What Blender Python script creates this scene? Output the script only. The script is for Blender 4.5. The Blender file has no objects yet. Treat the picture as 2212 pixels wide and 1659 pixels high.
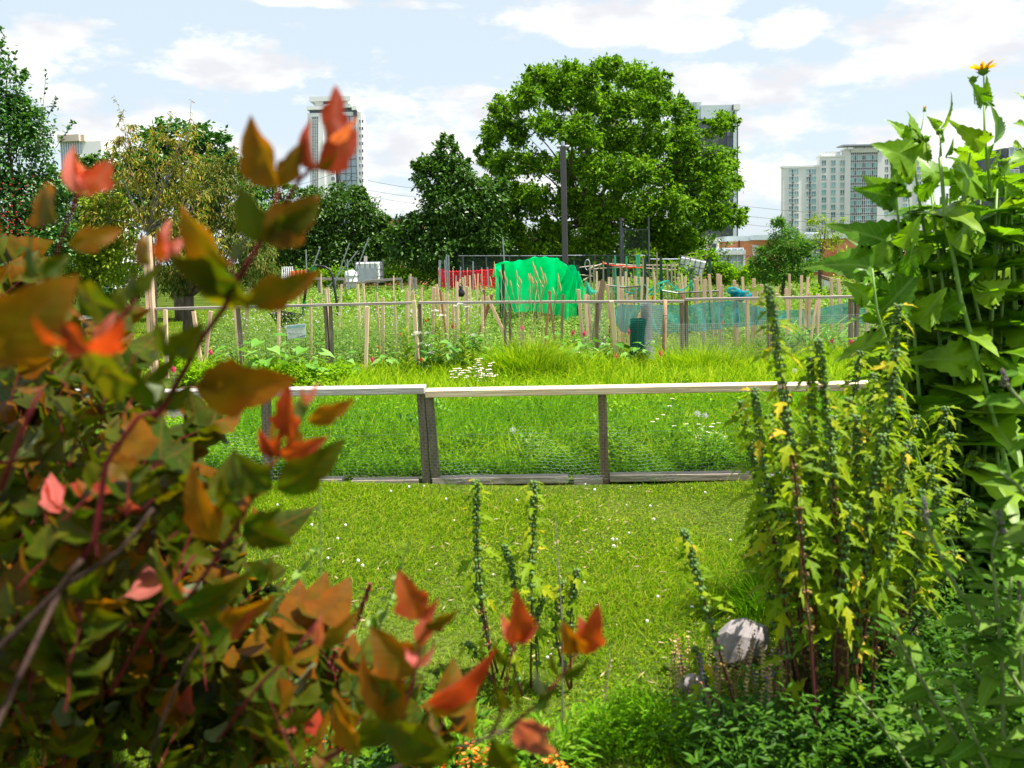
import bpy, bmesh, math, random
import numpy as np
from mathutils import Vector, Matrix, Quaternion
rng = np.random.default_rng(11)
random.seed(11)
SC = bpy.context.scene
R = math.radians
# ------------------------------------------------------------------ camera
EYE = Vector((0.0, 0.0, 1.6))
FPX, PW, PH = 1790.0, 2212.0, 1659.0        # focal length in picture units
PITCH, ROLL = 4.5, 1.15
SHIFT = (math.tan(R(PITCH)) * FPX - 276.5) / PW
cd = bpy.data.cameras.new('camera'); cam = bpy.data.objects.new('camera', cd)
SC.collection.objects.link(cam); SC.camera = cam
CM = Matrix.Rotation(R(90 - PITCH), 3, 'X') @ Matrix.Rotation(R(-ROLL), 3, 'Z')
cam.matrix_world = Matrix.Translation(EYE) @ CM.to_4x4()
cd.sensor_fit = 'HORIZONTAL'; cd.sensor_width = 36; cd.lens = 36 * FPX / PW
cd.shift_y = SHIFT; cd.clip_start = .05; cd.clip_end = 6000
cd.dof.use_dof = True; cd.dof.focus_distance = 11.0; cd.dof.aperture_fstop = cd.lens / 7.6
# ------------------------------------------------------------------ light
SUN = Vector((.40, -.06, 1.0)).normalized()
SC.view_settings.view_transform = 'Standard'; SC.view_settings.look = 'None'
SC.view_settings.gamma = 1; SC.view_settings.use_curve_mapping = False
SC.view_settings.exposure = 1.32
sl = bpy.data.lights.new('sun', 'SUN'); sl.energy = 4.4; sl.angle = R(.5); sl.color = (1, .955, .87)
so = bpy.data.objects.new('sun', sl); so.rotation_euler = SUN.to_track_quat('Z', 'Y').to_euler()
SC.collection.objects.link(so)

def ray(u, v):
    d = CM @ Vector(((u - PW / 2) / FPX, (PH / 2 - v) / FPX + SHIFT * PW / FPX, -1)); return d
def P(u, v, Y):                               # the point of the place seen at (u, v), Y metres ahead
    d = ray(u, v); return EYE + d * (Y / d.y)
def G(u, v, z=0.0):
    d = ray(u, v); return EYE + d * ((z - EYE.z) / d.z)

w = bpy.data.worlds.new('World'); SC.world = w; w.use_nodes = True
nt = w.node_tree; nt.nodes.clear()
def N(t, typ, **kw):
    n = t.nodes.new(typ)
    for k, v in kw.items():
        if k.startswith('i_'):
            n.inputs[int(k[2:]) if k[2:].isdigit() else k[2:].replace('_', ' ')].default_value = v
        else: setattr(n, k, v)
    return n
def L(t, a, b, ai=0, bi=0): t.links.new(a.outputs[ai], b.inputs[bi])
def MA(t, op, a, b=None, c=None, clamp=False):
    n = t.nodes.new('ShaderNodeMath'); n.operation = op; n.use_clamp = clamp
    for i, x in enumerate((a, b, c)):
        if x is None: continue
        if hasattr(x, 'outputs'): t.links.new(x.outputs[0], n.inputs[i])
        else: n.inputs[i].default_value = x
    return n
sky = N(nt, 'ShaderNodeTexSky', sky_type='NISHITA', sun_disc=False)
sky.sun_elevation = math.asin(SUN.z); sky.sun_rotation = math.atan2(SUN.x, SUN.y)
sky.air_density = .8; sky.dust_density = 1.6; sky.ozone_density = 1.0
tc = N(nt, 'ShaderNodeTexCoord')
sx = N(nt, 'ShaderNodeSeparateXYZ'); L(nt, tc, sx)
nz = N(nt, 'ShaderNodeTexNoise', i_Scale=11.0, i_Detail=9.0, i_Roughness=.62)
mp = N(nt, 'ShaderNodeMapping'); mp.inputs['Scale'].default_value = (1, 1, 2.4)
L(nt, tc, mp); nt.links.new(mp.outputs[0], nz.inputs['Vector'])
az = MA(nt, 'ARCTAN2', None, None)
nt.links.new(sx.outputs[0], az.inputs[0]); nt.links.new(sx.outputs[1], az.inputs[1])
el = MA(nt, 'ARCSINE', None); nt.links.new(sx.outputs[2], el.inputs[0])
# clouds stand in the sky at their own bearing and height
CL = [(150, 100, 130, 55), (60, 130, 90, 60), (165, 215, 95, 45), (525, 135, 150, 50), (340, 250, 110, 50), (250, 270, 160, 60),
      (1000, 235, 130, 45), (880, 330, 170, 60), (1330, 35, 240, 55), (1480, 70, 150, 30), (1700, 60, 80, 40),
      (1560, 205, 170, 60), (1640, 290, 150, 60), (1960, 90, 180, 75), (1790, 150, 190, 30), (2130, 60, 120, 70),
      (1700, 380, 120, 70), (2190, 220, 70, 50), (2080, 300, 120, 70), (1880, 340, 120, 60), (480, 340, 130, 70), (700, 5, 260, 12), (1060, 420, 260, 60)]
acc = None
for (u, v, ru, rv) in CL:
    d = ray(u, v).normalized(); a0 = math.atan2(d.x, d.y); e0 = math.asin(d.z)
    f = math.sqrt(1 + ((u - 1106) / FPX) ** 2)
    A = MA(nt, 'MULTIPLY', MA(nt, 'SUBTRACT', az, a0), FPX * f / ru / 1.1)
    B = MA(nt, 'MULTIPLY', MA(nt, 'SUBTRACT', el, e0), FPX / rv / 1.1)
    q = MA(nt, 'ADD', MA(nt, 'MULTIPLY', A, A), MA(nt, 'MULTIPLY', B, B))
    m = MA(nt, 'SUBTRACT', 1.0, q)
    acc = m if acc is None else MA(nt, 'MAXIMUM', acc, m)
acc = MA(nt, 'MAXIMUM', acc, -1.2)
# loose cloud over the rest of the sky
n2 = N(nt, 'ShaderNodeTexNoise', i_Scale=2.2, i_Detail=4.0, i_Roughness=.5); nt.links.new(mp.outputs[0], n2.inputs['Vector'])
oth = MA(nt, 'MULTIPLY', MA(nt, 'SUBTRACT', n2, .56), 6.0)
front = MA(nt, 'GREATER_THAN', None, .55); nt.links.new(sx.outputs[1], front.inputs[0])
oth = MA(nt, 'SUBTRACT', oth, MA(nt, 'MULTIPLY', front, 3.0))
low = MA(nt, 'MULTIPLY', MA(nt, 'SUBTRACT', .17, el), 5.0)
tot = MA(nt, 'ADD', MA(nt, 'MAXIMUM', MA(nt, 'MAXIMUM', acc, oth), MA(nt, 'SUBTRACT', low, .25)), MA(nt, 'MULTIPLY', MA(nt, 'SUBTRACT', nz, .5), 5.2))
mr = N(nt, 'ShaderNodeMapRange', interpolation_type='SMOOTHSTEP'); mr.inputs[1].default_value = -.1; mr.inputs[2].default_value = 1.0
L(nt, tot, mr)
n3 = N(nt, 'ShaderNodeTexNoise', i_Scale=9.0, i_Detail=4.0); nt.links.new(mp.outputs[0], n3.inputs['Vector'])
cr = N(nt, 'ShaderNodeValToRGB'); cr.color_ramp.elements[0].position = .38; cr.color_ramp.elements[1].position = .56
CLOUDV = 5.0
cr.color_ramp.elements[0].color = (.74, .75, .79, 1); cr.color_ramp.elements[1].color = (1, .99, .98, 1)
L(nt, n3, cr)
cv = N(nt, 'ShaderNodeVectorMath', operation='SCALE'); cv.inputs['Scale'].default_value = CLOUDV; L(nt, cr, cv)
# thin bright veil over the blue
veil = N(nt, 'ShaderNodeMix', data_type='RGBA'); veil.inputs[0].default_value = .84
nt.links.new(sky.outputs[0], veil.inputs[6]); veil.inputs[7].default_value = (3.35, 3.85, 4.15, 1)
mx = N(nt, 'ShaderNodeMix', data_type='RGBA')
nt.links.new(mr.outputs[0], mx.inputs[0]); nt.links.new(veil.outputs[2], mx.inputs[6]); nt.links.new(cv.outputs[0], mx.inputs[7])
bg = N(nt, 'ShaderNodeBackground'); bg.inputs[1].default_value = .095
nt.links.new(mx.outputs[2], bg.inputs[0])
wo = N(nt, 'ShaderNodeOutputWorld'); L(nt, bg, wo)

# ------------------------------------------------------------------ materials
MATS = {}
def newmat(name):
    m = bpy.data.materials.new(name); m.use_nodes = True; m.node_tree.nodes.clear(); return m, m.node_tree
def c4(c): return (c[0], c[1], c[2], 1)
def ramp(t, cols, pos=None):
    r = N(t, 'ShaderNodeValToRGB'); e = r.color_ramp.elements
    while len(e) < len(cols): e.new(.5)
    for i, c in enumerate(cols):
        e[i].position = pos[i] if pos else i / max(1, len(cols) - 1); e[i].color = c4(c)
    return r
def foliage(name, cols, trans=.35, rough=.55, vein=None, tint=(1.2, 1.3, .45), spec=.13, blotch=0):
    m, t = newmat(name)
    g = N(t, 'ShaderNodeNewGeometry'); r = ramp(t, cols); t.links.new(g.outputs['Random Per Island'], r.inputs[0])
    col = r.outputs[0]
    if blotch:
        o = N(t, 'ShaderNodeTexCoord'); n = N(t, 'ShaderNodeTexNoise', i_Scale=float(blotch), i_Detail=3.0)
        t.links.new(o.outputs['Object'], n.inputs['Vector'])
        rr = ramp(t, [(.62, .66, .6), (1.25, 1.2, 1.25)], [.35, .65]); L(t, n, rr)
        mm = N(t, 'ShaderNodeMix', data_type='RGBA', blend_type='MULTIPLY'); mm.inputs[0].default_value = 1
        t.links.new(col, mm.inputs[6]); L(t, rr, mm, 0, 7); col = mm.outputs[2]
    bump = None
    if vein:
        uv = N(t, 'ShaderNodeUVMap'); s = N(t, 'ShaderNodeSeparateXYZ'); L(t, uv, s)
        ay = MA(t, 'ABSOLUTE', None); t.links.new(s.outputs[1], ay.inputs[0])
        mid = MA(t, 'LESS_THAN', ay, .018)
        k = MA(t, 'SUBTRACT', None, MA(t, 'MULTIPLY', ay, 1.1)); t.links.new(s.outputs[0], k.inputs[0])
        fr = MA(t, 'ABSOLUTE', MA(t, 'SUBTRACT', MA(t, 'FRACT', MA(t, 'MULTIPLY', k, 6.5)), .5))
        side = MA(t, 'MULTIPLY', MA(t, 'LESS_THAN', fr, .06), .55)
        vv = MA(t, 'MAXIMUM', mid, side)
        mm = N(t, 'ShaderNodeMix', data_type='RGBA'); t.links.new(MA(t, 'MULTIPLY', vv, .45).outputs[0], mm.inputs[0])
        t.links.new(col, mm.inputs[6]); mm.inputs[7].default_value = c4(vein); col = mm.outputs[2]
        bump = N(t, 'ShaderNodeBump', i_Strength=.2, i_Distance=.003); t.links.new(fr.outputs[0], bump.inputs['Height'])
    p = N(t, 'ShaderNodeBsdfPrincipled'); t.links.new(col, p.inputs['Base Color'])
    p.inputs['Roughness'].default_value = rough; p.inputs['Specular IOR Level'].default_value = spec
    if bump: t.links.new(bump.outputs[0], p.inputs['Normal'])
    tm = N(t, 'ShaderNodeMix', data_type='RGBA', blend_type='MULTIPLY'); tm.inputs[0].default_value = 1
    t.links.new(col, tm.inputs[6]); tm.inputs[7].default_value = c4(tint)
    tr = N(t, 'ShaderNodeBsdfTranslucent'); t.links.new(tm.outputs[2], tr.inputs[0])
    ms = N(t, 'ShaderNodeMixShader'); ms.inputs[0].default_value = trans
    L(t, p, ms, 0, 1); L(t, tr, ms, 0, 2)
    o = N(t, 'ShaderNodeOutputMaterial'); L(t, ms, o); MATS[name] = m; return m
def solid(name, c1, c2=None, rough=.6, scale=8, metal=0, bump=.0, stretch=(1, 1, 1), spec=.4, island=False, detail=5.0, mid=(.35, .65)):
    m, t = newmat(name); c2 = c2 or tuple(x * .75 for x in c1)
    o = N(t, 'ShaderNodeTexCoord'); mp = N(t, 'ShaderNodeMapping'); mp.inputs['Scale'].default_value = stretch
    t.links.new(o.outputs['Object'], mp.inputs[0])
    n = N(t, 'ShaderNodeTexNoise', i_Scale=float(scale), i_Detail=detail, i_Roughness=.6); L(t, mp, n)
    r = ramp(t, [c2, c1], list(mid)); L(t, n, r); col = r.outputs[0]
    if island:
        g = N(t, 'ShaderNodeObjectInfo' if island == 'obj' else 'ShaderNodeNewGeometry'); rr = ramp(t, [(.35, .35, .4), (1.5, 1.4, 1.35)] if island == 'obj' else [(.8, .8, .8), (1.15, 1.12, 1.1)]); t.links.new(g.outputs['Random' if island == 'obj' else 'Random Per Island'], rr.inputs[0])
        mm = N(t, 'ShaderNodeMix', data_type='RGBA', blend_type='MULTIPLY'); mm.inputs[0].default_value = 1
        t.links.new(col, mm.inputs[6]); L(t, rr, mm, 0, 7); col = mm.outputs[2]
    p = N(t, 'ShaderNodeBsdfPrincipled'); t.links.new(col, p.inputs['Base Color'])
    p.inputs['Roughness'].default_value = rough; p.inputs['Metallic'].default_value = metal; p.inputs['Specular IOR Level'].default_value = spec
    if bump:
        b = N(t, 'ShaderNodeBump', i_Strength=bump, i_Distance=.01); t.links.new(n.outputs[0], b.inputs['Height']); t.links.new(b.outputs[0], p.inputs['Normal'])
    out = N(t, 'ShaderNodeOutputMaterial'); L(t, p, out); MATS[name] = m; return m
def netmat(name, col, alpha, trans=.5):
    m, t = newmat(name)
    o = N(t, 'ShaderNodeTexCoord'); n = N(t, 'ShaderNodeTexNoise', i_Scale=5.0, i_Detail=6.0); t.links.new(o.outputs['Object'], n.inputs['Vector'])
    r = ramp(t, [tuple(x * .8 for x in col), col], [.35, .65]); L(t, n, r)
    d = N(t, 'ShaderNodeBsdfDiffuse'); L(t, r, d); tr = N(t, 'ShaderNodeBsdfTranslucent'); L(t, r, tr)
    a = N(t, 'ShaderNodeMixShader'); a.inputs[0].default_value = trans; L(t, d, a, 0, 1); L(t, tr, a, 0, 2)
    x = N(t, 'ShaderNodeBsdfTransparent'); b = N(t, 'ShaderNodeMixShader'); b.inputs[0].default_value = alpha
    L(t, x, b, 0, 1); L(t, a, b, 0, 2); out = N(t, 'ShaderNodeOutputMaterial'); L(t, b, out); MATS[name] = m; return m

LAWN = foliage('lawn blade', [(.055, .145, .003), (.105, .225, .004), (.17, .30, .005), (.25, .35, .008), (.36, .34, .05)], .38, .9, spec=0.0)
TALL = foliage('tall grass blade', [(.07, .18, .004), (.15, .29, .005), (.27, .40, .008), (.42, .50, .03)], .42, .8, spec=.02)
TALLD = foliage('deep grass blade', [(.06, .18, .005), (.12, .28, .006), (.20, .38, .010)], .4, .8, spec=.02)
WEED = foliage('weed leaf', [(.05, .15, .007), (.11, .26, .010), (.19, .36, .014), (.28, .43, .02)], .36, .7, spec=.05)
WEEDF = foliage('far weed leaf', [(.07, .16, .02), (.13, .27, .03), (.22, .36, .05), (.36, .44, .12)], .33, .55)
BRIGHT = foliage('bright leaf', [(.13, .30, .004), (.22, .40, .005), (.30, .46, .010)], .38, .7, spec=.05)
BROAD = foliage('broad green leaf', [(.07, .21, .02), (.13, .30, .04), (.24, .42, .10)], .3, .42)
SOIL = solid('soil', (.16, .085, .05), (.07, .035, .02), .95, 18, bump=.8)
TREE_A = foliage('big tree leaf', [(.038, .11, .004), (.08, .19, .005), (.15, .30, .007), (.25, .40, .010)], .4, .5, spec=.15)
TREE_D = foliage('dark tree leaf', [(.03, .085, .010), (.06, .14, .012), (.10, .21, .02)], .3, .45, spec=.45)
TREE_V = foliage('vine leaf', [(.03, .085, .012), (.06, .15, .014), (.10, .22, .02)], .3, .4, spec=.5)
CHERRY = foliage('cherry leaf', [(.02, .09, .018), (.05, .16, .02), (.11, .25, .03)], .3, .4, spec=.5)
OCHRE = foliage('ochre peach leaf', [(.14, .22, .02), (.28, .29, .03), (.44, .36, .06), (.34, .20, .05), (.12, .20, .025), (.36, .34, .05)], .3, .45)
OLIVE = foliage('olive peach leaf', [(.06, .13, .02), (.11, .19, .03), (.22, .24, .05), (.34, .24, .07)], .3, .45)
LIME = foliage('lime leaf', [(.15, .26, .015), (.26, .37, .025), (.40, .46, .05)], .4, .5)
FEATHER = foliage('feather leaf', [(.06, .17, .03), (.11, .26, .04), (.20, .36, .05)], .35, .45)
BARK = solid('bark', (.16, .12, .09), (.06, .045, .035), .9, 14, bump=.8, stretch=(1, 1, .25))
BARKG = solid('grey bark', (.34, .29, .25), (.18, .15, .13), .85, 18, bump=.5, stretch=(1, 1, .3))
WOODH = solid('weathered rail wood', (.52, .49, .46), (.33, .30, .28), .8, 10, bump=.5, stretch=(.35, 9, 9))
WOODN = solid('new rail wood', (.74, .60, .42), (.58, .42, .26), .7, 7, bump=.3, stretch=(.3, 9, 9), mid=(.3, .6))
WOODF = solid('grey fence wood', (.40, .35, .31), (.24, .20, .18), .8, 10, bump=.4, stretch=(.35, 9, 9))
WOODP = solid('brown post wood', (.32, .20, .13), (.15, .095, .065), .8, 9, bump=.4, stretch=(9, 9, .5))
WOODPG = solid('grey post wood', (.27, .20, .15), (.13, .10, .08), .85, 9, bump=.5, stretch=(9, 9, .5))
WOODS = solid('stake wood', (.78, .55, .38), (.60, .38, .24), .7, 9, bump=.2, stretch=(9, 9, .6))
WOODL = solid('pale stake wood', (.88, .66, .44), (.76, .52, .33), .7, 9, bump=.2, stretch=(9, 9, .6))
WOODR = solid('red brown stake wood', (.42, .20, .11), (.26, .11, .06), .75, 9, bump=.2, stretch=(9, 9, .6))
WIRE = solid('galvanised wire', (.42, .55, .54), (.32, .44, .44), .5, 30, metal=.3)
WIREG = solid('grey mesh wire', (.44, .46, .48), (.34, .36, .38), .5, 30, metal=.3)
WIREGR = solid('green coated wire', (.01, .16, .13), (.005, .10, .08), .4, 30)
WIRED = solid('dark wire', (.03, .035, .04), (.015, .018, .02), .5, 30)
PIPEB = solid('black pipe', (.02, .02, .023), (.012, .012, .014), .35, 20)
TPOST = solid('green steel stake', (.015, .07, .045), (.01, .04, .03), .5, 20)
CANEG = solid('green cane', (.05, .42, .24), (.03, .30, .17), .45, 20)
CANE = solid('cane', (.42, .36, .27), (.28, .22, .16), .7, 20)
WHITEP = solid('white plastic', (.80, .81, .82), (.66, .68, .70), .35, 4)
GREYB = solid('grey plastic', (.42, .46, .50), (.32, .36, .40), .4, 5)
CAGE = solid('grey cage tube', (.13, .15, .17), (.08, .09, .11), .4, 20, metal=.5)
CAGEB = solid('dark cage tube', (.05, .05, .055), (.03, .03, .035), .4, 20, metal=.4)
STEEL = solid('lamp steel', (.085, .08, .085), (.07, .065, .07), .45, 4, metal=.2)
STEELL = solid('pale steel', (.42, .45, .5), (.32, .35, .4), .4, 8, metal=.5)
GREENNET = netmat('green cover cloth', (.0, .85, .30), .88, .5)
TEALNET = netmat('teal shade cloth', (.03, .40, .48), .66, .45)
MINTNET = netmat('mint net', (.10, .62, .48), .9, .4)
BLACKNET = netmat('black insect net', (.05, .06, .07), .42, .2)
REDNET = solid('red plastic mesh', (.95, .03, .06), (.85, .02, .05), .5, 20)
ORNET = netmat('orange barrier mesh', (.95, .12, .01), .9, .4)
PINK = netmat('pink flag film', (1.0, .07, .22), 1.0, .4)
REDFLAG = netmat('red flag film', (.9, .09, .05), 1.0, .4)
TIMB = solid('weathered base timber', (.44, .37, .32), (.24, .19, .16), .85, 9, bump=.6, stretch=(.5, 6, 6))

# ------------------------------------------------------------------ mesh collector
class Geo:
    def __init__(s): s.v = []; s.l = []; s.t = []; s.uv = []; s.n = 0; s.m = []
    def add(s, v, f, uv=None, mi=0):
        v = np.asarray(v, dtype=np.float64).reshape(-1, 3); f = np.asarray(f, dtype=np.int64)
        s.v.append(v); s.l.append((f + s.n).ravel()); s.t.append(np.full(len(f), f.shape[1])); s.m.append(np.full(len(f), mi))
        s.uv.append(np.zeros((len(v), 2)) if uv is None else uv); s.n += len(v); return s
    def build(s, name, mat, parent=None, smooth=False, at=None):
        v = np.concatenate(s.v); l = np.concatenate(s.l).astype(np.int32); t = np.concatenate(s.t).astype(np.int32)
        if parent is not None and at is None: v = v - np.array(parent.location)
        if at is not None: v = v - np.array(at)
        me = bpy.data.meshes.new(name)
        me.vertices.add(len(v)); me.vertices.foreach_set('co', v.astype(np.float32).ravel())
        me.loops.add(len(l)); me.loops.foreach_set('vertex_index', l)
        me.polygons.add(len(t)); st = np.zeros(len(t), np.int32); st[1:] = np.cumsum(t)[:-1]
        me.polygons.foreach_set('loop_start', st)
        me.polygons.foreach_set('material_index', np.concatenate(s.m).astype(np.int32))
        uv = np.concatenate(s.uv)
        if np.any(uv):
            ul = me.uv_layers.new(name='UVMap'); ul.data.foreach_set('uv', uv[l].astype(np.float32).ravel())
        for m in (mat if isinstance(mat, (list, tuple)) else [mat]): me.materials.append(m)
        me.polygons.foreach_set('use_smooth', np.full(len(t), bool(smooth)))
        me.update(); me.validate()
        o = bpy.data.objects.new(name, me); SC.collection.objects.link(o)
        if parent is not None: o.parent = parent
        if at is not None: o.location = at
        return o
    def beam(s, a, b, wd, ht, up=(0, 0, 1), bev=.08, mi=0):     # bevelled beam from a to b
        a = Vector(a); b = Vector(b); d = (b - a).normalized(); up = Vector(up)
        if abs(d.dot(up)) > .95: up = Vector((0, 1, 0)) if abs(d.y) < .95 else Vector((1, 0, 0))
        x = d.cross(up).normalized(); z = x.cross(d).normalized()
        c = min(wd, ht) * bev; W, H = wd / 2, ht / 2
        pr = [(-W + c, -H), (W - c, -H), (W, -H + c), (W, H - c), (W - c, H), (-W + c, H), (-W, H - c), (-W, -H + c)]
        v = [p + x * q + z * r for p in (a, b) for (q, r) in pr]
        s.add([tuple(q) for q in v], [[i, (i + 1) % 8, (i + 1) % 8 + 8, i + 8] for i in range(8)], mi=mi)
        s.v.append(np.zeros((0, 3))); s.uv.append(np.zeros((0, 2)))
        base = s.n - 16
        s.l.append(np.array([base + i for i in range(7, -1, -1)] + [base + 8 + i for i in range(8)])); s.t.append(np.array([8, 8])); s.m.append(np.array([mi, mi]))
        return s
    def box(s, lo, hi, mi=0):
        x0, y0, z0 = lo; x1, y1, z1 = hi
        v = [(x0, y0, z0), (x1, y0, z0), (x1, y1, z0), (x0, y1, z0), (x0, y0, z1), (x1, y0, z1), (x1, y1, z1), (x0, y1, z1)]
        return s.add(v, [[0, 3, 2, 1], [4, 5, 6, 7], [0, 1, 5, 4], [1, 2, 6, 5], [2, 3, 7, 6], [3, 0, 4, 7]], mi=mi)
    def tube(s, pts, rad, k=6, mi=0, cap=True):
        pts = [Vector(p) for p in pts]; n = len(pts)
        if not hasattr(rad, '__len__'): rad = [rad] * n
        up = Vector((.13, .21, .97)); vs = []
        for i, p in enumerate(pts):
            d = (pts[min(i + 1, n - 1)] - pts[max(i - 1, 0)])
            if d.length < 1e-9: d = Vector((0, 0, 1))
            d.normalize()
            if i == 0:
                x = d.cross(up if abs(d.dot(up)) < .93 else Vector((1, 0, 0))).normalized()
            else:
                x = (x - d * x.dot(d)).normalized()
            y = d.cross(x)
            for j in range(k):
                a = 2 * math.pi * j / k; vs.append(tuple(p + (x * math.cos(a) + y * math.sin(a)) * rad[i]))
        f = [[i * k + j, i * k + (j + 1) % k, (i + 1) * k + (j + 1) % k, (i + 1) * k + j] for i in range(n - 1) for j in range(k)]
        s.add(vs, f, mi=mi)
        if cap:
            b = s.n - n * k; s.l.append(np.array([b + j for j in range(k - 1, -1, -1)] + [s.n - k + j for j in range(k)])); s.t.append(np.array([k, k])); s.m.append(np.array([mi, mi]))
        return s
    def segs(s, A, B, r):                                        # many thin 3-sided rods
        A = np.asarray(A, float); B = np.asarray(B, float); d = B - A; d /= np.linalg.norm(d, axis=1)[:, None] + 1e-12
        up = np.tile([.1, .3, .9], (len(A), 1)); up[np.abs((d * up).sum(1)) > .9] = [1, 0, .1]
        x = np.cross(d, up); x /= np.linalg.norm(x, axis=1)[:, None]; y = np.cross(d, x)
        V = np.zeros((len(A), 6, 3))
        for j in range(3):
            a = 2 * math.pi * j / 3; o = (x * math.cos(a) + y * math.sin(a)) * r
            V[:, j] = A + o; V[:, 3 + j] = B + o
        f = np.array([[0, 1, 4, 3], [1, 2, 5, 4], [2, 0, 3, 5]])
        F = (f[None] + (np.arange(len(A)) * 6)[:, None, None]).reshape(-1, 4)
        return s.add(V.reshape(-1, 3), F)
    def inst(s, tm, pos, d, nrm, sc, mi=0):                      # copies of a template: d = length axis, nrm = face normal
        tv, tf = tm[0], tm[1]; pos = np.asarray(pos, float); d = np.asarray(d, float); nrm = np.asarray(nrm, float)
        d = d / (np.linalg.norm(d, axis=1)[:, None] + 1e-9)
        y = np.cross(nrm, d); y /= np.linalg.norm(y, axis=1)[:, None] + 1e-9; z = np.cross(d, y)
        sc = np.asarray(sc, float); sc = sc[:, None] * np.ones(3) if sc.ndim == 1 else sc
        V = pos[:, None] + (d[:, None] * tv[None, :, 0:1] * sc[:, None, 0:1] + y[:, None] * tv[None, :, 1:2] * sc[:, None, 1:2] + z[:, None] * tv[None, :, 2:3] * sc[:, None, 2:3])
        k = len(tv); off = np.arange(len(pos)) * k; uv = np.tile(tv[:, :2] + [1e-4, 0], (len(pos), 1)) if len(tm) > 2 else None
        for fi, F in enumerate(tf):
            F = np.asarray(F); FF = (F[None] + off[:, None, None]).reshape(-1, F.shape[1])
            if fi == 0: s.add(V.reshape(-1, 3), FF, uv, mi); base = s.n - len(V) * k
            else: s.l.append((FF + base).ravel()); s.t.append(np.full(len(FF), F.shape[1])); s.m.append(np.full(len(FF), mi))
        return s
    def blades(s, p, h, wd, lean, az, seg=2):
        p = np.asarray(p, float); n = len(p); h = np.broadcast_to(h, n); wd = np.broadcast_to(wd, n); lean = np.broadcast_to(lean, n)
        dx = np.stack([np.cos(az), np.sin(az), np.zeros(n)], 1); sd = np.stack([-np.sin(az + .6), np.cos(az + .6), np.zeros(n)], 1)
        V = np.zeros((n, seg + 1, 2, 3))
        for i in range(seg + 1):
            t = i / seg; c = p + dx * (lean * h * t ** 1.8)[:, None] + np.array([0, 0, 1]) * (h * (t - .38 * np.minimum(lean, 1.5) * t ** 2.4))[:, None]
            ww = wd * (1 - t ** 1.6 * .93) / 2
            V[:, i, 0] = c - sd * ww[:, None]; V[:, i, 1] = c + sd * ww[:, None]
        f = np.array([[2 * i, 2 * i + 1, 2 * i + 3, 2 * i + 2] for i in range(seg)])
        F = (f[None] + (np.arange(n) * (2 * seg + 2))[:, None, None]).reshape(-1, 4)
        return s.add(V.reshape(-1, 3), F)

def tag(o, label=None, cat=None, group=None, kind=None):
    if label: o['label'] = label
    if cat: o['category'] = cat
    if group: o['group'] = group
    if kind: o['kind'] = kind
    return o
def thing(name, label, cat, loc=(0, 0, 0), group=None):
    o = bpy.data.objects.new(name, None); SC.collection.objects.link(o); o.location = loc; o.empty_display_size = .1
    return tag(o, label, cat, group)
def copy_tree(o, parent=None):
    c = o.copy(); SC.collection.objects.link(c); c.parent = parent
    for ch in list(o.children): copy_tree(ch, c)
    return c
def unit(a): return a / (np.linalg.norm(a, axis=-1)[..., None] + 1e-9)
def rnd(n): return unit(rng.normal(size=(n, 3)))
# leaf templates
RHOMB = (np.array([[0, 0, 0], [.45, -.28, .07], [1, 0, -.08], [.45, .28, .07]]), [[[0, 1, 2, 3]]])
LANCE = (np.array([[0, 0, 0], [.35, -.13, .04], [.75, -.09, -.06], [1, 0, -.2], [.75, .09, -.06], [.35, .13, .04]]), [[[0, 1, 2, 3], [0, 3, 4, 5]]])
OVAL = (np.array([[0, 0, 0], [.25, -.26, .06], [.65, -.25, .02], [1, 0, -.12], [.65, .25, .02], [.25, .26, .06], [.5, 0, -.02]]), [[[0, 1, 2, 6], [6, 2, 3, 4], [0, 6, 4, 5]]])
def shaped(half, fold=.25, droop=.25, twist=0, cen=.42):
    """leaf with a margin: half = (x, y) points of one side from base to tip; rings so that it bends"""
    out = [(x, y) for x, y in half] + [(1, 0)] + [(x, -y) for x, y in reversed(half)]
    out = [(0, 0)] + out; m = len(out); vs = [(cen, 0)]
    for r in (.45, .8, 1):
        for (x, y) in out: vs.append((cen + (x - cen) * r, y * r))
    V = np.array([(x, y, fold * abs(y) - droop * x * x + .06 * math.sin(9 * x + 5 * abs(y)) * abs(y) * 2 + twist * x * y) for x, y in vs])
    tri = [[0, 1 + j, 1 + (j + 1) % m] for j in range(m)]
    qd = [[1 + r * m + j, 1 + (r + 1) * m + j, 1 + (r + 1) * m + (j + 1) % m, 1 + r * m + (j + 1) % m] for r in (0, 1) for j in range(m)]
    return (V, [tri, qd], True)
# ------------------------------------------------------------------ ground
def sstep(a, b, x): t = np.clip((x - a) / (b - a), 0, 1); return t * t * (3 - 2 * t)
def gz(x, y):
    x = np.asarray(x, float); y = np.asarray(y, float)
    return -4.2 * sstep(50, 66, y) + .03 * np.sin(x * 1.3 + y * .7) * np.cos(y * 1.1) * (y < 50)
def sheet(name, xs, ys, mat, dz=0.0, kind='structure', jag=None):
    X, Y = np.meshgrid(xs, ys); Z = gz(X, Y) + dz; g = Geo(); nx = len(xs)
    f = [[j * nx + i, j * nx + i + 1, (j + 1) * nx + i + 1, (j + 1) * nx + i] for j in range(len(ys) - 1) for i in range(nx - 1)]
    g.add(np.stack([X, Y, Z], -1), f); o = g.build(name, mat, smooth=True); o['kind'] = kind; return o
m, t = newmat('ground'); MATS['ground'] = m
o = N(t, 'ShaderNodeTexCoord'); n1 = N(t, 'ShaderNodeTexNoise', i_Scale=1.1, i_Detail=6.0); t.links.new(o.outputs['Object'], n1.inputs['Vector'])
n2_ = N(t, 'ShaderNodeTexNoise', i_Scale=45.0, i_Detail=4.0); t.links.new(o.outputs['Object'], n2_.inputs['Vector'])
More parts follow.
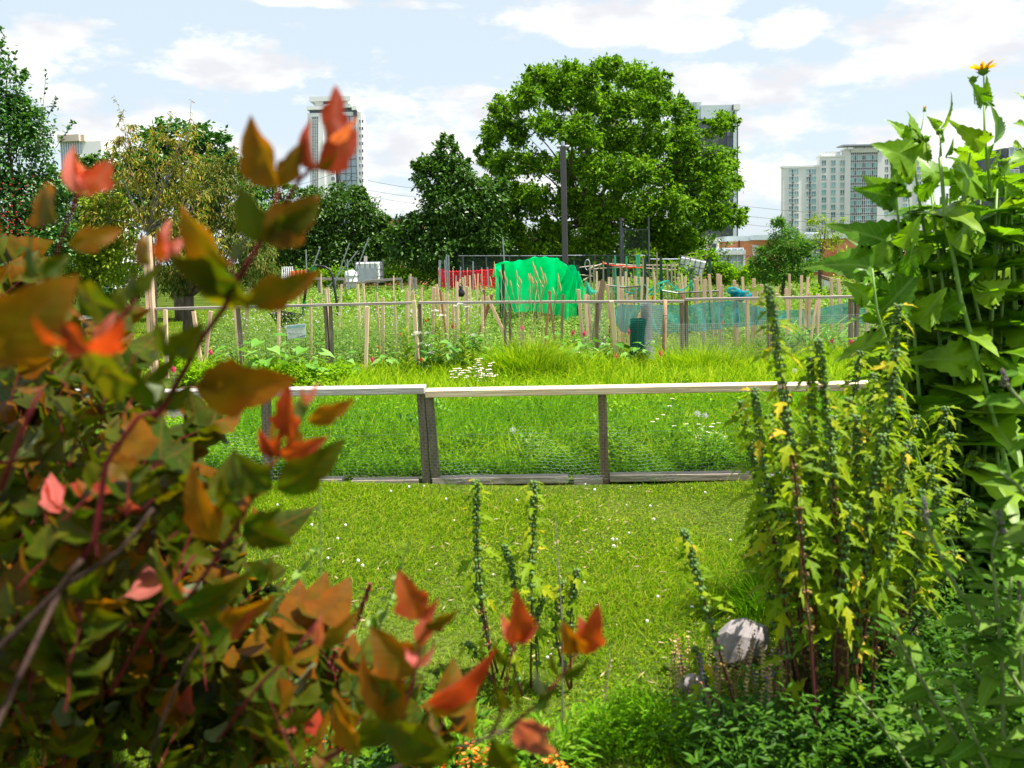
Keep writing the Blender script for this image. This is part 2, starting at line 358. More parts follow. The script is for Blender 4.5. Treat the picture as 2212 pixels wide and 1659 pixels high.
r1 = ramp(t, [(.035, .055, .012), (.06, .09, .015), (.11, .13, .03)], [.3, .5, .75]); L(t, n1, r1)
r2 = ramp(t, [(.45, .45, .4), (1.3, 1.3, 1.2)], [.35, .65]); L(t, n2_, r2)
mm = N(t, 'ShaderNodeMix', data_type='RGBA', blend_type='MULTIPLY'); mm.inputs[0].default_value = 1; L(t, r1, mm, 0, 6); L(t, r2, mm, 0, 7)
pb = N(t, 'ShaderNodeBsdfPrincipled', i_Roughness=1.0); pb.inputs['Specular IOR Level'].default_value = 0; L(t, mm, pb, 2, 0); bp = N(t, 'ShaderNodeBump', i_Strength=.7, i_Distance=.03); L(t, n2_, bp, 0, 2); t.links.new(bp.outputs[0], pb.inputs['Normal'])
om = N(t, 'ShaderNodeOutputMaterial'); L(t, pb, om)
GX = np.unique(np.concatenate([np.linspace(-900, -60, 12), np.linspace(-60, 60, 121), np.linspace(60, 900, 12)]))
GY = np.unique(np.concatenate([np.linspace(-60, 0, 5), np.linspace(0, 70, 141), np.linspace(70, 300, 12), np.linspace(300, 3500, 10)]))
sheet('ground', GX, GY, MATS['ground'])
def patch(name, u0, v0, u1, v1, mat, dz):
    a = G(u0, v1); b = G(u1, v0); return sheet(name, np.linspace(a.x, b.x, 24), np.linspace(a.y, b.y, 24), mat, dz)
# ------------------------------------------------------------------ near fence
def lerp(a, b, t): return Vector(a) * (1 - t) + Vector(b) * t
NA, NB = G(330, 1050), G(1690, 1035)
def nl(u):                                    # point of the near fence line under picture column u
    d = ray(u, 1040); k = (NB.y - NA.y) / (NB.x - NA.x)
    s = (NA.y - k * NA.x) / (d.y - k * d.x); return Vector((d.x * s, d.y * s, 0))
nf = thing('timber_fence', 'low timber and chicken wire fence running across the lawn edge, nearest to the viewer', 'fence', tuple(nl(1106)))
NH = .675
def board(u0, u1, z0, z1, mat, wd=.13, ht=.05, name='rail'):
    a, b = nl(u0), nl(u1); a.z = z0; b.z = z1; a.y += .03; b.y += .03
    o = Geo().beam(a, b, wd, ht).build(name, mat, nf)
    k = math.atan2(b.y - a.y, b.x - a.x); return o
Z = lambda u, v: P(u, v, nl(u).y).z
board(-420, 322, Z(-420, 853), Z(322, 851), WOODH)
board(330, 923, Z(330, 852), Z(923, 842), WOODH)
o = board(926, 1689, Z(926, 850), Z(1689, 836), WOODN); o['label'] = 'pale new rail board'
o = board(1693, 2420, Z(1693, 838), Z(2420, 820), WOODN); o['label'] = 'pale new rail board'
for (u, du, mt) in ((-60, 0, WOODPG), (577, 2, WOODPG), (917, -4, WOODPG), (936, -6, WOODPG), (1306, -2, WOODP), (1689, 0, WOODP), (1704, 0, WOODP), (2080, 0, WOODP)):
    a = nl(u); top = a + Vector((0, 0, Z(u, 850) - .006)); b = nl(u - du); b.z = -.03
    top.x += du * .003
    top.y += .045; b.y += .045
    Geo().beam(b, top, .055, .075, up=(0, 1, 0)).build('post', mt, nf)
for (u0, u1, dz) in ((-300, 420, 0), (610, 740, .0), (760, 905, -.01), (935, 1228, 0), (1240, 1302, -.012), (1318, 1640, .008), (1660, 2300, 0)):
    board(u0, u1, .012 + dz, .014 + dz, TIMB, .085, .05, 'base_board')
def hexmesh(pt, W, H, cw, ch, r, skip=None, jit=.0):
    A, B = [], []
    ny = int(H / (ch * .75)); nx = int(W / cw)
    for j in range(ny):
        for i in range(nx):
            x = (i + .5 * (j % 2)) * cw; y = j * ch * .75
            q = [(x, y + ch * .25), (x + cw / 2, y), (x + cw, y + ch * .25), (x + cw, y + ch * .75)]
            for a, b in ((0, 1), (1, 2), (2, 3)):
                A.append(q[a]); B.append(q[b])
    A = np.array(A); B = np.array(B)
    return Geo().segs(pt(A), pt(B), r)
a, b = nl(-200), nl(2300); Ln = (b - a).length; dr = (b - a).normalized()
def npt(q):
    x = q[:, 0]; z = q[:, 1]; sag = .006 * np.sin(x * 9 + z * 7) + .010 * np.sin(x * 2.3)
    zz = z + .008 * np.sin(x * 14 + z * 3)
    return np.stack([a.x + dr.x * x, a.y + dr.y * x + sag - .012, zz + .01], 1)
hexmesh(npt, Ln, NH - .01, .041, .03, .00065).build('chicken_wire', WIRE, nf)
g = Geo()
for zz in (.34, NH - .02):
    g.segs(npt(np.array([(i * .3, zz) for i in range(int(Ln / .3))])), npt(np.array([((i + 1) * .3, zz) for i in range(int(Ln / .3))])), .001)
g.build('tie_wire', WIRE, nf)
# ------------------------------------------------------------------ far fence
YF = 11.5
def fl(u, v, Y=YF): return P(u, v, Y)
ff = thing('garden_fence', 'waist high grey timber fence with wire in the middle of the allotments', 'fence', (0, YF, 0))
for (u0, v0, u1, v1, mt) in ((321, 668, 896, 654, WOODF), (904, 654, 1242, 652, WOODF), (1244, 652, 1477, 651, WOODF), (1480, 647, 1950, 639, WOODF)):
    A_, B_ = fl(u0, v0), fl(u1, v1); Geo().beam(A_, B_, .085, .036).build('rail', mt, ff)
for (u, ub, v) in ((332, 332, 668), (513, 519, 664), (702, 706, 660), (713, 713, 660), (906, 906, 655), (1090, 1090, 655), (1101, 1101, 655), (1290, 1288, 655), (1390, 1390, 655), (1473, 1473, 655), (1483, 1483, 650), (1662, 1662, 648), (1839, 1839, 646), (1852, 1852, 646)):
    a = fl(u, v); a.y += .02; b = P(ub, v, YF + .02); b.z = -.05; Geo().beam(b, a, .04, .085, up=(0, 1, 0)).build('post', WOODPG if u < 1290 else WOODP, ff)
# wire on the far fence
def gridmesh(x0, x1, z0, z1, Y, cx, cz, r, ztop=None, wob=.01):
    A, B = [], []
    nx = int((x1 - x0) / cx)
    zt = ztop or (lambda x: z1)
    for i in range(nx + 1):
        x = x0 + i * cx; A.append((x, Y + wob * math.sin(x * 5), z0)); B.append((x, Y + wob * math.sin(x * 5 + 1), zt(x)))
    nz_ = int((z1 - z0) / cz)
    for j in range(nz_ + 1):
        z = z0 + j * cz
        for i in range(0, nx, 4):
            xa, xb = x0 + i * cx, x0 + min(i + 4, nx) * cx
            if z > max(zt(xa), zt(xb)): continue
            A.append((xa, Y, min(z, zt(xa)))); B.append((xb, Y, min(z, zt(xb))))
    return Geo().segs(A, B, r)
x = lambda u, Y=YF: P(u, 660, Y).x
gridmesh(x(715), x(1095), 0, .62, YF - .03, .05, .05, .0011).build('wire_fabric', WIREGR, ff)
gridmesh(x(1100), x(1385), 0, .62, YF - .03, .05, .075, .0011).build('wire_fabric', WIREGR, ff)
gridmesh(x(1420), x(1842), .02, .7, YF - .05, .028, .028, .0021, ztop=lambda x_: .66 + .05 * math.sin(x_ * 1.7)).build('hardware_cloth', WIREG, ff)
gridmesh(x(1842), x(2050), .02, .7, YF - .05, .028, .028, .0018).build('hardware_cloth', WIREG, ff)
gridmesh(x(335), x(706), .3, .6, YF - .03, .12, .15, .001).build('wire_fabric', WIREG, ff)
# side fence on the left with its tall corner post
cp = P(318, 668, YF)
sf = thing('side_fence', 'short pale rail fence coming forward from the tall corner post at left', 'fence', (cp.x, YF, 0))
zr = cp.z
def sd(t): return Vector((cp.x, YF, 0)) * (1 - t) + Vector((G(158, 809).x if False else cp.x - 1.35, YF - 2.3, 0)) * t
q1 = P(318, 669, YF); q2 = P(222, 681, 10.1); q3 = P(206, 683, 9.9); q4 = P(150, 690, 9.1); q5 = P(-120, 735, 6.6)
for (p0, p1) in ((q1, q2), (q3, q4), (q4 + Vector((-.03, -.05, 0)), q5)): Geo().beam(p0, p1, .1, .04).build('rail', WOODH, sf)
for p in (q2, q4, q5): Geo().beam((p.x, p.y, -.05), (p.x, p.y + .01, p.z - .02), .045, .08, up=(0, 1, 0)).build('post', WOODP, sf)
for du in (-4.2, 4.2):
    t_ = P(317 + du, 509, YF - .04); Geo().beam((t_.x + .0, YF - .04, -.05), t_, .046, .09, up=(0, 1, 0)).build('corner_post', WOODS, sf)
# ------------------------------------------------------------------ trees
def lobe_w(lobes, Y, dk=.8):
    out = []
    for L_ in lobes:
        u, v, ru, rv = L_[:4]; yy = Y + (L_[4] if len(L_) > 4 else 0)
        c = P(u, v, yy); s = yy / FPX; out.append((np.array(c), np.array([ru * s, max(.3 * yy / 40, .5 * (ru + rv) * s * dk), rv * s])))
    return out
def crown(geo, lobes, n, size, tm, spread=.22, per=34, droop=.35, shell=(.55, 1.02), mi=0, updir=.1):
    vol = np.array([np.prod(r) ** (.72) for c, r in lobes]); vol /= vol.sum(); ncl = max(1, int(n / per)); cents = []
    for (c, r), wgt in zip(lobes, vol):
        k = max(2, int(ncl * wgt + rng.random())); d = rnd(k); rr = rng.uniform(shell[0], shell[1], k) ** .7
        cc = c + d * r * rr[:, None]; cents.append(cc)
        m_ = per; off = rng.normal(size=(k, m_, 3)) * (spread * np.array([r.mean()] * 3)) * rng.uniform(.5, 1.2, (k, 1, 1))
        off[..., 2] *= .75
        pos = (cc[:, None] + off).reshape(-1, 3); outd = np.repeat(d, m_, 0)
        dd = unit(outd * .6 + rnd(len(pos)) * .9 + np.array([0, 0, -droop + updir])); nn = unit(rnd(len(pos)) * .75 + np.array([0, 0, .9]) + outd * .3)
        geo.inst(tm, pos, dd, nn, size * rng.uniform(.65, 1.3, len(pos)), mi)
    return np.concatenate(cents)
def limb(g, a, b, r0, r1, bend=.12, k=6, n=7):
    a = Vector(a); b = Vector(b); Ln_ = (b - a).length; off = Vector(rng.normal(size=3)) * Ln_ * bend; pts = []
    for i in range(n):
        t = i / (n - 1); pts.append(a.lerp(b, t) + off * math.sin(math.pi * t) * (1 - .3 * t) + Vector((0, 0, Ln_ * .08 * math.sin(math.pi * t))))
    g.tube(pts, [r0 + (r1 - r0) * (i / (n - 1)) ** .8 for i in range(n)], k)
def tree(name, label, u, v0, Y, lobes, n, size, leafm, barkm, tr, tm=RHOMB, vfork=None, limbs=16, group=None, cat='tree', **kw):
    base = P(u, v0, Y); base.z = float(gz(base.x, Y)) - .05
    rt = thing(name, label, cat, tuple(base), group)
    sat = []
    for L_ in lobes:
        for _ in range(3 if len(lobes) < 40 else 1): a = rng.uniform(0, 6.283); k = rng.uniform(.9, 1.12); sat.append((L_[0] + math.cos(a) * L_[2] * k * .9, L_[1] - abs(math.sin(a)) * L_[3] * k * .9, L_[2] * .24, L_[3] * .26) + tuple(L_[4:]))
    lobes = [(L_[0], L_[1], L_[2] * .88, L_[3] * .88) + tuple(L_[4:]) for L_ in lobes] + sat
    lw = lobe_w(lobes, Y); gc = Geo(); c = crown(gc, lw, n, size, tm, **kw)
    gt = Geo(); fork = P(vfork[0], vfork[1], Y) if vfork else base + Vector((0, 0, 1.5))
    limb(gt, base, fork, tr * 1.25, tr * .8, .03, 9)
    sel = c[rng.permutation(len(c))[:limbs]]
    for q in sel: limb(gt, fork, q, tr * .45, tr * .06, .1)
    for q in c[rng.permutation(len(c))[:limbs * 3]]:
        p0 = sel[np.argmin(((sel - q) ** 2).sum(1))]; mid_ = Vector(fork) * .4 + Vector(p0) * .6; limb(gt, mid_, q, tr * .12, tr * .03, .1, 4, 5)
    gt.build('trunk', barkm, rt, smooth=True); gc.build('crown', leafm, rt); return rt, c
BIG0 = [(1165, 165, 38, 28), (1215, 158, 40, 26), (1262, 160, 40, 28), (1315, 152, 42, 26), (1368, 165, 40, 28), (1415, 180, 36, 30), (1085, 240, 30, 28), (1135, 210, 36, 34), (1200, 205, 42, 34), (1270, 215, 50, 36), (1340, 215, 48, 40), (1400, 235, 42, 36), (1455, 215, 28, 26), (1480, 250, 30, 28),
 (1062, 290, 28, 36), (1110, 285, 34, 34), (1180, 275, 40, 34), (1250, 285, 50, 40), (1330, 290, 56, 44), (1410, 300, 50, 44), (1480, 305, 42, 36), (1550, 275, 32, 24), (1045, 330, 22, 24), (1090, 350, 40, 36), (1150, 350, 36, 30), (1225, 360, 46, 36), (1300, 370, 56, 46), (1380, 375, 56, 46), (1455, 370, 50, 44), (1530, 345, 50, 36), (1580, 345, 22, 18),
 (1080, 420, 50, 44), (1150, 430, 46, 40), (1230, 440, 50, 40), (1310, 450, 56, 44), (1400, 450, 56, 44), (1480, 440, 50, 40), (1550, 400, 46, 40), (1590, 395, 18, 16), (1100, 500, 60, 40), (1190, 510, 60, 40), (1290, 520, 60, 36), (1380, 515, 60, 36), (1460, 505, 60, 34), (1540, 470, 46, 34), (1590, 470, 24, 22), (1060, 560, 60, 36), (1180, 560, 80, 36), (1330, 570, 90, 30), (1450, 555, 80, 36)]
BIG = []
for (u_, v_, a_, b_) in BIG0:
    dd_ = 6.5 * math.sqrt(max(.02, 1 - ((u_ - 1320) / 300) ** 2 - .5 * (max(0, 330 - v_) / 200) ** 2)); BIG.append((u_, v_, a_, b_, -dd_ * rng.uniform(.35, 1))); BIG.append((u_ + rng.normal() * 8, v_ + rng.normal() * 8, a_, b_, dd_ * rng.uniform(-.2, .8)))
tree('broadleaf_tree', 'large round crowned green tree behind the lamp post, the biggest in the picture', 1290, 590, 48, BIG, 125000, .235, TREE_A, BARK, .42, RHOMB, (1280, 480), 26, spread=.24, per=36, shell=(.2, 1.06))
MID = [(965, 335, 26, 40), (940, 385, 48, 48), (990, 385, 42, 42), (970, 450, 70, 60), (915, 500, 55, 50), (1030, 480, 60, 66), (960, 540, 100, 50), (868, 515, 36, 48), (1060, 430, 45, 50), (1055, 540, 60, 45)]
tree('vine_clad_tree', 'dark vine covered tree with a pointed top, left of the biggest tree', 975, 590, 43, MID, 40000, .22, TREE_V, BARK, .25, RHOMB, (970, 520), 14, spread=.2, per=30)
MB_ = [(740, 462, 78, 56), (690, 450, 60, 44), (790, 480, 42, 46), (650, 500, 70, 56), (750, 540, 90, 50), (610, 530, 70, 60), (815, 520, 34, 50), (690, 560, 110, 40)]
tree('dense_tree', 'dark dense shrubby tree behind the white barrel, below the white tower', 720, 600, 46, MB_, 36000, .2, TREE_D, BARK, .2, RHOMB, (720, 540), 12, spread=.2, per=30)
tree('locust_tree', 'small light green feathery tree left of the white tower base', 565, 560, 75, [(565, 400, 62, 26), (530, 420, 50, 26), (600, 415, 42, 24), (560, 450, 70, 30)], 5000, .32, FEATHER, BARK, .2, RHOMB, (565, 470), 8, spread=.22)
YB = 23
tree('hawthorn_tree', 'dense mid green tree filling the gap behind the lime shrub at left', 190, 660, 19, [(170, 400, 50, 50), (230, 420, 50, 50), (150, 470, 60, 60), (220, 500, 60, 60), (120, 540, 60, 60), (190, 570, 80, 60), (270, 560, 60, 60), (100, 440, 40, 50), (250, 620, 80, 36), (130, 620, 60, 36), (190, 360, 30, 26)], 13000, .10, TREE_V, BARK, .1, OVAL, (185, 520), 12, spread=.22, per=24)
tree('green_tree', 'mid green round tree standing behind the ochre leaved peach tree', 390, 640, YB, [(385, 300, 85, 42), (330, 330, 50, 50), (450, 320, 55, 38), (380, 370, 110, 60), (300, 400, 60, 60), (470, 380, 50, 60), (250, 370, 60, 42), (380, 450, 110, 60)], 13000, .15, CHERRY, BARK, .14, RHOMB, (385, 440), 12, spread=.2, per=30)
tree('cherry_tree', 'dark green cherry tree with red fruit at the left edge', 60, 700, 12.5, [(20, 330, 90, 90), (-60, 260, 110, 100), (70, 300, 40, 70), (70, 420, 70, 70), (-20, 450, 110, 110), (110, 400, 40, 40), (40, 540, 110, 80), (120, 520, 60, 50), (-90, 560, 100, 90), (20, 190, 36, 50), (-20, 130, 40, 46), (60, 250, 30, 40), (170, 520, 50, 30)], 24000, .062, CHERRY, BARK, .07, OVAL, (50, 560), 16, spread=.24, per=20, droop=.5)
# upright sprigs above the cherry tree and the fruit
def sprig(g, gs, pts, Y, size, n, tm=OVAL, hang=0.0, wdt=.004):
    W = [P(u, v, Y) for u, v in pts]; gs.tube(W, [wdt * (1.3 - i / len(W)) for i in range(len(W))], 4)
    for i in range(n):
        t = rng.random() ** .8 * (len(W) - 1); k = min(int(t), len(W) - 2); p = W[k].lerp(W[k + 1], t - k)
        d = unit(np.array([rng.normal() * .8, rng.normal() * .8, .55 - hang + rng.normal() * .3]))
        g.inst(tm, [np.array(p)], [d], [rnd(1)[0]], [size * rng.uniform(.7, 1.2)])
ct = bpy.data.objects['cherry_tree']
for pts in ([(80, 330), (88, 280), (95, 210), (100, 150)], [(30, 230), (40, 190), (60, 165)], [(0, 120), (10, 80), (0, 60)], [(100, 260), (112, 235), (122, 210)], [(120, 320), (140, 290), (160, 262)], [(10, 160), (30, 130), (35, 110)]): g, gs = Geo(), Geo(); sprig(g, gs, pts, 12.2, .06, 26); g.build('sprig_leaves', CHERRY, ct); gs.build('sprig', BARK, ct)
FRUIT = solid('red fruit', (.5, .01, .01), (.35, .005, .008), .25, 10)
def ball(g, c, r, mi=0, k=6):
    vs = [(0, 0, 1)] + [(math.cos(a) * s, math.sin(a) * s, z) for z, s in ((.5, .87), (-.5, .87)) for a in [2 * math.pi * i / k for i in range(k)]] + [(0, 0, -1)]
    n0 = [[0, 1 + i, 1 + (i + 1) % k] for i in range(k)] + [[2 * k + 1, 1 + k + (i + 1) % k, 1 + k + i] for i in range(k)]
    g.add(np.array(vs) * r + np.array(c), n0, mi=mi); b = g.n - (2 * k + 2)
    q = np.array([[1 + i, 1 + k + i, 1 + k + (i + 1) % k, 1 + (i + 1) % k] for i in range(k)]) + b
    g.l.append(q.ravel()); g.t.append(np.full(k, 4)); g.m.append(np.full(k, mi))
g = Geo()
for _ in range(120):
    u, v = (rng.normal(20, 30), rng.normal(490, 30)) if rng.random() < .7 else (rng.uniform(-20, 100), rng.uniform(380, 600))
    ball(g, P(u, v, rng.uniform(11.2, 11.9)), .011)
g.build('fruit', FRUIT, ct, smooth=True)
rt, c = tree('peach_tree', 'sparse peach tree with curled ochre yellow leaves beside the tall corner post', 324, 700, 13.2, [(300, 430, 55, 60), (360, 400, 60, 60), (270, 360, 35, 60), (330, 500, 80, 60), (400, 470, 60, 70), (420, 540, 70, 60), (280, 320, 26, 50), (410, 330, 36, 60), (350, 330, 40, 50), (220, 480, 40, 60)], 5000, .085, OCHRE, BARKG, .055, LANCE, (322, 500), 22, spread=.25, per=14, droop=1.1)
for pts in ([(290, 330), (272, 280), (258, 235), (246, 205)], [(255, 270), (268, 235)], [(400, 330), (410, 270), (413, 215)], [(360, 320), (366, 270), (370, 240)], [(250, 350), (230, 320), (235, 300)]): g, gs = Geo(), Geo(); sprig(g, gs, pts, 13, .07, 22, LANCE, 1.0); g.build('sprig_leaves', OCHRE, rt); gs.build('sprig', BARKG, rt)
tree('nectarine_tree', 'olive green fruit tree with some rusty dead leaves, right of the ochre tree', 410, 715, 14, [(490, 430, 60, 70), (530, 500, 60, 60), (450, 400, 50, 60), (450, 520, 90, 70), (560, 560, 50, 50), (400, 580, 90, 50), (500, 360, 28, 40), (540, 600, 50, 36), (360, 610, 60, 30)], 14000, .075, OLIVE, BARK, .10, LANCE, (408, 640), 18, spread=.24, per=18, droop=1.0)
tree('lime_shrub', 'lime green leafy shrub between the cherry tree and the ochre tree', 215, 690, 13.4, [(200, 520, 60, 50), (240, 460, 45, 40), (170, 580, 60, 40), (250, 570, 50, 50), (150, 610, 50, 30), (195, 440, 30, 30)], 9000, .06, LIME, BARK, .035, OVAL, (210, 620), 14, spread=.26, per=16, cat='shrub', droop=.7)
tree('ailanthus_tree', 'small feathery green tree in front of the brick school letters', 1690, 610, 28, [(1690, 500, 26, 26), (1700, 535, 50, 30), (1670, 560, 46, 26), (1720, 570, 50, 30), (1690, 590, 60, 26), (1650, 585, 30, 22)], 6500, .15, FEATHER, BARK, .05, LANCE, (1690, 560), 14, spread=.25, per=20, droop=.3)
tree('yellow_sapling', 'thin pale yellow green sapling right of the feathery tree', 1772, 620, 30, [(1765, 490, 26, 22), (1800, 500, 30, 26), (1780, 530, 50, 20), (1820, 560, 30, 20), (1785, 580, 30, 16), (1750, 520, 20, 16)], 620, .16, LIME, BARK, .06, LANCE, (1772, 560), 10, spread=.4, per=12)
tree('dark_sapling', 'dark green tree beside the brick wall, partly behind the tall cup plant', 1890, 610, 34, [(1880, 520, 22, 24), (1905, 550, 34, 36), (1910, 590, 34, 26), (1945, 540, 44, 44), (1940, 600, 50, 36)], 5500, .17, TREE_D, BARK, .08, RHOMB, (1885, 570), 10, spread=.22)
tree('hedge_bush', 'loose green bush below the right side of the biggest tree', 1525, 615, 37, [(1520, 570, 30, 30), (1550, 590, 36, 20), (1490, 585, 40, 26), (1580, 600, 40, 14), (1450, 590, 40, 20)], 6000, .16, WEED, BARK, .04, RHOMB, None, 8, spread=.3, cat='shrub')
tree('leafy_hedge', 'low bright green hedge in front of the brick school', 1620, 600, 40, [(1600, 590, 40, 14), (1660, 596, 40, 11), (1560, 595, 40, 12), (1710, 602, 40, 9)], 4200, .16, BRIGHT, BARK, .03, RHOMB, None, 6, spread=.4, cat='hedge')
# thicket under the trees: one mass
g = Geo(); lob = lobe_w([(u, 585 - 10 * (k % 3) + (1106 - u) * -.0, 45, 30 + 8 * (k % 2)) for k, u in enumerate(range(560, 1500, 42))], 50) + lobe_w([(u, 540, 50, 30) for u in range(560, 1540, 60)], 53)
crown(g, lob, 26000, .24, RHOMB, spread=.3, per=30)
tag(g.build('undergrowth', TREE_D), 'dark leafy undergrowth filling the shade below the far trees', 'undergrowth', kind='stuff')
g = Geo(); lob = lobe_w([(u, 592 - (u - 1106) * .02 - 3 * (k % 3), 26, 13) for k, u in enumerate(range(640, 960, 20))], 42.5)
crown(g, lob, 7000, .15, RHOMB, spread=.35, per=24)
tag(g.build('ground_ivy', WEED), 'low green leafy ground cover in front of the dark thicket', 'ground cover', kind='stuff')

# ------------------------------------------------------------------ buildings
def facade(name, label, cat, Y): return thing(name, label, cat, (0, Y, -4.2))
def B(root, name, mat, boxes, Y, zbase=-4.4):
    """boxes: (u0, u1, v0, v1, dy0, dy1) with v1 None reaching the ground"""
    g = Geo()
    for (u0, u1, v0, v1, y0, y1) in boxes:
        um = (u0 + u1) / 2; x0 = P(u0, 500, Y).x; x1 = P(u1, 500, Y).x; zt = P(um, v0, Y).z; zb = zbase if v1 is None else P(um, v1, Y).z
        g.box((x0, Y + y0, zb), (x1, Y + y1, zt))
    return g.build(name, mat, root)
CONC = solid('pale tower concrete', (.9, .9, .9), (.84, .84, .84), .8, .15, detail=3)
CONC2 = solid('beige precast', (.88, .86, .84), (.80, .79, .78), .8, .3)
PANEL = solid('grey glass panel', (.44, .54, .64), (.36, .46, .56), .3, .2)
WGL = solid('window glass', (.13, .20, .26), (.06, .10, .14), .12, .3, spec=.8, island='obj')
TGL = solid('teal window glass', (.28, .60, .58), (.18, .40, .42), .15, .25, spec=.8, island='obj')
FRM = solid('window frame', (.80, .82, .84), None, .5, 3)
DARKC = solid('charcoal cladding', (.10, .11, .13), (.08, .085, .10), .6, .3)
WPAN = solid('white roof cladding', (.62, .70, .74), (.56, .64, .68), .5, .2)
def brickmat():
    m, t = newmat('orange brick'); o = N(t, 'ShaderNodeTexCoord'); mp = N(t, 'ShaderNodeMapping'); mp.inputs['Rotation'].default_value = (R(90), 0, 0)
    t.links.new(o.outputs['Object'], mp.inputs[0]); b = N(t, 'ShaderNodeTexBrick', i_Scale=3.2); L(t, mp, b)
    b.inputs['Color1'].default_value = (.78, .32, .15, 1); b.inputs['Color2'].default_value = (.64, .25, .12, 1); b.inputs['Mortar'].default_value = (.42, .24, .16, 1)
    b.inputs['Mortar Size'].default_value = .012
    n = N(t, 'ShaderNodeTexNoise', i_Scale=.4, i_Detail=4.0); t.links.new(o.outputs['Object'], n.inputs['Vector']); r = ramp(t, [(.85, .85, .85), (1.12, 1.1, 1.1)], [.35, .65]); L(t, n, r)
    mm = N(t, 'ShaderNodeMix', data_type='RGBA', blend_type='MULTIPLY'); mm.inputs[0].default_value = 1; L(t, b, mm, 0, 6); L(t, r, mm, 0, 7)
    p = N(t, 'ShaderNodeBsdfPrincipled', i_Roughness=.9); L(t, mm, p, 2, 0); out = N(t, 'ShaderNodeOutputMaterial'); L(t, p, out); MATS['brick'] = m; return m
BRICK = brickmat()
def winmesh(w_, h_, nx, nz_, fr=.06, dep=.25, mats=(WGL, FRM), split=None):
    g = Geo(); g.box((-w_ / 2, 0, -h_ / 2), (w_ / 2, .05, h_ / 2), 0)
    for i in range(nx + 1):
        xx = -w_ / 2 + w_ * i / nx; g.box((xx - fr, -dep, -h_ / 2 - fr), (xx + fr, -.003, h_ / 2 + fr), 1)
    for j in range(nz_ + 1):
        zz = -h_ / 2 + h_ * (split if split and j == 1 and nz_ == 2 else j / nz_); g.box((-w_ / 2 - fr + .01, -dep + .01, zz - fr), (w_ / 2 + fr - .01, -.006, zz + fr), 1)
    return g.build('window', list(mats))
def windows(root, proto, spots, Y, used=[]):
    for k, (u, v) in enumerate(spots):
        o = proto if k == 0 else proto.copy()
        if k: SC.collection.objects.link(o)
        p = P(u, v, Y); o.parent = root; o.location = Vector((p.x, p.y, p.z)) - root.location
# white tower at left
Y = 250
tw = facade('tower_block', 'slim white residential tower with a stepped crown, rising behind the trees at left', 'building', Y)
B(tw, 'wall', CONC, [(674, 706, 244, None, 0, 9), (706, 728, 268, None, .4, 9), (728, 787, 240, None, 1.2, 9)], Y)
o = B(tw, 'glazed_panel', PANEL, [(727, 774, 250, None, .9, 1.15)], Y)
g = Geo(); x0, x1 = P(727, 500, Y).x, P(774, 500, Y).x; zt = P(750, 250, Y).z
for i in range(5): g.box((x0 + (x1 - x0) * i / 4 - .06, Y + .7, -4), (x0 + (x1 - x0) * i / 4 + .06, Y + .89, zt))
for j in range(18): g.box((x0, Y + .72, zt - 2.1 * j - .07), (x1, Y + .88, zt - 2.1 * j + .07))
g.build('panel_joints', CAGE, tw)
B(tw, 'window_band', WGL, [(678, 712, 237, 244, .6, 8.5), (712, 768, 232, 251, 1.5, 8.5), (771, 779, 237, 250, .6, 8)], Y)
B(tw, 'cornice', CONC, [(673, 709, 229, 237, -.3, 9), (709, 769, 224, 232, .2, 9), (769, 780, 228, 237, 0, 9)], Y)
B(tw, 'penthouse', CONC2, [(690, 760, 217, 226, 1, 8)], Y)
B(tw, 'window_band', WGL, [(708, 740, 218, 224, .8, .99)], Y)
B(tw, 'crown_slab', CONC, [(679, 768, 208, 218, -.2, 9.5)], Y)
pw = winmesh(1.9, 1.7, 3, 2, .07, .2); windows(tw, pw, [(681, 258 + 9.6 * i) for i in range(17)], Y - .05)
pw = winmesh(1.1, 1.2, 2, 1, .06, .15); windows(tw, pw, [(719.5, 290 + 16 * i) for i in range(9)], Y + .35)
pw = winmesh(.5, 1.0, 1, 1, .05, .1); windows(tw, pw, [(u, 262 + 16 * i) for i in range(10) for u in (777.5, 783.5)], Y + 1.15)
# dark tower
Y = 170
dt = facade('office_tower', 'dark grey tower with white roof box behind right side of biggest tree', 'building', Y)
B(dt, 'wall', DARKC, [(1470, 1584, 256, None, 0, 12), (1590, 1596, 262, None, .6, 9)], Y)
B(dt, 'fin', WPAN, [(1583, 1590, 225, None, -.4, 8)], Y)
B(dt, 'roof_box', WPAN, [(1476, 1518, 219, 256, .8, 9), (1516, 1584, 226, 256, .4, 9)], Y)
B(dt, 'canopy', CONC2, [(1583, 1597, 226, 238, -.6, 6)], Y)
g = Geo()
for dx in (0, .5): g.box((P(1499, 500, Y).x + dx, Y + .2, P(1500, 256, Y).z), (P(1499, 500, Y).x + dx + .06, Y + .3, P(1500, 221, Y).z))
for i in range(9): g.box((P(1499, 500, Y).x, Y + .2, P(1500, 253 - 3.8 * i, Y).z), (P(1499, 500, Y).x + .5, Y + .28, P(1500, 253 - 3.8 * i, Y).z + .05))
g.build('ladder', CAGE, dt)
pw = winmesh(.62, 1.7, 1, 1, .05, .1, (WGL, CAGE)); windows(dt, pw, [(u, 285 + 20 * i) for i in range(11) for u in (1574, 1579.5)], Y - .05)
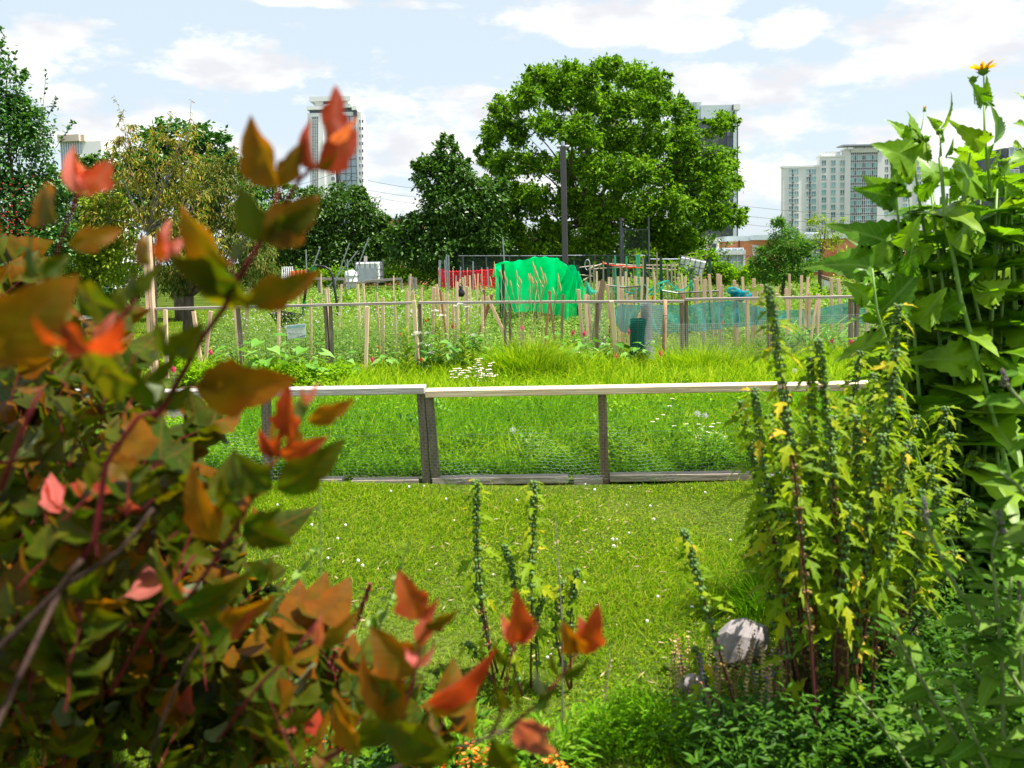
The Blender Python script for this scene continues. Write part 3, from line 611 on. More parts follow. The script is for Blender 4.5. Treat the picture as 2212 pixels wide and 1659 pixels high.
# apartment block at right
Y = 330
ab = facade('apartment_block', 'pale wide apartment block with teal windows and a central glass bay, at right', 'building', Y)
B(ab, 'wall', CONC2, [(1694, 1773, 360, None, 1.5, 4), (1771, 1826, 338, None, .8, 4), (1824, 1836, 323, None, 0, 4), (1894, 1909, 323, None, 0, 4), (1834, 1896, 323, 329, 0, 4), (1836, 1895, 329, None, .9, 3.9), (1907, 2002, 332, None, .8, 4)], Y)
B(ab, 'parapet', CONC, [(1692, 1774, 357, 361, 1.2, 4.3), (1769, 1826, 335, 339, .5, 4.3), (1822, 1911, 320, 324, -.3, 4.3), (1907, 2004, 329, 333, .5, 4.3)], Y)
B(ab, 'roof_box', CONC, [(1777, 1816, 327, 336, 1, 3.8), (1849, 1887, 309, 321, 1, 3.8), (1915, 1950, 329, 331, 1, 3.8)], Y)
g = Geo(); q0, q1 = P(1815, 319, Y), P(1912, 315, Y); g.box((q0.x, Y - 2.5, q1.z), (q1.x, Y + 4, q1.z + .5))
for u in (1830, 1866, 1905): g.beam((P(u, 500, Y).x - .6, Y, q1.z - 1.4), (P(u, 500, Y).x, Y, q1.z), .25, .25)
g.build('roof_canopy', STEELL, ab)
fl_ = [371 + 15.95 * i for i in range(9)]
pw = winmesh(1.8, 2.05, 2, 2, .07, .2, (TGL, FRM), .3)
cols = [(1709, 1.6), (1721, 1.6), (1747, 1.6), (1759, 1.6), (1780, .9), (1800, .9), (1820, .9)]
windows(ab, pw, [(u, v) for u in (1708.5, 1720, 1746, 1757.5) for v in fl_], Y + 1.45)
pw = winmesh(1.8, 2.05, 2, 2, .07, .2, (TGL, FRM), .3)
windows(ab, pw, [(u, v - 19) for u in (1779.5, 1799.5, 1819.5) for v in fl_ + [fl_[-1] + 16]], Y + .75)
pw = winmesh(1.8, 2.05, 2, 2, .07, .2, (TGL, FRM), .3)
windows(ab, pw, [(u, v - 21) for u in (1914, 1934, 1955, 1985) for v in fl_[:8]], Y + .75)
B(ab, 'spandrel', CAGE, [(1712.6, 1716, 366, 508, 1.3, 1.48), (1750, 1753.5, 366, 508, 1.3, 1.48)], Y)
B(ab, 'bay_glass', TGL, [(1836.5, 1894.5, 329, 506, .6, .85)], Y)
g = Geo(); x0, x1 = P(1836.5, 500, Y).x, P(1894.5, 500, Y).x; z0, z1 = P(1865, 506, Y).z, P(1865, 329, Y).z
for i in range(15): g.box((x0 + (x1 - x0) * i / 14 - .08, Y + .35, z0), (x0 + (x1 - x0) * i / 14 + .08, Y + .59, z1))
for j in range(12):
    zz = z1 - j * 2.94
    for dz in (0, -.9, -1.15): g.box((x0, Y + .33, zz + dz - .07), (x1, Y + .58, zz + dz + .07))
g.build('bay_mullions', FRM, ab)
g = Geo()
for j in range(11):
    zz = z1 - j * 2.94; g.box((x0, Y + .52, zz - .85), (x1, Y + .57, zz - .05))
for i in (2.1, 6.1, 6.9, 11.1): g.box((x0 + (x1 - x0) * i / 14, Y + .53, z0), (x0 + (x1 - x0) * (i + .85) / 14, Y + .575, z1))
g.build('bay_spandrel', solid('dark spandrel', (.14, .14, .16), None, .4, .3), ab)
# grey building at the right edge
Y = 260
gb = facade('grey_building', 'grey flat roofed building at the right edge behind the cup plant', 'building', Y)
B(gb, 'wall', DARKC, [(2166, 2330, 318, None, 0, 12), (2120, 2166, 336, None, .8, 12)], Y)
pw = winmesh(3.0, 2.8, 2, 1, .1, .2, (PANEL, FRM)); windows(gb, pw, [(2190, 328), (2190, 352), (2190, 376), (2190, 400)], Y - .1)
# building behind the cherry tree with an overhanging beige roof
Y = 140
hb = facade('hall_building', 'glass fronted building with a beige overhanging roof, behind the trees at far left', 'building', Y)
B(hb, 'wall', CONC, [(150, 226, 304, None, .5, 12)], Y)
p0, p1, p2 = P(128, 300, Y), P(174, 298, Y), P(232, 318, Y + 9)
g = Geo(); g.beam(p0, p1, 1.2, 1.1, bev=.01); g.beam((p1.x, p1.y, p1.z), (p2.x, p2.y, p1.z - .1), 1.2, 1.1, bev=.01)
g.build('roof_edge', solid('beige roof edge', (.62, .52, .44), None, .7, .5), hb)
g = Geo(); g.box((p0.x, Y + .3, -4), (p1.x - .2, Y + .45, p1.z - .6)); g.build('glass_wall', PANEL, hb)
g = Geo()
for i in range(9): g.box((p0.x + (p1.x - p0.x) * i / 9, Y + .1, -4), (p0.x + (p1.x - p0.x) * i / 9 + .12, Y + .29, p1.z - .6))
g.build('mullion_row', FRM, hb)
# brick school
Y = 95
br = facade('brick_school', 'orange brick school with a white fascia and white wall letters, behind the feathery tree', 'building', Y)
B(br, 'wall', BRICK, [(1577, 1645, 520, None, 0, 5), (1645, 1800, 516, None, .02, 5), (1800, 1985, 514, None, -1.2, 5)], Y)
B(br, 'fascia', WPAN, [(1572, 1618, 510, 521, -.25, 5.2), (1618, 1990, 505, 515.5, -1.5, 5.2)], Y)
B(br, 'downpipe', PIPEB, [(1594.5, 1596, 519, 548, -.3, -.1)], Y)
B(br, 'pilaster', solid('dark red brick', (.26, .09, .06), None, .9, 2), [(1770, 1776, 519, None, -.25, -.02), (1849, 1853, 519, None, -1.4, -1.2)], Y)
B(br, 'canopy', WPAN, [(1744, 1774, 568, 572, -3, -.3)], Y)
g = winmesh(1.7, 4.4, 2, 6, .05, .15); windows(br, g, [(1755, 545)], Y - .2)
FNT = {}
def letters(txt, u, v, Y, hpx, mat, parent, ext=.05):
    cu = bpy.data.curves.new('letters', 'FONT'); cu.body = txt; cu.size = hpx * Y / FPX / .72; cu.extrude = ext; cu.offset = .03
    ob = bpy.data.objects.new('tmp', cu); SC.collection.objects.link(ob); dg = bpy.context.evaluated_depsgraph_get()
    me = bpy.data.meshes.new_from_object(ob.evaluated_get(dg)); bpy.data.objects.remove(ob)
    o = bpy.data.objects.new('letters', me); SC.collection.objects.link(o); me.materials.clear(); me.materials.append(mat); me.name = 'letters'
    o.parent = parent; o.rotation_euler = (R(90), 0, 0); o.location = P(u, v, Y) - parent.location; return o
for tx, u, v in (('Win', 1624, 535), ('Colle', 1624.5, 543.5), ('Instit', 1626, 551.5), ('30.', 1631.5, 559.5)): letters(tx, u, v, Y - .12, 6.2, FRM, br)
Y = 88
ann = facade('glazed_annex', 'low annex with a white flat roof and six pane windows beside the brick school', 'building', Y)
B(ann, 'wall', CONC2, [(1500, 1602, 551, None, .4, 8)], Y)
B(ann, 'roof_slab', FRM, [(1494, 1608, 541, 551, -.5, 8)], Y); B(ann, 'corner_post', FRM, [(1604, 1608, 551, 583, -.3, .3)], Y)
pw = winmesh(1.95, 1.4 * 2, 3, 2, .045, .12, (PANEL, FRM)); windows(ann, pw, [(1585.5, 565), ], Y - .02)
pw = winmesh(.75, 2.8, 1, 2, .045, .12, (PANEL, FRM)); windows(ann, pw, [(1556, 565), (1540, 565), (1524, 565)], Y - .02)
Y = 140
mh = facade('mansard_house', 'beige mansard roofed building with arched white dormers beside the big tree', 'building', Y)
g = Geo(); a0, a1 = P(1508, 500, Y).x, P(1576, 500, Y).x; zb, zt = P(1540, 545, Y).z, P(1540, 514, Y).z
g.add([(a0, Y, -4), (a1, Y, -4), (a1, Y, zb), (a0, Y, zb), (a0 + .6, Y + 1, zt), (a1 - .6, Y + 1, zt), (a1, Y + 12, -4), (a1, Y + 12, zb), (a1 - .6, Y + 11, zt), (a0, Y + 12, -4), (a0, Y + 12, zb), (a0 + .6, Y + 11, zt)],
      [[0, 1, 2, 3], [3, 2, 5, 4], [1, 6, 7, 2], [2, 7, 8, 5], [4, 5, 8, 11], [0, 3, 10, 9], [3, 4, 11, 10]])
g.build('mansard_roof', solid('beige mansard', (.62, .47, .34), (.56, .42, .30), .8, .5), mh)
B(mh, 'cornice', FRM, [(1506, 1578, 541, 543.5, -.4, 1)], Y)
for u in (1541, 1569, 1517):
    g = Geo(); q = P(u, 537, Y); g.box((q.x - .62, Y - .3, q.z - .7), (q.x + .62, Y + 1, q.z + .9))
    k = 10; vs = [(q.x + .75 * math.cos(math.pi * i / k), yy, q.z + .9 + .5 * math.sin(math.pi * i / k)) for yy in (Y - .4, Y + 1) for i in range(k + 1)]
    g.add(vs, [[i, i + 1, k + 2 + i, k + 1 + i] for i in range(k)]); g.l.append(np.arange(k + 1) + g.n - 2 * k - 2); g.t.append(np.array([k + 1])); g.m.append(np.array([0]))
    o = g.build('dormer', FRM, mh); g = Geo(); g.box((q.x - .38, Y - .33, q.z - .5), (q.x + .38, Y - .303, q.z + .75)); pn = g.build('pane', WGL, None); pn.parent = o; pn.location = -mh.location
# brick wall seen through the trees at left, and other low houses
Y = 70
o = facade('brick_wing', 'strip of orange brick building seen through the gap between the dark trees', 'building', Y)
B(o, 'wall', BRICK, [(780, 905, 474, None, 0, 8)], Y); B(o, 'fascia', WPAN, [(778, 907, 471, 474.5, -.2, 8)], Y)
# ramp with railing at right
Y = 33
rp = thing('access_ramp', 'concrete access ramp with brown sloping railings, at right behind the stakes', 'ramp', tuple(P(1840, 640, Y)))
g = Geo()
for (u0, v0, u1, v1) in ((1772, 595, 1880, 628), (1774, 600, 1880, 633), (1820, 596, 1885, 625)): g.tube([P(u0, v0, Y), P(u1, v1, Y)], .035)
for u, v, h in ((1772, 595, 40), (1800, 605, 38), (1835, 615, 30), (1870, 626, 24)): g.tube([P(u, v, Y), P(u, v + h, Y)], .03)
g.build('railing', solid('brown rail paint', (.16, .05, .04), None, .5, 10), rp)
g = Geo(); A_ = [P(1780, 604, Y), P(1880, 634, Y), P(1880, 655, Y), P(1780, 632, Y)]
vs = [tuple(q) for q in A_] + [tuple(q + Vector((0, .15, 0))) for q in A_]
g.add(vs, [[0, 1, 2, 3], [7, 6, 5, 4], [0, 4, 5, 1], [1, 5, 6, 2], [2, 6, 7, 3], [3, 7, 4, 0]]); g.build('ramp_wall', CONC2, rp)
# utility pole, wires
Y = 66
up_ = thing('utility_pole', 'wooden utility pole in front of the white tower with thin wires', 'utility pole', tuple(P(729, 600, Y)))
g = Geo(); q = P(729, 365, Y); g.tube([(q.x, Y, -4.3), (q.x, Y, q.z)], [.17, .13], 8); g.build('pole', BARK, up_)
g = Geo(); g.tube([(q.x + .15, Y - .2, q.z - .9), (q.x + .15, Y - .2, q.z - .1)], .12, 8); g.build('insulator', CAGE, up_)
def wire(p0, p1, sag, r=.018):
    p0, p1 = Vector(p0), Vector(p1); return [p0.lerp(p1, t / 12) - Vector((0, 0, sag * 4 * (t / 12) * (1 - t / 12))) for t in range(13)]
g = Geo()
g.tube(wire(P(729, 372, Y), P(430, 418, 60), .6), .012, 4); g.tube(wire(P(729, 372, Y), P(1010, 412, 62), .4), .012, 4); g.tube(wire(P(735, 398, 70), P(1010, 432, 70), .3), .012, 4)
g.tube(wire(P(729, 374, Y), P(760, 375, Y - 2), .9), .02, 4); g.tube(wire(P(780, 420, 70), P(1010, 450, 70), .2), .012, 4)
for v in (448, 469, 487): g.tube(wire(P(1590, v - 5, 75), P(1960, v + 18, 75), .25), .014, 4)
g.build('wire', PIPEB, up_)
# lamp post
Y = 30
lp = thing('lamp_post', 'tall dark square lamp post standing behind the green cover', 'lamp post', (P(1218, 560, Y).x, Y, 0))
g = Geo(); q = P(1216, 316, Y); qb = P(1221, 560, Y); g.beam((qb.x, Y, 0), q, .2, .2, up=(0, 1, 0)); g.build('pole', STEEL, lp)
g = Geo()
for s in (-1, 1):
    g.beam((q.x + s * .09, Y, q.z - .02), (q.x + s * .22, Y, q.z - .02), .2, .1, bev=.3)
g.build('lamp_head', STEELL, lp); g = Geo(); g.tube([(q.x, Y, q.z), (q.x, Y, q.z + .17)], [.08, .065], 10); g.build('photocell', STEELL, lp)
# chain link fence with tall posts
Y = 41.5
cf = thing('chain_link_fence', 'tall grey chain link fence under the biggest tree, behind the trellises', 'fence', (P(1300, 600, Y).x, Y, 0))
g = Geo()
for (u, v, r) in ((1341, 470, .07), (1401, 468, .05), (1345, 492, .04)): q = P(u, v, Y); Geo().tube([(q.x, Y, 0), q], r, 8).build('post', CAGE, cf)
for u in (1000, 1050, 1100, 1160, 1225, 1285, 1480, 1520): q = P(u, 552, Y); Geo().tube([(q.x, Y, 0), q], .035, 8).build('post', CAGE, cf)
for (u0, u1, v) in ((990, 1225, 553), (1225, 1405, 552), (1341, 1401, 496), (1405, 1540, 560)): Geo().tube([P(u0, v, Y), P(u1, v, Y)], .03, 6).build('rail', CAGE, cf)
A_, B_ = [], []
x0, x1 = P(990, 560, Y).x, P(1405, 560, Y).x; zt = P(1200, 553, Y).z
def clk(x0, x1, z0, z1, s):
    h = z1 - z0
    for i in range(int((x1 - x0 + h) / s)):
        for sg in (1, -1):
            xa = x0 - h + i * s if sg > 0 else x0 + i * s
            xb = xa + h * sg
            t0, t1 = 0.0, 1.0
            if xa < x0: t0 = (x0 - xa) / (xb - xa) if xb != xa else 1
            if xa > x1: t0 = (x1 - xa) / (xb - xa)
            if xb > x1: t1 = (x1 - xa) / (xb - xa)
            if xb < x0: t1 = (x0 - xa) / (xb - xa)
            if t0 < t1: A_.append((xa + (xb - xa) * t0, Y, z0 + h * t0)); B_.append((xa + (xb - xa) * t1, Y, z0 + h * t1))
clk(x0, x1, 0, zt, .11); clk(P(1345, 560, Y).x, P(1401, 560, Y).x, zt, P(1370, 496, Y).z, .11)
Geo().segs(A_, B_, .0035).build('chain_mesh', CAGE, cf)
# ------------------------------------------------------------------ grass and weeds
PH_ = rng.uniform(0, 6.28, 40)
def pn(x, y, s):                               # patchiness, about -1..1
    return (np.sin(x * s + PH_[0] + 1.7 * np.sin(y * s * .7 + PH_[1])) + np.sin(y * s * 1.3 + PH_[2] + 1.3 * np.sin(x * s * .9 + PH_[3])) + np.sin((x + y) * s * .6 + PH_[4])) / 3
def field(n, y0, y1, u0=-60, u1=2280, p=1.0):
    q = p + 1; y = (rng.uniform(0, 1, n) * (y1 ** q - y0 ** q) + y0 ** q) ** (1 / q); u = rng.uniform(u0, u1, n)
    x = (u - 1106) / FPX * y; return x, y
def blade_patch(g, x, y, h, wd, lean, seg=2, z0=-.01):
    n = len(x); p = np.stack([x, y, gz(x, y) + z0], 1); g.blades(p, h, wd, lean, rng.uniform(0, 6.28, n), seg)
nfy = lambda x: NA.y + (NB.y - NA.y) / (NB.x - NA.x) * (x - NA.x)
g = Geo(); x, y = field(190000, 2.2, 5.98, -80, 2300, .55); k = y < nfy(x) - .06; x, y = x[k], y[k]
hh = .028 + .018 * pn(x, y, 3.1) + .012 * rng.random(len(x)); hh = np.clip(hh, .014, .07)
blade_patch(g, x, y, hh * rng.uniform(.7, 1.5, len(x)), .0042 * (y / 3.2) ** .6, rng.uniform(.2, 1.5, len(x)))
x, y = field(1800, 2.6, 5.95); k = y < nfy(x) - .03; x, y = x[k], y[k]; blade_patch(g, x, y, rng.uniform(.06, .12, len(x)), .005, rng.uniform(.4, 1.2, len(x)), 3)
x, y = field(60000, 8.8, 30, -400, 640, .4); k = x < cp.x + .1 + (y > 12.3) * (3.4 + (y - 12.3) * .2); blade_patch(g, x[k], y[k], rng.uniform(.05, .11, k.sum()), .013, rng.uniform(.2, 1.2, k.sum()), 1)
x, y = field(16000, 5.9, 9.0, -500, 250, .6); blade_patch(g, x, y, rng.uniform(.05, .1, len(x)), .009, rng.uniform(.2, 1.2, len(x)), 1)
tag(g.build('lawn_grass', LAWN), 'short mown lawn grass in front of the near timber fence', 'grass', kind='stuff')
# clover leaves between the blades
g = Geo(); x, y = field(26000, 2.4, 5.9, p=.6); k = (pn(x, y, 2.3) > .05) & (y < nfy(x) - .1); x, y = x[k], y[k]; n = len(x)
g.inst(OVAL, np.stack([x, y, gz(x, y) + rng.uniform(.015, .04, n)], 1), rnd(n) * [1, 1, .2], np.array([0, 0, 1.]) + rnd(n) * .45, rng.uniform(.009, .016, n))
tag(g.build('clover_leaves', LAWN), 'patches of low clover leaves in the lawn', 'clover', kind='stuff')
WHITEF = solid('white petal', (.85, .84, .80), (.7, .68, .62), .6, 20)
g = Geo(); x, y = field(110, 2.6, 5.9, p=.9)
for a_, b_ in zip(x, y):
    if b_ < nfy(a_) - .05: ball(g, (a_, b_, float(gz(a_, b_)) + .045), .0085 * rng.uniform(.6, 1.2))
tag(g.build('clover_blossoms', WHITEF), 'small white clover flowers dotted over the lawn', 'clover flowers', kind='stuff')
# straw and dead bits
g = Geo(); x, y = field(1300, 2.4, 5.95, p=.8); k = (pn(x + 3, y, 1.9) > .1); x, y = x[k], y[k]
g.inst(RHOMB, np.stack([x, y, gz(x, y) + .02], 1), rnd(len(x)) * [1, 1, .25], rnd(len(x)), np.stack([rng.uniform(.02, .06, len(x)), np.full(len(x), .012), np.full(len(x), .01)], 1))
STRAW = solid('straw', (.48, .38, .22), (.30, .20, .11), .8, 12, island=True)
tag(g.build('dry_straw', STRAW), 'dry straw and dead blades lying in the lawn', 'straw', kind='stuff')
# tall grass between the fences
g = Geo()
x, y = field(30000, 8.0, 11.4, 380, 2280, .8); hh = .25 + .12 * pn(x, y, 1.9) + rng.uniform(-.06, .1, len(x)); k = ~((x < P(760, 800, 10).x) & (y < 11)); x, y, hh = x[k], y[k], hh[k]
blade_patch(g, x, y, np.clip(hh * 1.15, .1, .55), .016, rng.uniform(.2, 1.6, len(x)), 3)
x, y = field(20000, 6.1, 8.4, 560, 2280, .8); k = (pn(x, y, 1.7) > -.2) & (y > nfy(x) + .1); x, y = x[k], y[k]; blade_patch(g, x, y, rng.uniform(.12, .38, len(x)), .011, rng.uniform(.2, 1.2, len(x)), 3)
x, y = field(5000, 11.4, 13.5, 1350, 2200, .8); blade_patch(g, x, y, rng.uniform(.2, .5, len(x)), .012, rng.uniform(.2, 1.2, len(x)), 3)
tag(g.build('tall_grass', TALL), 'bright yellow green uncut grass between the two timber fences', 'tall grass', kind='stuff')
g = Geo(); x, y = field(30000, 6.5, 8.3, 500, 2280, .8); k = pn(x, y, 1.6) > -.5; x, y = x[k], y[k]
blade_patch(g, x, y, np.clip(.30 + .12 * pn(x, y, 2.2) + rng.uniform(-.08, .1, len(x)), .1, .5), .012, rng.uniform(.2, 1.5, len(x)), 3)
x, y = field(26000, 5.98, 7.0, 380, 2280, .8); k = y > nfy(x) + .06; x, y = x[k], y[k]; blade_patch(g, x, y, rng.uniform(.06, .24, len(x)), .007, rng.uniform(.3, 1.4, len(x)), 2)
tag(g.build('deep_grass', TALLD), 'deeper green long grass just behind the near chicken wire', 'tall grass', kind='stuff')
def weeds(g, gs, x, y, h, nl_, size, tm=RHOMB, up=.35, spread=.3, flat=.5, stem=.003):
    n = len(x); h = np.broadcast_to(h, n); z = gz(x, y); lean = rng.normal(size=(n, 2)) * .18
    t = rng.uniform(.12, 1.02, (n, nl_)); a = rng.uniform(0, 6.28, (n, nl_)); rr = spread * h[:, None] * rng.uniform(.1, 1, (n, nl_)) * (1.15 - t)
    X = x[:, None] + lean[:, :1] * h[:, None] * t + np.cos(a) * rr; Yy = y[:, None] + lean[:, 1:] * h[:, None] * t + np.sin(a) * rr; Zz = z[:, None] + h[:, None] * t
    pos = np.stack([X, Yy, Zz], -1).reshape(-1, 3); d = np.stack([np.cos(a), np.sin(a), up + 0 * a + rng.normal(size=a.shape) * .35], -1).reshape(-1, 3)
    nn = np.array([0, 0, 1.]) + rnd(len(pos)) * flat - d * .3
    g.inst(tm, pos, unit(d), nn, (size * rng.uniform(.6, 1.3, (n, nl_)) * (1.2 - .5 * t)).ravel())
    if gs is not None: gs.segs(np.stack([x, y, z], 1), np.stack([x + lean[:, 0] * h, y + lean[:, 1] * h, z + h], 1), stem)
g = Geo()
x, y = field(5200, 5.98, 7.3, 330, 2280, .8); k = y > nfy(x) + .1; x, y = x[k], y[k]
weeds(g, None, x, y, np.clip(.13 + .12 * pn(x, y, 3.4) + rng.uniform(-.05, .1, len(x)), .03, .38), 12, .036, LANCE, up=.6)
x, y = field(900, 7.2, 8.6, 400, 2280); weeds(g, None, x, y, rng.uniform(.15, .34, len(x)), 14, .045, OVAL)
x, y = field(900, 6.0, 7.6, -100, 620); weeds(g, None, x, y, rng.uniform(.1, .25, len(x)), 16, .04)
x, y = field(120, 9.6, 11.4, 430, 760); weeds(g, None, x, y, rng.uniform(.1, .3, len(x)), 16, .05, OVAL)
tag(g.build('low_weeds', WEED), 'leafy green weeds crowding behind the near chicken wire', 'weeds', kind='stuff')
# beyond the far fence
g, gs = Geo(), Geo()
x, y = field(5200, 11.7, 20, 430, 2280, .5); k = (pn(x, y, .9) > -.75); x, y = x[k], y[k]; uu = 1106 + x / y * FPX
hh = np.clip(.40 + .25 * pn(x, y, .8) + rng.uniform(-.12, .2, len(x)), .12, .9); hh = np.where((uu > 1060) & (uu < 1275) & (y < 18.9), np.minimum(hh, .24), hh); hh = np.where((uu > 1300) & (y < 13.2), np.minimum(hh, .2), hh)
weeds(g, gs, x, y, hh, 14, .07)
x, y = field(5200, 19, 42, 600, 2250, .5)
weeds(g, gs, x, y, np.clip(.34 + .25 * pn(x, y, .5) + rng.uniform(-.2, .25, len(x)), .06, .8) * np.where(y > 30, .6, 1) * np.where(1106 + x / y * FPX > 1500, .45, 1), 10, .12)
tag(g.build('garden_weeds', WEEDF), 'mixed green growth filling the allotment plots beyond the middle fence', 'weeds', kind='stuff')
g, gs = Geo(), Geo(); x, y = field(2600, 11.8, 15.5, 470, 1060, .5)
weeds(g, gs, x, y, rng.uniform(.45, .85, len(x)), 16, .04, LANCE, up=.8, spread=.16)
o = g.build('wispy_plants', foliage('wispy leaf', [(.12, .22, .05), (.20, .32, .07), (.30, .40, .14)], .35, .5)); tag(o, 'wispy grey green flowering stems behind the middle fence, left half', 'weeds', kind='stuff')
g = Geo(); x, y = field(260, 12, 15.5, 480, 1050, .5)
for a_, b_ in zip(x, y): ball(g, (a_, b_, rng.uniform(.55, .82)), .011)
tag(g.build('pale_blossoms', solid('lilac petal', (.7, .6, .72), None, .6)), 'tiny pale lilac flower heads over the wispy plants', 'flowers', kind='stuff')
# soil beds
def soil(u0, v0, u1, v1, nm='soil_bed'): return patch(nm, u0, v0, u1, v1, SOIL, .012)
a_, b_ = P(330, 860, 8.2), P(760, 860, 11.2)
sheet('soil_bed', np.linspace(-4.2, -1.9, 24), np.linspace(7.6, 10.6, 24), SOIL, .014); sheet('soil_bed', np.linspace(-7, -2.6, 14), np.linspace(17, 24, 14), SOIL, .014)
eb = thing('bed_edging', 'pale boards edging the vegetable bed behind the near fence at left', 'edging board', (-3, 7.5, 0))
for (u0, v0, u1, v1) in ((330, 893, 560, 884), (560, 889, 640, 884)): A_, B_ = G(u0, v0, .05), G(u1, v1, .05); Geo().beam(A_, B_, .04, .09).build('board', WOODH, eb)
g = Geo(); x, y = field(130, 7.6, 9.6, 330, 600); weeds(g, None, x, y, rng.uniform(.05, .1, len(x)), 9, .07, OVAL, up=.9)
tag(g.build('lettuce_seedlings', BRIGHT), 'small pale green seedlings growing in the bare soil bed', 'seedlings', kind='stuff')

# ------------------------------------------------------------------ single plants
STEMG = solid('green stem', (.16, .28, .05), (.10, .20, .03), .6, 20)
STEMY = solid('yellow green stem', (.30, .36, .08), None, .6, 20)
def place(u, vbase, Y): q = P(u, vbase, Y); return np.array([q.x, Y, float(gz(q.x, Y))])
HEART = shaped([(-.12, .22), (-.05, .38), (.15, .46), (.4, .42), (.65, .27), (.85, .11)], .25, .3)
def leafy(name, label, cat, u, Y, h, n, size, tm=HEART, mat=BROAD, group=None, spread=1.0, stems=1):
    b = place(u, 700, Y); rt = thing(name, label, cat, tuple(b), group); gs, gl = Geo(), Geo()
    for s in range(stems):
        ln = rng.normal(size=2) * .12 * (stems > 1) * 2; top = b + [ln[0], ln[1], h * rng.uniform(.85, 1.05)]
        gs.tube([b, (b + top) / 2 + [.01, 0, 0], top], [.011, .009, .005], 5)
        for i in range(n):
            t = .25 + .75 * i / n; a = i * 2.4 + rng.normal() * .3 + s; p = b + (top - b) * t; L_ = size * (1.15 - .55 * t) * rng.uniform(.8, 1.15) * 1.0
            q = p + np.array([math.cos(a), math.sin(a), .5]) * L_ * .75 * spread; gs.tube([p, q], [.005, .003], 4)
            gl.inst(tm, [q], [[math.cos(a), math.sin(a), -.15 + .4 * (t > .85)]], [[rng.normal() * .25, rng.normal() * .25 - .15, 1]], [L_])
    gs.build('stem', STEMG, rt); gl.build('foliage', mat, rt, smooth=True); return rt
for k, (u, Y, h, lab) in enumerate(((572, 10.9, .62, 'broad leaved sunflower plant left of the small white sign'), (662, 10.8, .52, 'broad leaved sunflower plant under the small white sign'), (508, 11.0, .55, 'broad leaved sunflower plant at the second fence post'), (742, 11.0, .38, 'small sunflower plant right of the double fence post'), (835, 11.1, .36, 'small sunflower plant beside the pink flag near the leaning stake'), (625, 11.9, .5, 'sunflower plant directly behind the small white sign'))):
    leafy('sunflower_plant', lab, 'sunflower plant', u, Y, h, 9, .24 if k < 3 else .15, group='young sunflower plants along the middle fence')
for k, (u, Y, h) in enumerate(((975, 11.0, .52), (1005, 11.3, .5), (1045, 11.2, .5), (940, 11.3, .45), (1270, 11.2, .5), (1330, 11.2, .48), (1245, 11.6, .42))):
    leafy('squash_plant', 'dark broad leaved vegetable plant crowding the middle fence', 'vegetable plant', u, Y, h, 11, .17, group='broad leaved plants crowding the middle fence', stems=2)
def mound(name, label, u, v, Y, r, h, n, size, mat, tm=OVAL, cat='plant', group=None):
    b = place(u, v, Y); rt = thing(name, label, cat, tuple(b), group); g = Geo(); d = rnd(n); d[:, 2] = np.abs(d[:, 2]); q = rng.uniform(.45, 1.05, n)[:, None] * (1 + .18 * np.sin(d[:, :1] * 7 + d[:, 1:2] * 9))
    pos = b + d * [r, r, h] * q; g.inst(tm, pos, unit(d * [1, 1, .7] + rnd(n) * .6), unit(d * .6 + np.array([0, 0, .8]) + rnd(n) * .4), size * rng.uniform(.6, 1.2, n))
    gs = Geo(); [gs.tube([b, b + dd * [r * .7, r * .7, h * .8]], [.006, .003], 4) for dd in d[:12]]
    gs.build('stem', STEMG, rt); g.build('foliage', mat, rt); return rt
for (u, v, r, lab) in ((590, 815, .30, 'bushy light green potato plant left of the double fence post'), (656, 820, .34, 'largest bushy potato plant in front of the double fence post'), (733, 822, .27, 'bushy potato plant right of the double fence post'), (490, 815, .3, 'bushy potato plant below the second fence post'), (430, 820, .25, 'bushy potato plant partly behind the red leaved shrub')):
    mound('potato_plant', lab, u, v, 10.7, r * .85, .26, 700, .06, BRIGHT, cat='potato plant', group='potato plants in the bare soil bed')
for (u, v) in ((380, 730), (345, 745), (410, 745)): mound('courgette_plant', 'pale broad leaved plant behind the tall corner post', u, v, 12.5, .35, .22, 120, .12, BRIGHT, OVAL, 'vegetable plant', 'pale plants behind the corner post')
def clump(name, label, u, v, Y, n, h, r, wd, mat, cat='grass clump', lean=(.2, 1.0), heads=0, group=None):
    b = place(u, v, Y); rt = thing(name, label, cat, tuple(b), group); g = Geo(); off = rng.normal(size=(n, 2)) * r; p = b + np.stack([off[:, 0], off[:, 1], np.zeros(n)], 1)
    az_ = np.arctan2(off[:, 1], off[:, 0]) + rng.normal(size=n) * .6
    g.blades(p, h * rng.uniform(.55, 1.1, n), wd, rng.uniform(lean[0], lean[1], n), az_, 5); g.build('blades', mat, rt); return rt, b
clump('grass_clump', 'tall clump of arching bright grass in front of the green cover', 1140, 800, 10.6, 1500, .62, .22, .013, TALL)
clump('grass_clump', 'arching bright grass clump right of the double post, below the teal cloth', 1515, 790, 10.8, 800, .5, .22, .012, TALL)
clump('grass_clump', 'dark green grass clump behind the near chicken wire, right of centre', 1180, 930, 7.6, 900, .42, .2, .010, TALLD)
clump('grass_clump', 'grass tuft growing over the base board right of the single post', 1412, 1045, 5.95, 260, .16, .07, .006, TALLD, lean=(.3, 1.3))
for (u, Y, s) in ((1695, 12.3, .7), (1725, 12.5, .8), (1748, 12.2, .75), (1775, 12.6, .8), (1800, 12.3, .7), (1655, 12.5, .6)):
    clump('maize_plant', 'maize plant with long arching leaves behind the grey mesh', u, 760, Y, 16, s, .03, .065, BROAD, 'maize plant', (.5, 1.3), group='maize plants behind the grey mesh')
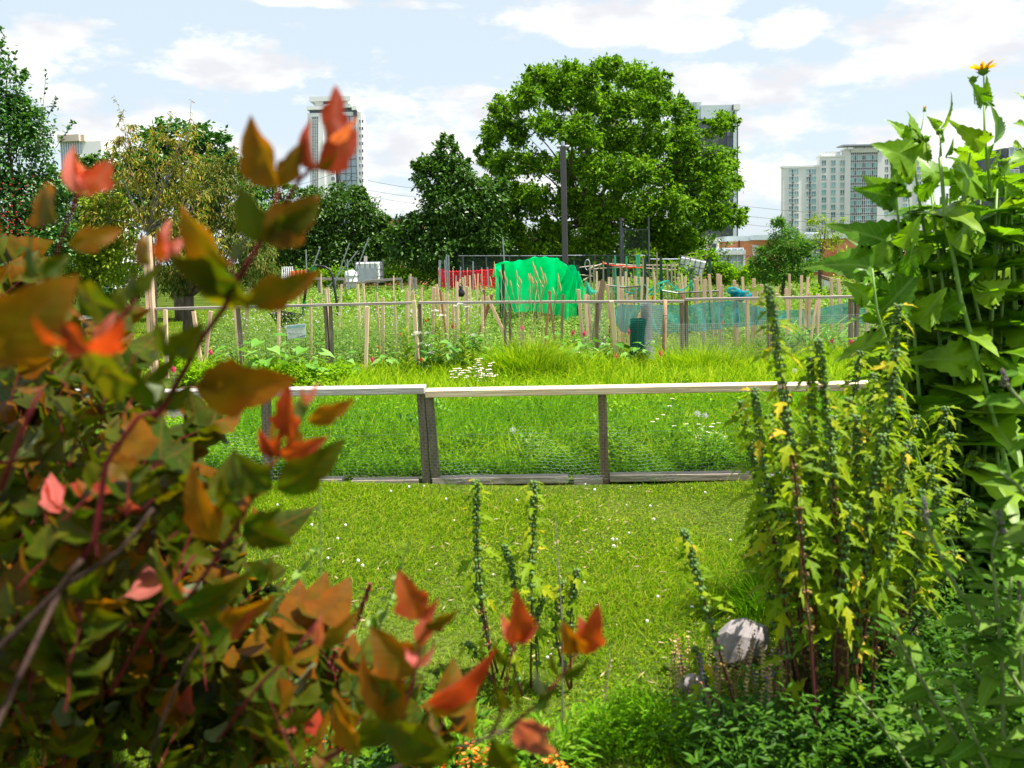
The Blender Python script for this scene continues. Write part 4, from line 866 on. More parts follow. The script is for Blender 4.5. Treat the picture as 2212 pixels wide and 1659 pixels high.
# stalks with foxtail heads in front of the green cover
TAN = solid('tan seed head', (.55, .42, .20), (.40, .28, .12), .8, 40)
b = place(1150, 800, 11.0); rt = thing('reed_grass', 'tall thin stalks with tan seed heads standing before the green cover', 'reed grass', tuple(b)); gs, gh = Geo(), Geo()
for (zx, zt, zb) in ((875, 300, 450), (945, 400, 520), (1000, 420, 540), (1030, 500, 620), (1075, 540, 640), (1155, 410, 530), (1185, 490, 590), (1205, 520, 590), (1160, 580, 640), (1305, 455, 560), (1330, 450, 560), (1350, 490, 590), (1360, 300, 430), (1385, 350, 470), (1410, 420, 520), (1390, 520, 610), (1460, 370, 500), (1440, 520, 590), (1405, 600, 690), (1485, 480, 590), (1510, 450, 580), (1480, 600, 640), (1680, 450, 580), (1610, 630, 730), (1700, 560, 680), (820, 490, 620), (700, 600, 710)):
    u0, v0, v1 = 918 + .1709 * zx, 513 + .1709 * zt, 513 + .1709 * zb; du = rng.uniform(1, 6); Y = 11.0 + rng.uniform(-.3, .3)
    t_ = P(u0, v0, Y); m_ = P(u0 + du, v1, Y); bb = b + [rng.normal() * .15 + (t_.x - b[0]) * .6, rng.normal() * .1, 0]
    gh.tube([t_, t_.lerp(m_, .4), t_.lerp(m_, .8), m_], [.004, .010, .009, .004], 5); gs.tube([m_, m_ * .5 + Vector(bb) * .5 + Vector((0, 0, .1)), bb], [.003, .003, .004], 4)
for (zx, zt, zx2, zb) in ((1140 + 1896, 610, 1170 + 1896, 760),): pass
gs.build('stalks', STRAW, rt); gh.build('seed_heads', TAN, rt)
# umbels and daisies
def umbel(u, v, Y, r, lab='flat white flower head on a thin stalk between the fences', kind='lace_flower'):
    c = np.array(P(u, v, Y)); rt = thing(kind, lab, 'flower', (c[0], Y, 0), 'white umbel flowers between the fences'); g = Geo()
    n = 60; a = rng.uniform(0, 6.28, n); rr = r * np.sqrt(rng.random(n)); pos = c + np.stack([np.cos(a) * rr, np.sin(a) * rr, rng.normal(size=n) * .006 - rr * rr / r * .25], 1)
    g.inst(RHOMB, pos, rnd(n) * [1, 1, .1], np.array([0, 0, 1.]) + rnd(n) * .4, np.full(n, r * .42)); g.build('flower_head', WHITEF, rt)
    gs = Geo(); base = c * [1, 1, 0] + [rng.normal() * .04, rng.normal() * .04, 0]; gs.tube([base, (c + base) / 2 + [.01, 0, 0], c - [0, 0, .04]], .004, 4)
    for i in range(8): gs.tube([c - [0, 0, .04], pos[i]], .0015, 3)
    gs.build('stem', STEMG, rt)
for (u, v, r) in ((902, 717, .05), (925, 745, .05), (931, 760, .06), (884, 765, .05), (895, 722, .04), (922, 718, .04), (912, 741, .05), (940, 670, .05), (955, 680, .05), (995, 655, .05), (1008, 662, .04), (985, 660, .045), (950, 690, .04), (1004, 718, .035), (1020, 722, .035), (1250, 760, .04), (1302, 742, .03), (925, 790, .05), (893, 805, .05), (1272, 797, .04)): umbel(u, v, 11.1, r)
DCEN = solid('daisy centre', (.75, .5, .03), None, .7)
def patch_flowers(nm, label, spots, Y, r, hgt):
    b = place(spots[0][0], 700, Y); rt = thing(nm, label, 'flowers', tuple(b)); gf, gs, gc = Geo(), Geo(), Geo()
    for (u, v) in spots:
        yy = Y + rng.uniform(-.15, .15); c = np.array(P(u, v, yy)); n = 9; a = np.arange(n) * 6.283 / n
        gf.inst(RHOMB, np.repeat([c], n, 0), np.stack([np.cos(a), np.sin(a), .12 + 0 * a], 1), np.tile([0, -.1, 1.], (n, 1)), np.full(n, r)); ball(gc, c + [0, 0, .002], r * .28); gs.tube([c * [1, 1, 0] + [rng.normal() * .05, 0, 0], c], .002, 3)
    gf.build('petals', WHITEF, rt); gc.build('flower_centre', DCEN, rt); gs.build('stem', STEMG, rt)
patch_flowers('fleabane', 'patch of small white daisies behind the near chicken wire at right', [(rng.normal(1520, 36), rng.normal(955, 22)) for _ in range(95)] + [(1410, 911), (1385, 940), (1446, 877), (1452, 861), (1420, 905)], 6.5, .018, .2)
patch_flowers('yarrow', 'cluster of white flowers at the right end of the middle soil bed', [(rng.normal(1040, 12), rng.normal(806, 12)) for _ in range(60)] + [(rng.normal(1000, 12), rng.normal(806, 6)) for _ in range(24)], 9.6, .026, .3)
FLUFF = netmat('dandelion fluff', (.9, .9, .88), .8, .4)
for (u, v, lab) in ((1108, 929, 'white dandelion clock behind the chicken wire left of the single post'), (1523, 898, 'larger of two white dandelion clocks above the daisies'), (1507, 894, 'smaller of two white dandelion clocks above the daisies'), (1806 - 90, 800, 'white dandelion clock in the grass behind the right rail')):
    Y = 6.6 if v > 850 else 9; c = P(u, v, Y); rt = thing('dandelion', lab, 'dandelion', (c.x, Y, 0)); g = Geo(); n = 70; d = rnd(n); g.segs(np.tile(np.array(c), (n, 1)), np.array(c) + d * .021, .0006); g.inst(RHOMB, np.array(c) + d * .02, d, rnd(n), np.full(n, .009)); g.build('seed_head', FLUFF, rt)
    g = Geo(); g.tube([(c.x + .02, Y, 0), (c.x + .01, Y, c.z * .5), c], .0025, 5); g.build('stem', STEMG, rt)
ORF = solid('orange petal', (.95, .30, .01), (.85, .18, .005), .5, 20)
def stalk(u, vt, vb, Y, lab):
    b = place(u, vb, Y); t_ = np.array(P(u - 3, vt, Y)); rt = thing('leafy_stalk', lab, 'plant', tuple(b)); gs, g = Geo(), Geo(); gs.tube([b, (b + t_) / 2 + [.015, 0, 0], t_], [.006, .005, .003], 5)
    n = 46; t = np.linspace(.2, 1, n); a = np.arange(n) * 2.4; p = b + (t_ - b) * t[:, None]; g.inst(LANCE, p, np.stack([np.cos(a), np.sin(a) * .6, .8 + 0 * a], 1), np.tile([0, -.3, 1.], (n, 1)) + rnd(n) * .3, .13 * (1.2 - .6 * t))
    gs.build('stem', STEMY, rt); g.build('foliage', LIME, rt)
stalk(950, 690, 800, 11.0, 'narrow yellow green leafy stalk left of two before the middle fence'); stalk(1004, 696, 805, 10.9, 'narrow yellow green leafy stalk right of two before the middle fence'); stalk(880, 712, 800, 11.0, 'yellowing leafy stalk just left of the leaning pale stake')
# ------------------------------------------------------------------ stakes
def sproto(nm, mat): g = Geo(); g.beam((0, 0, 0), (0, 0, 1), 1, 1, up=(0, 1, 0), bev=.06); o = g.build(nm, mat); o.data.name = nm; return o
PR = {k: (sproto(n_, m_), [0]) for k, n_, m_ in (('s', 'wooden_stake', WOODS), ('l', 'wooden_stake', WOODL), ('r', 'wooden_stake', WOODR), ('d', 'wooden_stake', WOODP), ('g', 'metal_stake', TPOST), ('c', 'garden_cane', CANE), ('n', 'green_cane', CANEG), ('m', 'steel_rod', STEELL))}
def stake(u, vt, Y=None, kind='s', w_=.046, ub=None, label=None, group=None, cat='stake', vb=None):
    vh = 553 - (u - 1106) * .02
    if Y is None:
        Y = FPX * (1.6 - rng.uniform(1.1, 1.25)) / max(8, vt - vh); Y = float(np.clip(Y, 12.6, 27)) + rng.uniform(-.3, .3)
    top = P(u, vt, Y); ub = u if ub is None else ub
    pb_ = P(ub, vb or vt, Y); bx_ = pb_.x if ub != u or vb else top.x + rng.normal() * .05
    if vb: k_ = (top.z + .03) / max(.05, (top.z - pb_.z)); bx_ = top.x + (pb_.x - top.x) * k_
    base = Vector((bx_, Y + rng.normal() * .03, float(gz(bx_, Y)) - .03)); pr, cnt = PR[kind]
    o = pr if cnt[0] == 0 else pr.copy()
    if cnt[0]: SC.collection.objects.link(o)
    cnt[0] += 1
    d = top - base; o.location = base; o.rotation_mode = 'QUATERNION'; o.rotation_quaternion = Vector((0, 0, 1)).rotation_difference(d.normalized()); o.scale = (w_, w_ * .8, d.length)
    for kk in ('label', 'category', 'group'):
        if kk in o: del o[kk]
    tag(o, label, cat, group); return o
GL = ('pale wooden stake standing beyond the middle fence left of the green cover', 'wooden stakes beyond the middle fence left of the green cover')
GM = ('pale wooden stake beyond the middle fence between green cover and white tilted tank', 'wooden stakes between the green cover and the tilted tank')
GR = ('pale wooden stake beyond the middle fence, right of the tilted white tank', 'wooden stakes right of the tilted tank')
for r0, L5 in ((594, [(1283, 700, 's'), (1365, 760, 's'), (1510, 735, 's'), (1680, 678, 's'), (1740, 678, 's'), (1855, 630, 's'), (640, 650, 'l'), (670, 632, 's'), (840, 590, 's'), (1045, 590, 'l'), (1500, 480, 'l'), (280, 470, 'l'), (580, 455, 'l'), (1115, 585, 'l'), (1665, 640, 's'), (1715, 460, 's'), (450, 780, 's'), (50, 770, 's')]),
               (918, [(100, 620, 's'), (120, 632, 'l'), (145, 590, 's'), (190, 655, 'r'), (230, 700, 's'), (285, 678, 's'), (345, 675, 's'), (400, 560, 'l'), (412, 568, 's'), (445, 525, 'l'), (475, 505, 'l'), (507, 485, 'l'), (565, 478, 'l'), (625, 460, 'l'), (670, 455, 'l'), (725, 720, 's'), (748, 655, 'r'), (530, 620, 's')])):
    for zx, zy, kd in L5: stake(r0 + .1709 * zx, 513 + .1709 * zy, kind=kd, w_=rng.uniform(.030, .044), label=GL[0] if kd != 'r' else 'reddish brown stake among the stakes left of the green cover', group=GL[1] if kd != 'r' else 'reddish stakes left of the green cover')
for zx, zy in ((275, 425), (315, 550), (405, 595), (430, 500), (460, 505), (515, 480), (545, 495), (605, 492), (640, 430), (680, 505), (710, 455), (755, 490), (775, 490), (830, 500), (850, 500), (903, 500), (925, 505), (1000, 440), (1015, 515), (1345, 450), (1385, 500), (1405, 500), (285, 680), (655, 710), (718, 730), (605, 655), (795, 930), (135, 715), (170, 735), (580, 645)):
    stake(1242 + .1709 * zx, 513 + .1709 * zy, kind='l' if zy < 560 and zx % 3 else 's', w_=rng.uniform(.028, .042), label=GM[0], group=GM[1])
stake(1242 + .1709 * 1300, 513 + .1709 * 505, 18, 's', .05, ub=1242 + .1709 * 1350, vb=640, label='pale stake leaning right, just left of the tilted white tank')
for zx, zy in ((1515, 530), (1545, 500), (1590, 465), (1640, 525), (1695, 460), (1800, 460), (1825, 458), (1840, 475), (1865, 600), (2015, 540), (2040, 590), (2060, 640), (2115, 495), (2180, 655)): stake(1242 + .1709 * zx, 513 + .1709 * zy, kind='s', w_=rng.uniform(.036, .05), label=GR[0], group=GR[1])
for zx, zy in ((365, 518), (390, 620), (462, 592), (660, 625), (655, 710), (815, 460), (775, 645), (967, 475), (1050, 497), (1078, 700), (1172, 715), (1188, 715), (1345, 508), (1430, 520), (1800, 580), (160, 840), (1160, 790)): stake(1566 + .1709 * zx, 513 + .1709 * zy, kind='s', w_=rng.uniform(.036, .05), label=GR[0], group=GR[1])
F_ = dict(w_=.047)
stake(794, 662, 11.25, 'l', label='pale upright stake in front of the rail, left of the leaning one', **F_)
stake(894, 650, 11.3, 'l', ub=902, vb=790, label='pale stake leaning left across the rail of the middle fence', w_=.055)
stake(1321, 650, 11.2, 'l', label='pale upright stake in front of the rail, left of the mesh rolls', w_=.055)
stake(1249, 625, 12.4, 's', ub=1257, vb=720, label='leaning stake against the right edge of the green cover', w_=.05)
stake(1264, 636, 12.2, 's', ub=1270, vb=730, label='stake tied with white cord right of the green cover', w_=.045)
stake(1303, 606, 12.6, 'd', ub=1296, vb=650, label='dark weathered post leaning right behind the middle rail', w_=.075)
stake(357, 669, 11.3, 'l', label='pale stake just right of the tall corner post', w_=.05)
stake(418, 672, 11.9, 's', ub=426, vb=720, label='pale stake leaning beside the ivy covered tree trunk', w_=.05)
stake(455, 672, 12.1, 's', ub=450, vb=720, label='pale stake right of the ivy covered tree trunk', w_=.05)
stake(508, 648, 13, 's', label='stake rising above the rail beside the dark stem', w_=.06)
stake(541, 610, 14, 's', ub=534, vb=680, label='tall pinkish stake below the ochre leaves', w_=.05)
stake(1217, 636, 12.4, 'd', w_=.035, label='thin grey stake in front of the green cover near its right side')
# crossed stakes
for (ua, va, ub_, vb_, lab) in ((1052, 640, 1090, 722, 'light'), (1063, 636, 1030, 740, 'dark')): stake(ua, va, 12.6, 'r' if lab == 'dark' else 's', .05, ub=ub_, vb=vb_, label='reddish stake of the crossed pair left of the green cover' if lab == 'dark' else 'lighter stake of the crossed pair left of the green cover')
for (ua, va, ub_, vb_, lab) in ((1189, 630, 1182, 695, 'left'), (1186, 628, 1193, 690, 'right')): stake(ua, va, 12.8, 'r', .035, ub=ub_, vb=vb_, label=lab + ' stick of the tied pair in front of the green cover')
g = Geo(); t_ = P(1437, 647, 11.3); b_ = P(1433, 770, 11.3); pts = [Vector((b_.x, 11.3, -.03)), Vector((b_.x + .01, 11.3, .3)), Vector((t_.x - .01, 11.3, .6)), t_]
rt = thing('branch_post', 'round bark covered branch used as a post, right of the mesh rolls', 'post', tuple(pts[0])); g.tube(pts, [.033, .031, .029, .027], 8); g.build('trunk', solid('peeled bark', (.50, .30, .18), (.28, .15, .09), .8, 12, bump=.6, stretch=(1, 1, .4)), rt, smooth=True)
g = Geo(); q = P(1436, 682, 11.3); g.tube([q + Vector((-.035, -.02, 0)), q + Vector((0, -.045, .005)), q + Vector((.035, -.02, 0))], .004, 4); g.build('tie', PIPEB, rt)
# steel posts and canes
for (u, vt, kd, w_, lab, gr) in [(1242 + .1709 * zx, 513 + .1709 * zt, kd, w_, lab, gr) for zx, zt, kd, w_, lab, gr in (
    (415, 240, 'g', .04, 'dark green steel stake behind the middle fence', 'green steel stakes'), (885, 260, 'g', .04, 'dark green steel stake behind the middle fence', 'green steel stakes'), (1085, 250, 'g', .045, 'dark green steel stake behind the middle fence', 'green steel stakes'), (1700, 270, 'g', .045, 'dark green steel stake behind the middle fence', 'green steel stakes'),
    (505, 230, 'n', .04, 'bright green cane among the trellis poles', 'bright green canes'), (650, 238, 'n', .04, 'bright green cane among the trellis poles', 'bright green canes'), (780, 225, 'n', .04, 'bright green cane among the trellis poles', 'bright green canes'), (808, 212, 'n', .04, 'bright green cane among the trellis poles', 'bright green canes'),
    (187, 342, 'c', .035, '', ''), (235, 335, 'c', .03, '', ''), (358, 300, 'c', .03, '', ''), (575, 340, 'c', .035, '', ''), (1035, 185, 'c', .035, '', ''), (1165, 335, 'c', .035, '', ''), (1220, 315, 'c', .035, '', ''), (1262, 310, 'c', .03, '', ''), (862, 255, 'c', .03, '', ''), (985, 335, 'c', .035, '', ''), (790, 560, 'c', .03, '', ''), (480, 270, 'c', .02, '', ''), (740, 300, 'c', .02, '', ''), (1310, 330, 'c', .02, '', ''), (1455, 390, 'g', .02, 'dark green steel stake behind the middle fence', 'green steel stakes'), (1835, 550, 'g', .02, 'dark green steel stake behind the middle fence', 'green steel stakes'))]:
    stake(u, vt, 19 if kd != 'g' else 15.5, kd, w_, ub=u + rng.uniform(-1, 3), label=lab or 'thin weathered cane in the pole trellis', group=gr or 'weathered canes of the trellis', cat='cane' if kd in 'cn' else 'stake')
for zx, zt in ((180, 285), (195, 290), (250, 280), (272, 230), (300, 225), (452, 370), (608, 300), (790, 375), (710, 465), (395, 480)): stake(918 + .1709 * zx, 513 + .1709 * zt, 33, 'm', .05, label='thin grey rod standing by the red plastic mesh', group='grey rods by the red mesh', cat='rod')
for u0, v0, u1, v1 in ((755, 525, 731, 592), (797, 513, 773, 576), (773, 542, 736, 588), (661, 539, 662, 575), (692, 533, 680, 566), (750, 560, 752, 595), (1086, 512, 1089, 560)): stake(u0, v0, 34, 'm', .045, ub=u1, vb=v1, label='thin pale pole leaning against the dark trees near the barrel', group='thin pale poles near the barrel', cat='pole')
# top bars of the trellises
rt = thing('pole_trellis', 'rough trellis of tied horizontal canes right of the green cover', 'trellis', (P(1370, 600, 19).x, 19, 0)); g = Geo()
for (za, zb) in (((60, 378), (330, 345)), ((190, 385), (360, 325)), ((350, 325), (790, 355)), ((200, 400), (980, 350)), ((500, 350), (1290, 352)), ((350, 325), (120, 560)), ((60, 470), (220, 490)), ((580, 345), (670, 600)), ((1165, 340), (1200, 600)), ((990, 340), (1070, 440)), ((750, 380), (1290, 410)), ((80, 560), (200, 480))):
    g.tube([P(1242 + .1709 * za[0], 513 + .1709 * za[1], 19), P(1242 + .1709 * zb[0], 513 + .1709 * zb[1], 19.2)], .012, 4)
g.build('crossbar', CANE, rt); g = Geo(); q = P(1269, 572, 19)
g.tube([q + Vector((.06 * math.cos(a) * 1.0, 0, .12 * math.sin(a))) for a in np.linspace(0, 6.28, 14)], .008, 4); g.build('hoop', WIREG, rt)
g = Geo()
for (za, zb) in (((350, 320), (600, 352)), ((600, 352), (860, 375)), ((600, 378), (760, 366))): g.tube(wire(P(1242 + .1709 * za[0], 513 + .1709 * za[1], 18.9), P(1242 + .1709 * zb[0], 513 + .1709 * zb[1], 18.9), .03), .01, 4)
g.build('orange_rope', REDFLAG, rt)
mound('tomato_plant', 'green bushy plant climbing in the pole trellis', 1385, 600, 18.6, .5, 1.15, 900, .07, WEED, cat='vegetable plant'); mound('bean_plant', 'green climbing plant beside the tilted white tank', 1478, 600, 18.4, .35, 1.25, 500, .07, BRIGHT, cat='vegetable plant')
# flags
def flag(u, v, Y, s, kind, label, group):
    c = np.array(P(u, v, Y)); rt = thing('marker_flag', label, 'marker flag', (c[0], Y, 0), group); g = Geo(); a = rng.uniform(-.5, .5)
    ca = np.array([math.cos(a), math.sin(a), 0]); up = np.array([rng.normal() * .12, 0, 1]); vs = [c - ca * s * .5, c - up * s, c + ca * s * .5 + [0, .02, -s * .2], c + up * s * .85, c + np.array([0, -.014, 0])]
    g.add(vs, [[0, 1, 4], [1, 2, 4], [2, 3, 4], [3, 0, 4]]); g.build('film', kind, rt); g = Geo(); g.tube([(c[0] + .01, Y + .004, 0), c + [0, .006, s * .8]], .0016, 4); g.build('wire_stem', WIREG, rt)
for (u, v, Y) in ((804, 776, 10.9), (1128, 708, 12.2), (1238, 718, 12), (1262, 720, 12), (1330, 768, 10.8), (1427, 764, 10.8), (1359, 716, 12), (1839, 738, 11.2), (1861, 762, 11), (455, 760, 11), (374, 797, 9.8), (977, 704, 12.4), (1797, 736, 11.6)):
    flag(u, v, Y, .055 if v > 700 else .05, PINK, 'pink marker flag on a wire near the middle fence', 'pink marker flags near the middle fence')
for (u, v, Y) in ((911, 776, 10.9), (920, 692, 13), (865, 723, 12.5), (818, 750, 12), (1410, 643, 15), (1524, 602, 20), (1558, 682, 12.5), (1562, 697, 12.2), (1473, 642, 15)): flag(u, v, Y, .04, REDFLAG, 'small orange red marker flag near the middle fence', 'orange red marker flags')
# ------------------------------------------------------------------ covers and nets
def zz6(x_, y_, Y): return np.array(P(918 + .1709 * x_, 513 + .1709 * y_, Y))
def drape(top, bot, Y, m_=16, dep=.12, seed=0, dy=0.0):
    """sheet hung between two edges given as picture points, with folds"""
    nn = 60; tt = np.linspace(0, 1, len(top)); tb = np.linspace(0, 1, len(bot)); s = np.linspace(0, 1, nn)
    T = np.stack([np.interp(s, tt, [p[0] for p in top]), np.interp(s, tt, [p[1] for p in top])], 1); B_ = np.stack([np.interp(s, tb, [p[0] for p in bot]), np.interp(s, tb, [p[1] for p in bot])], 1)
    vs = []
    for j in range(m_ + 1):
        t = j / m_
        for i in range(nn):
            q = T[i] * (1 - t) + B_[i] * t; f_ = dep * t ** .7 * (math.sin(s[i] * 38 + seed + 2.2 * t) * .4 + math.sin(s[i] * 17 + 3 * t * (s[i] - .4) * 6 + seed) * .6)
            p = np.array(P(q[0], q[1], Y)); p[1] += f_ + dy * t; vs.append(p)
    return vs, [[j * nn + i, j * nn + i + 1, (j + 1) * nn + i + 1, (j + 1) * nn + i] for j in range(m_) for i in range(nn - 1)]
def Z6(l): return [(918 + .1709 * a_, 513 + .1709 * b_) for a_, b_ in l]
def Z7(l): return [(1242 + .1709 * a_, 513 + .1709 * b_) for a_, b_ in l]
Y = 18.6
rt = thing('garden_cover', 'large bright green cloth draped over a frame of poles', 'cover', (P(1165, 600, Y).x, Y, 0)); g = Geo()
TOP = Z6([(870, 365), (945, 312), (1100, 305), (1230, 288), (1395, 250), (1500, 252), (1655, 258), (1740, 310), (1830, 400), (1905, 440)])
BOT = Z6([(850, 500), (950, 490), (1040, 700), (1120, 950), (1350, 930), (1560, 960), (1720, 1000), (1850, 1085), (1960, 960), (2010, 760)])
v_, f_ = drape(TOP, BOT, Y, 22, .13); g.add(v_, f_); g.build('front_sheet', GREENNET, rt, smooth=True)
g = Geo(); nn = 60; back = []
for j in range(9):
    t = j / 8
    for i in range(nn): p = np.array(v_[i]) + [0, 1.5 * t, -.25 * math.sin(t * 1.6) * .6 + .02 * math.sin(i * .8 + 4 * t) + .05 * math.sin(3.14 * t) - (0 if t < 1 else .1)]; back.append(p)
for i in range(nn): p = np.array(back[8 * nn + i]); p[2] = .35 + .1 * math.sin(i * .4); p[1] += .1; back.append(p)
g.add(back, [[j * nn + i, j * nn + i + 1, (j + 1) * nn + i + 1, (j + 1) * nn + i] for j in range(9) for i in range(nn - 1)]); g.build('roof_sheet', GREENNET, rt, smooth=True)
g = Geo(); v2, f2 = drape(Z6([(1800, 360), (1850, 345), (1895, 350), (1925, 430), (1945, 425)]), Z6([(1740, 560), (1640, 700), (1780, 800), (1900, 900), (2035, 690)]), Y - .25, 14, .08, 2); g.add(v2, f2); g.build('side_sheet', GREENNET, rt, smooth=True)
for (xx, yt, yy_) in ((1395, 256, Y + .25), (1655, 262, Y + .25), (985, 335, Y - .3), (945, 430, Y + .4), (1930, 345, Y - .05), (1885, 290, Y + .6)):
    q = P(918 + .1709 * xx, 513 + .1709 * yt, yy_); g = Geo(); g.beam((q.x, yy_, 0), q, .07 if xx in (985, 1930) else .035, .04, up=(0, 1, 0)); g.build('pole', TPOST, rt)
# teal cloth
Y = 12.4
rt = thing('shade_cloth', 'teal shade cloth stretched low along the plots behind the grey mesh', 'shade cloth', (P(1560, 700, Y).x, Y, 0))
for k, (T_, B_, yy_) in enumerate(((Z7([(500, 900), (590, 835), (640, 850), (860, 850)]), Z7([(500, 1050), (570, 1180), (650, 1210), (700, 1180)]), 12.2), (Z7([(820, 850), (1000, 860), (1130, 850), (1400, 860), (1600, 830), (1850, 805), (2050, 800)]), Z7([(900, 1150), (1100, 1230), (1400, 1180), (1600, 1190), (1800, 1160), (1950, 1130), (2080, 1080)]), 12.4), ([(1590, 652), (1616, 655), (1660, 668), (1700, 672)], [(1590, 708), (1620, 704), (1660, 700), (1700, 696)], 12.45), ([(1690, 670), (1760, 668), (1838, 652), (1900, 655)], [(1690, 702), (1770, 700), (1838, 698), (1900, 700)], 12.7))):
    g = Geo(); a_, b_ = drape(T_, B_, yy_, 10, .03, k); g.add(a_, b_); g.build('cloth', TEALNET, rt, smooth=True)
rt = thing('cloth_bundle', 'bunched teal cloth tied on top of a stake above the middle rail', 'cloth', tuple(P(1592, 640, 12.4))); g = Geo()
for i in range(7):
    c = np.array(P(1592 + rng.normal() * 7, 636 + rng.normal() * 4, 12.3)); a = rng.uniform(0, 6.28, 6); pts = [c + np.array([.07 * math.cos(q), .03 * math.sin(q * 2), .035 * math.sin(q)]) for q in np.linspace(0, 6.28, 9) + a[0]]; g.tube(pts, [.018, .03, .022, .035, .02, .03, .025, .03, .018], 6)
g.build('folds', TEALNET, rt, smooth=True)
# mint netting strands
rt = thing('string_netting', 'mint green netting hanging in loops between thin stakes', 'netting', (P(1400, 640, 15).x, 15, 0)); g = Geo()
for (a_, b_, sg) in (((480, 630), (540, 580), .02), ((560, 590), (860, 580), .16), ((480, 640), (700, 700), .1), ((880, 590), (1040, 575), .1), ((1040, 575), (880, 770), -.03), ((1040, 600), (1240, 670), .05), ((1050, 590), (1170, 545), -.02), ((1180, 550), (1460, 570), .14), ((1460, 540), (1480, 690), 0), ((1300, 600), (1240, 660), 0), ((930, 730), (1190, 540), .02), ((140, 560), (190, 700), .02), ((130, 575), (270, 700), .03), ((700, 650), (900, 600), .03)):
    for k in range(3): g.tube(wire(P(*Z7([a_])[0], 15 + .05 * k), P(*Z7([b_])[0], 15 + .05 * k), sg + .015 * k), .006, 4)
v_, f_ = drape(Z7([(130, 560), (150, 545), (200, 640)]), Z7([(140, 690), (180, 730), (300, 690)]), 15.2, 8, .05); g.add(v_, f_)
v_, f_ = drape(Z7([(1455, 540), (1470, 530), (1485, 560)]), Z7([(1465, 640), (1485, 700), (1500, 640)]), 15.2, 8, .05); g.add(v_, f_); g.build('net', MINTNET, rt)
rt = thing('insect_netting', 'sagging black insect netting fence behind the middle rail', 'netting', (P(1480, 640, 14.5).x, 14.5, 0)); g = Geo()
for T_, B_ in ((Z7([(1100, 670), (1300, 705), (1480, 690), (1850, 672)]), Z7([(1110, 790), (1850, 790)])), (Z7([(420, 610), (640, 628), (890, 610)]), Z7([(430, 790), (890, 790)]))): g = Geo(); v_, f_ = drape(T_, B_, 14.4, 6, .05); g.add(v_, f_); g.build('net', BLACKNET, rt)
g = Geo(); g = Geo()
for T_ in (Z7([(1100, 670), (1300, 705), (1480, 690), (1850, 672)]), Z7([(420, 610), (640, 628), (890, 610)])): g = Geo(); g.tube([P(a_, b_, 14.4) for a_, b_ in T_], .012, 5); g.build('hem', PIPEB, rt)
# wire mesh rolls at the fence
def roll(nm, label, u, v0, v1, Y, r, mat, tail=None, turns=3):
    b = P(u, v1, Y); zt = P(u, v0, Y).z; rt = thing(nm, label, 'mesh roll', (b.x, Y, 0)); A_, B_ = [], []; n = 46 * turns
    ang = np.linspace(0, 6.283 * turns, n + 1); rr = r * (.45 + .55 * ang / ang[-1]); xs = b.x + rr * np.cos(ang); ys = Y + rr * np.sin(ang)
    for i in range(n + 1): A_.append((xs[i], ys[i], 0)); B_.append((xs[i] + .02, ys[i], zt))
    nz_ = int(zt / .028)
    for j in range(nz_ + 1):
        for i in range(0, n, 3): A_.append((xs[i], ys[i], j * .028)); B_.append((xs[i + 3 if i + 3 <= n else n], ys[i + 3 if i + 3 <= n else n], j * .028))
    Geo().segs(A_, B_, .0022).build('wire_mesh', mat, rt); return rt
roll('mesh_roll', 'dark green wire mesh roll standing at the middle fence', 1376, 688, 790, 11.2, .11, WIREGR, turns=4)
rt = roll('mesh_roll', 'grey wire mesh roll tied to the rail, with a loose curled flap', 1394, 654, 790, 11.25, .075, WIREG, turns=3)
A_, B_ = [], []
tp = Z7([(935, 830), (940, 1000), (890, 1150), (880, 1300), (890, 1420), (960, 1540), (1000, 1560)]); rt_ = Z7([(1120, 860), (1110, 1000), (1090, 1150), (1050, 1300), (1020, 1400), (1000, 1500), (1000, 1540)])
for j in range(40):
    t = j / 39; a0 = [np.interp(t, np.linspace(0, 1, 7), [p[k] for p in tp]) for k in (0, 1)]; b0 = [np.interp(t, np.linspace(0, 1, 7), [p[k] for p in rt_]) for k in (0, 1)]
    for i in range(14):
        s0, s1 = i / 14, (i + 1) / 14; q0 = P(a0[0] + (b0[0] - a0[0]) * s0, a0[1] + (b0[1] - a0[1]) * s0, 11.0 + .12 * s0); q1 = P(a0[0] + (b0[0] - a0[0]) * s1, a0[1] + (b0[1] - a0[1]) * s1, 11.0 + .12 * s1); A_.append(q0); B_.append(q1)
        if j < 39:
            t2 = (j + 1) / 39; a1 = [np.interp(t2, np.linspace(0, 1, 7), [p[k] for p in tp]) for k in (0, 1)]; b1 = [np.interp(t2, np.linspace(0, 1, 7), [p[k] for p in rt_]) for k in (0, 1)]
            A_.append(q0); B_.append(P(a1[0] + (b1[0] - a1[0]) * s0, a1[1] + (b1[1] - a1[1]) * s0, 11.0 + .12 * s0))
Geo().segs([tuple(p) for p in A_], [tuple(p) for p in B_], .002).build('loose_flap', WIREG, rt)
# chicken wire hanging between stakes right of the cover
for (u0, u1, yy_, nm_) in ((1258, 1300, 12.3, 'left'), (1296, 1312, 11.9, 'right')):
    rt = thing('wire_panel', 'piece of grey chicken wire hanging between stakes right of the green cover' if nm_ == 'left' else 'narrow curled chicken wire strip beside the dark leaning post', 'wire panel', (P(u0, 700, yy_).x, yy_, 0))
    xa, xb = P(u0, 650, yy_).x, P(u1, 650, yy_).x; hexmesh(lambda q: np.stack([xa + q[:, 0], yy_ + .03 * np.sin(q[:, 0] * 20), .05 + q[:, 1]], 1), xb - xa, .85, .03, .026, .0016).build('mesh', WIREG, rt)
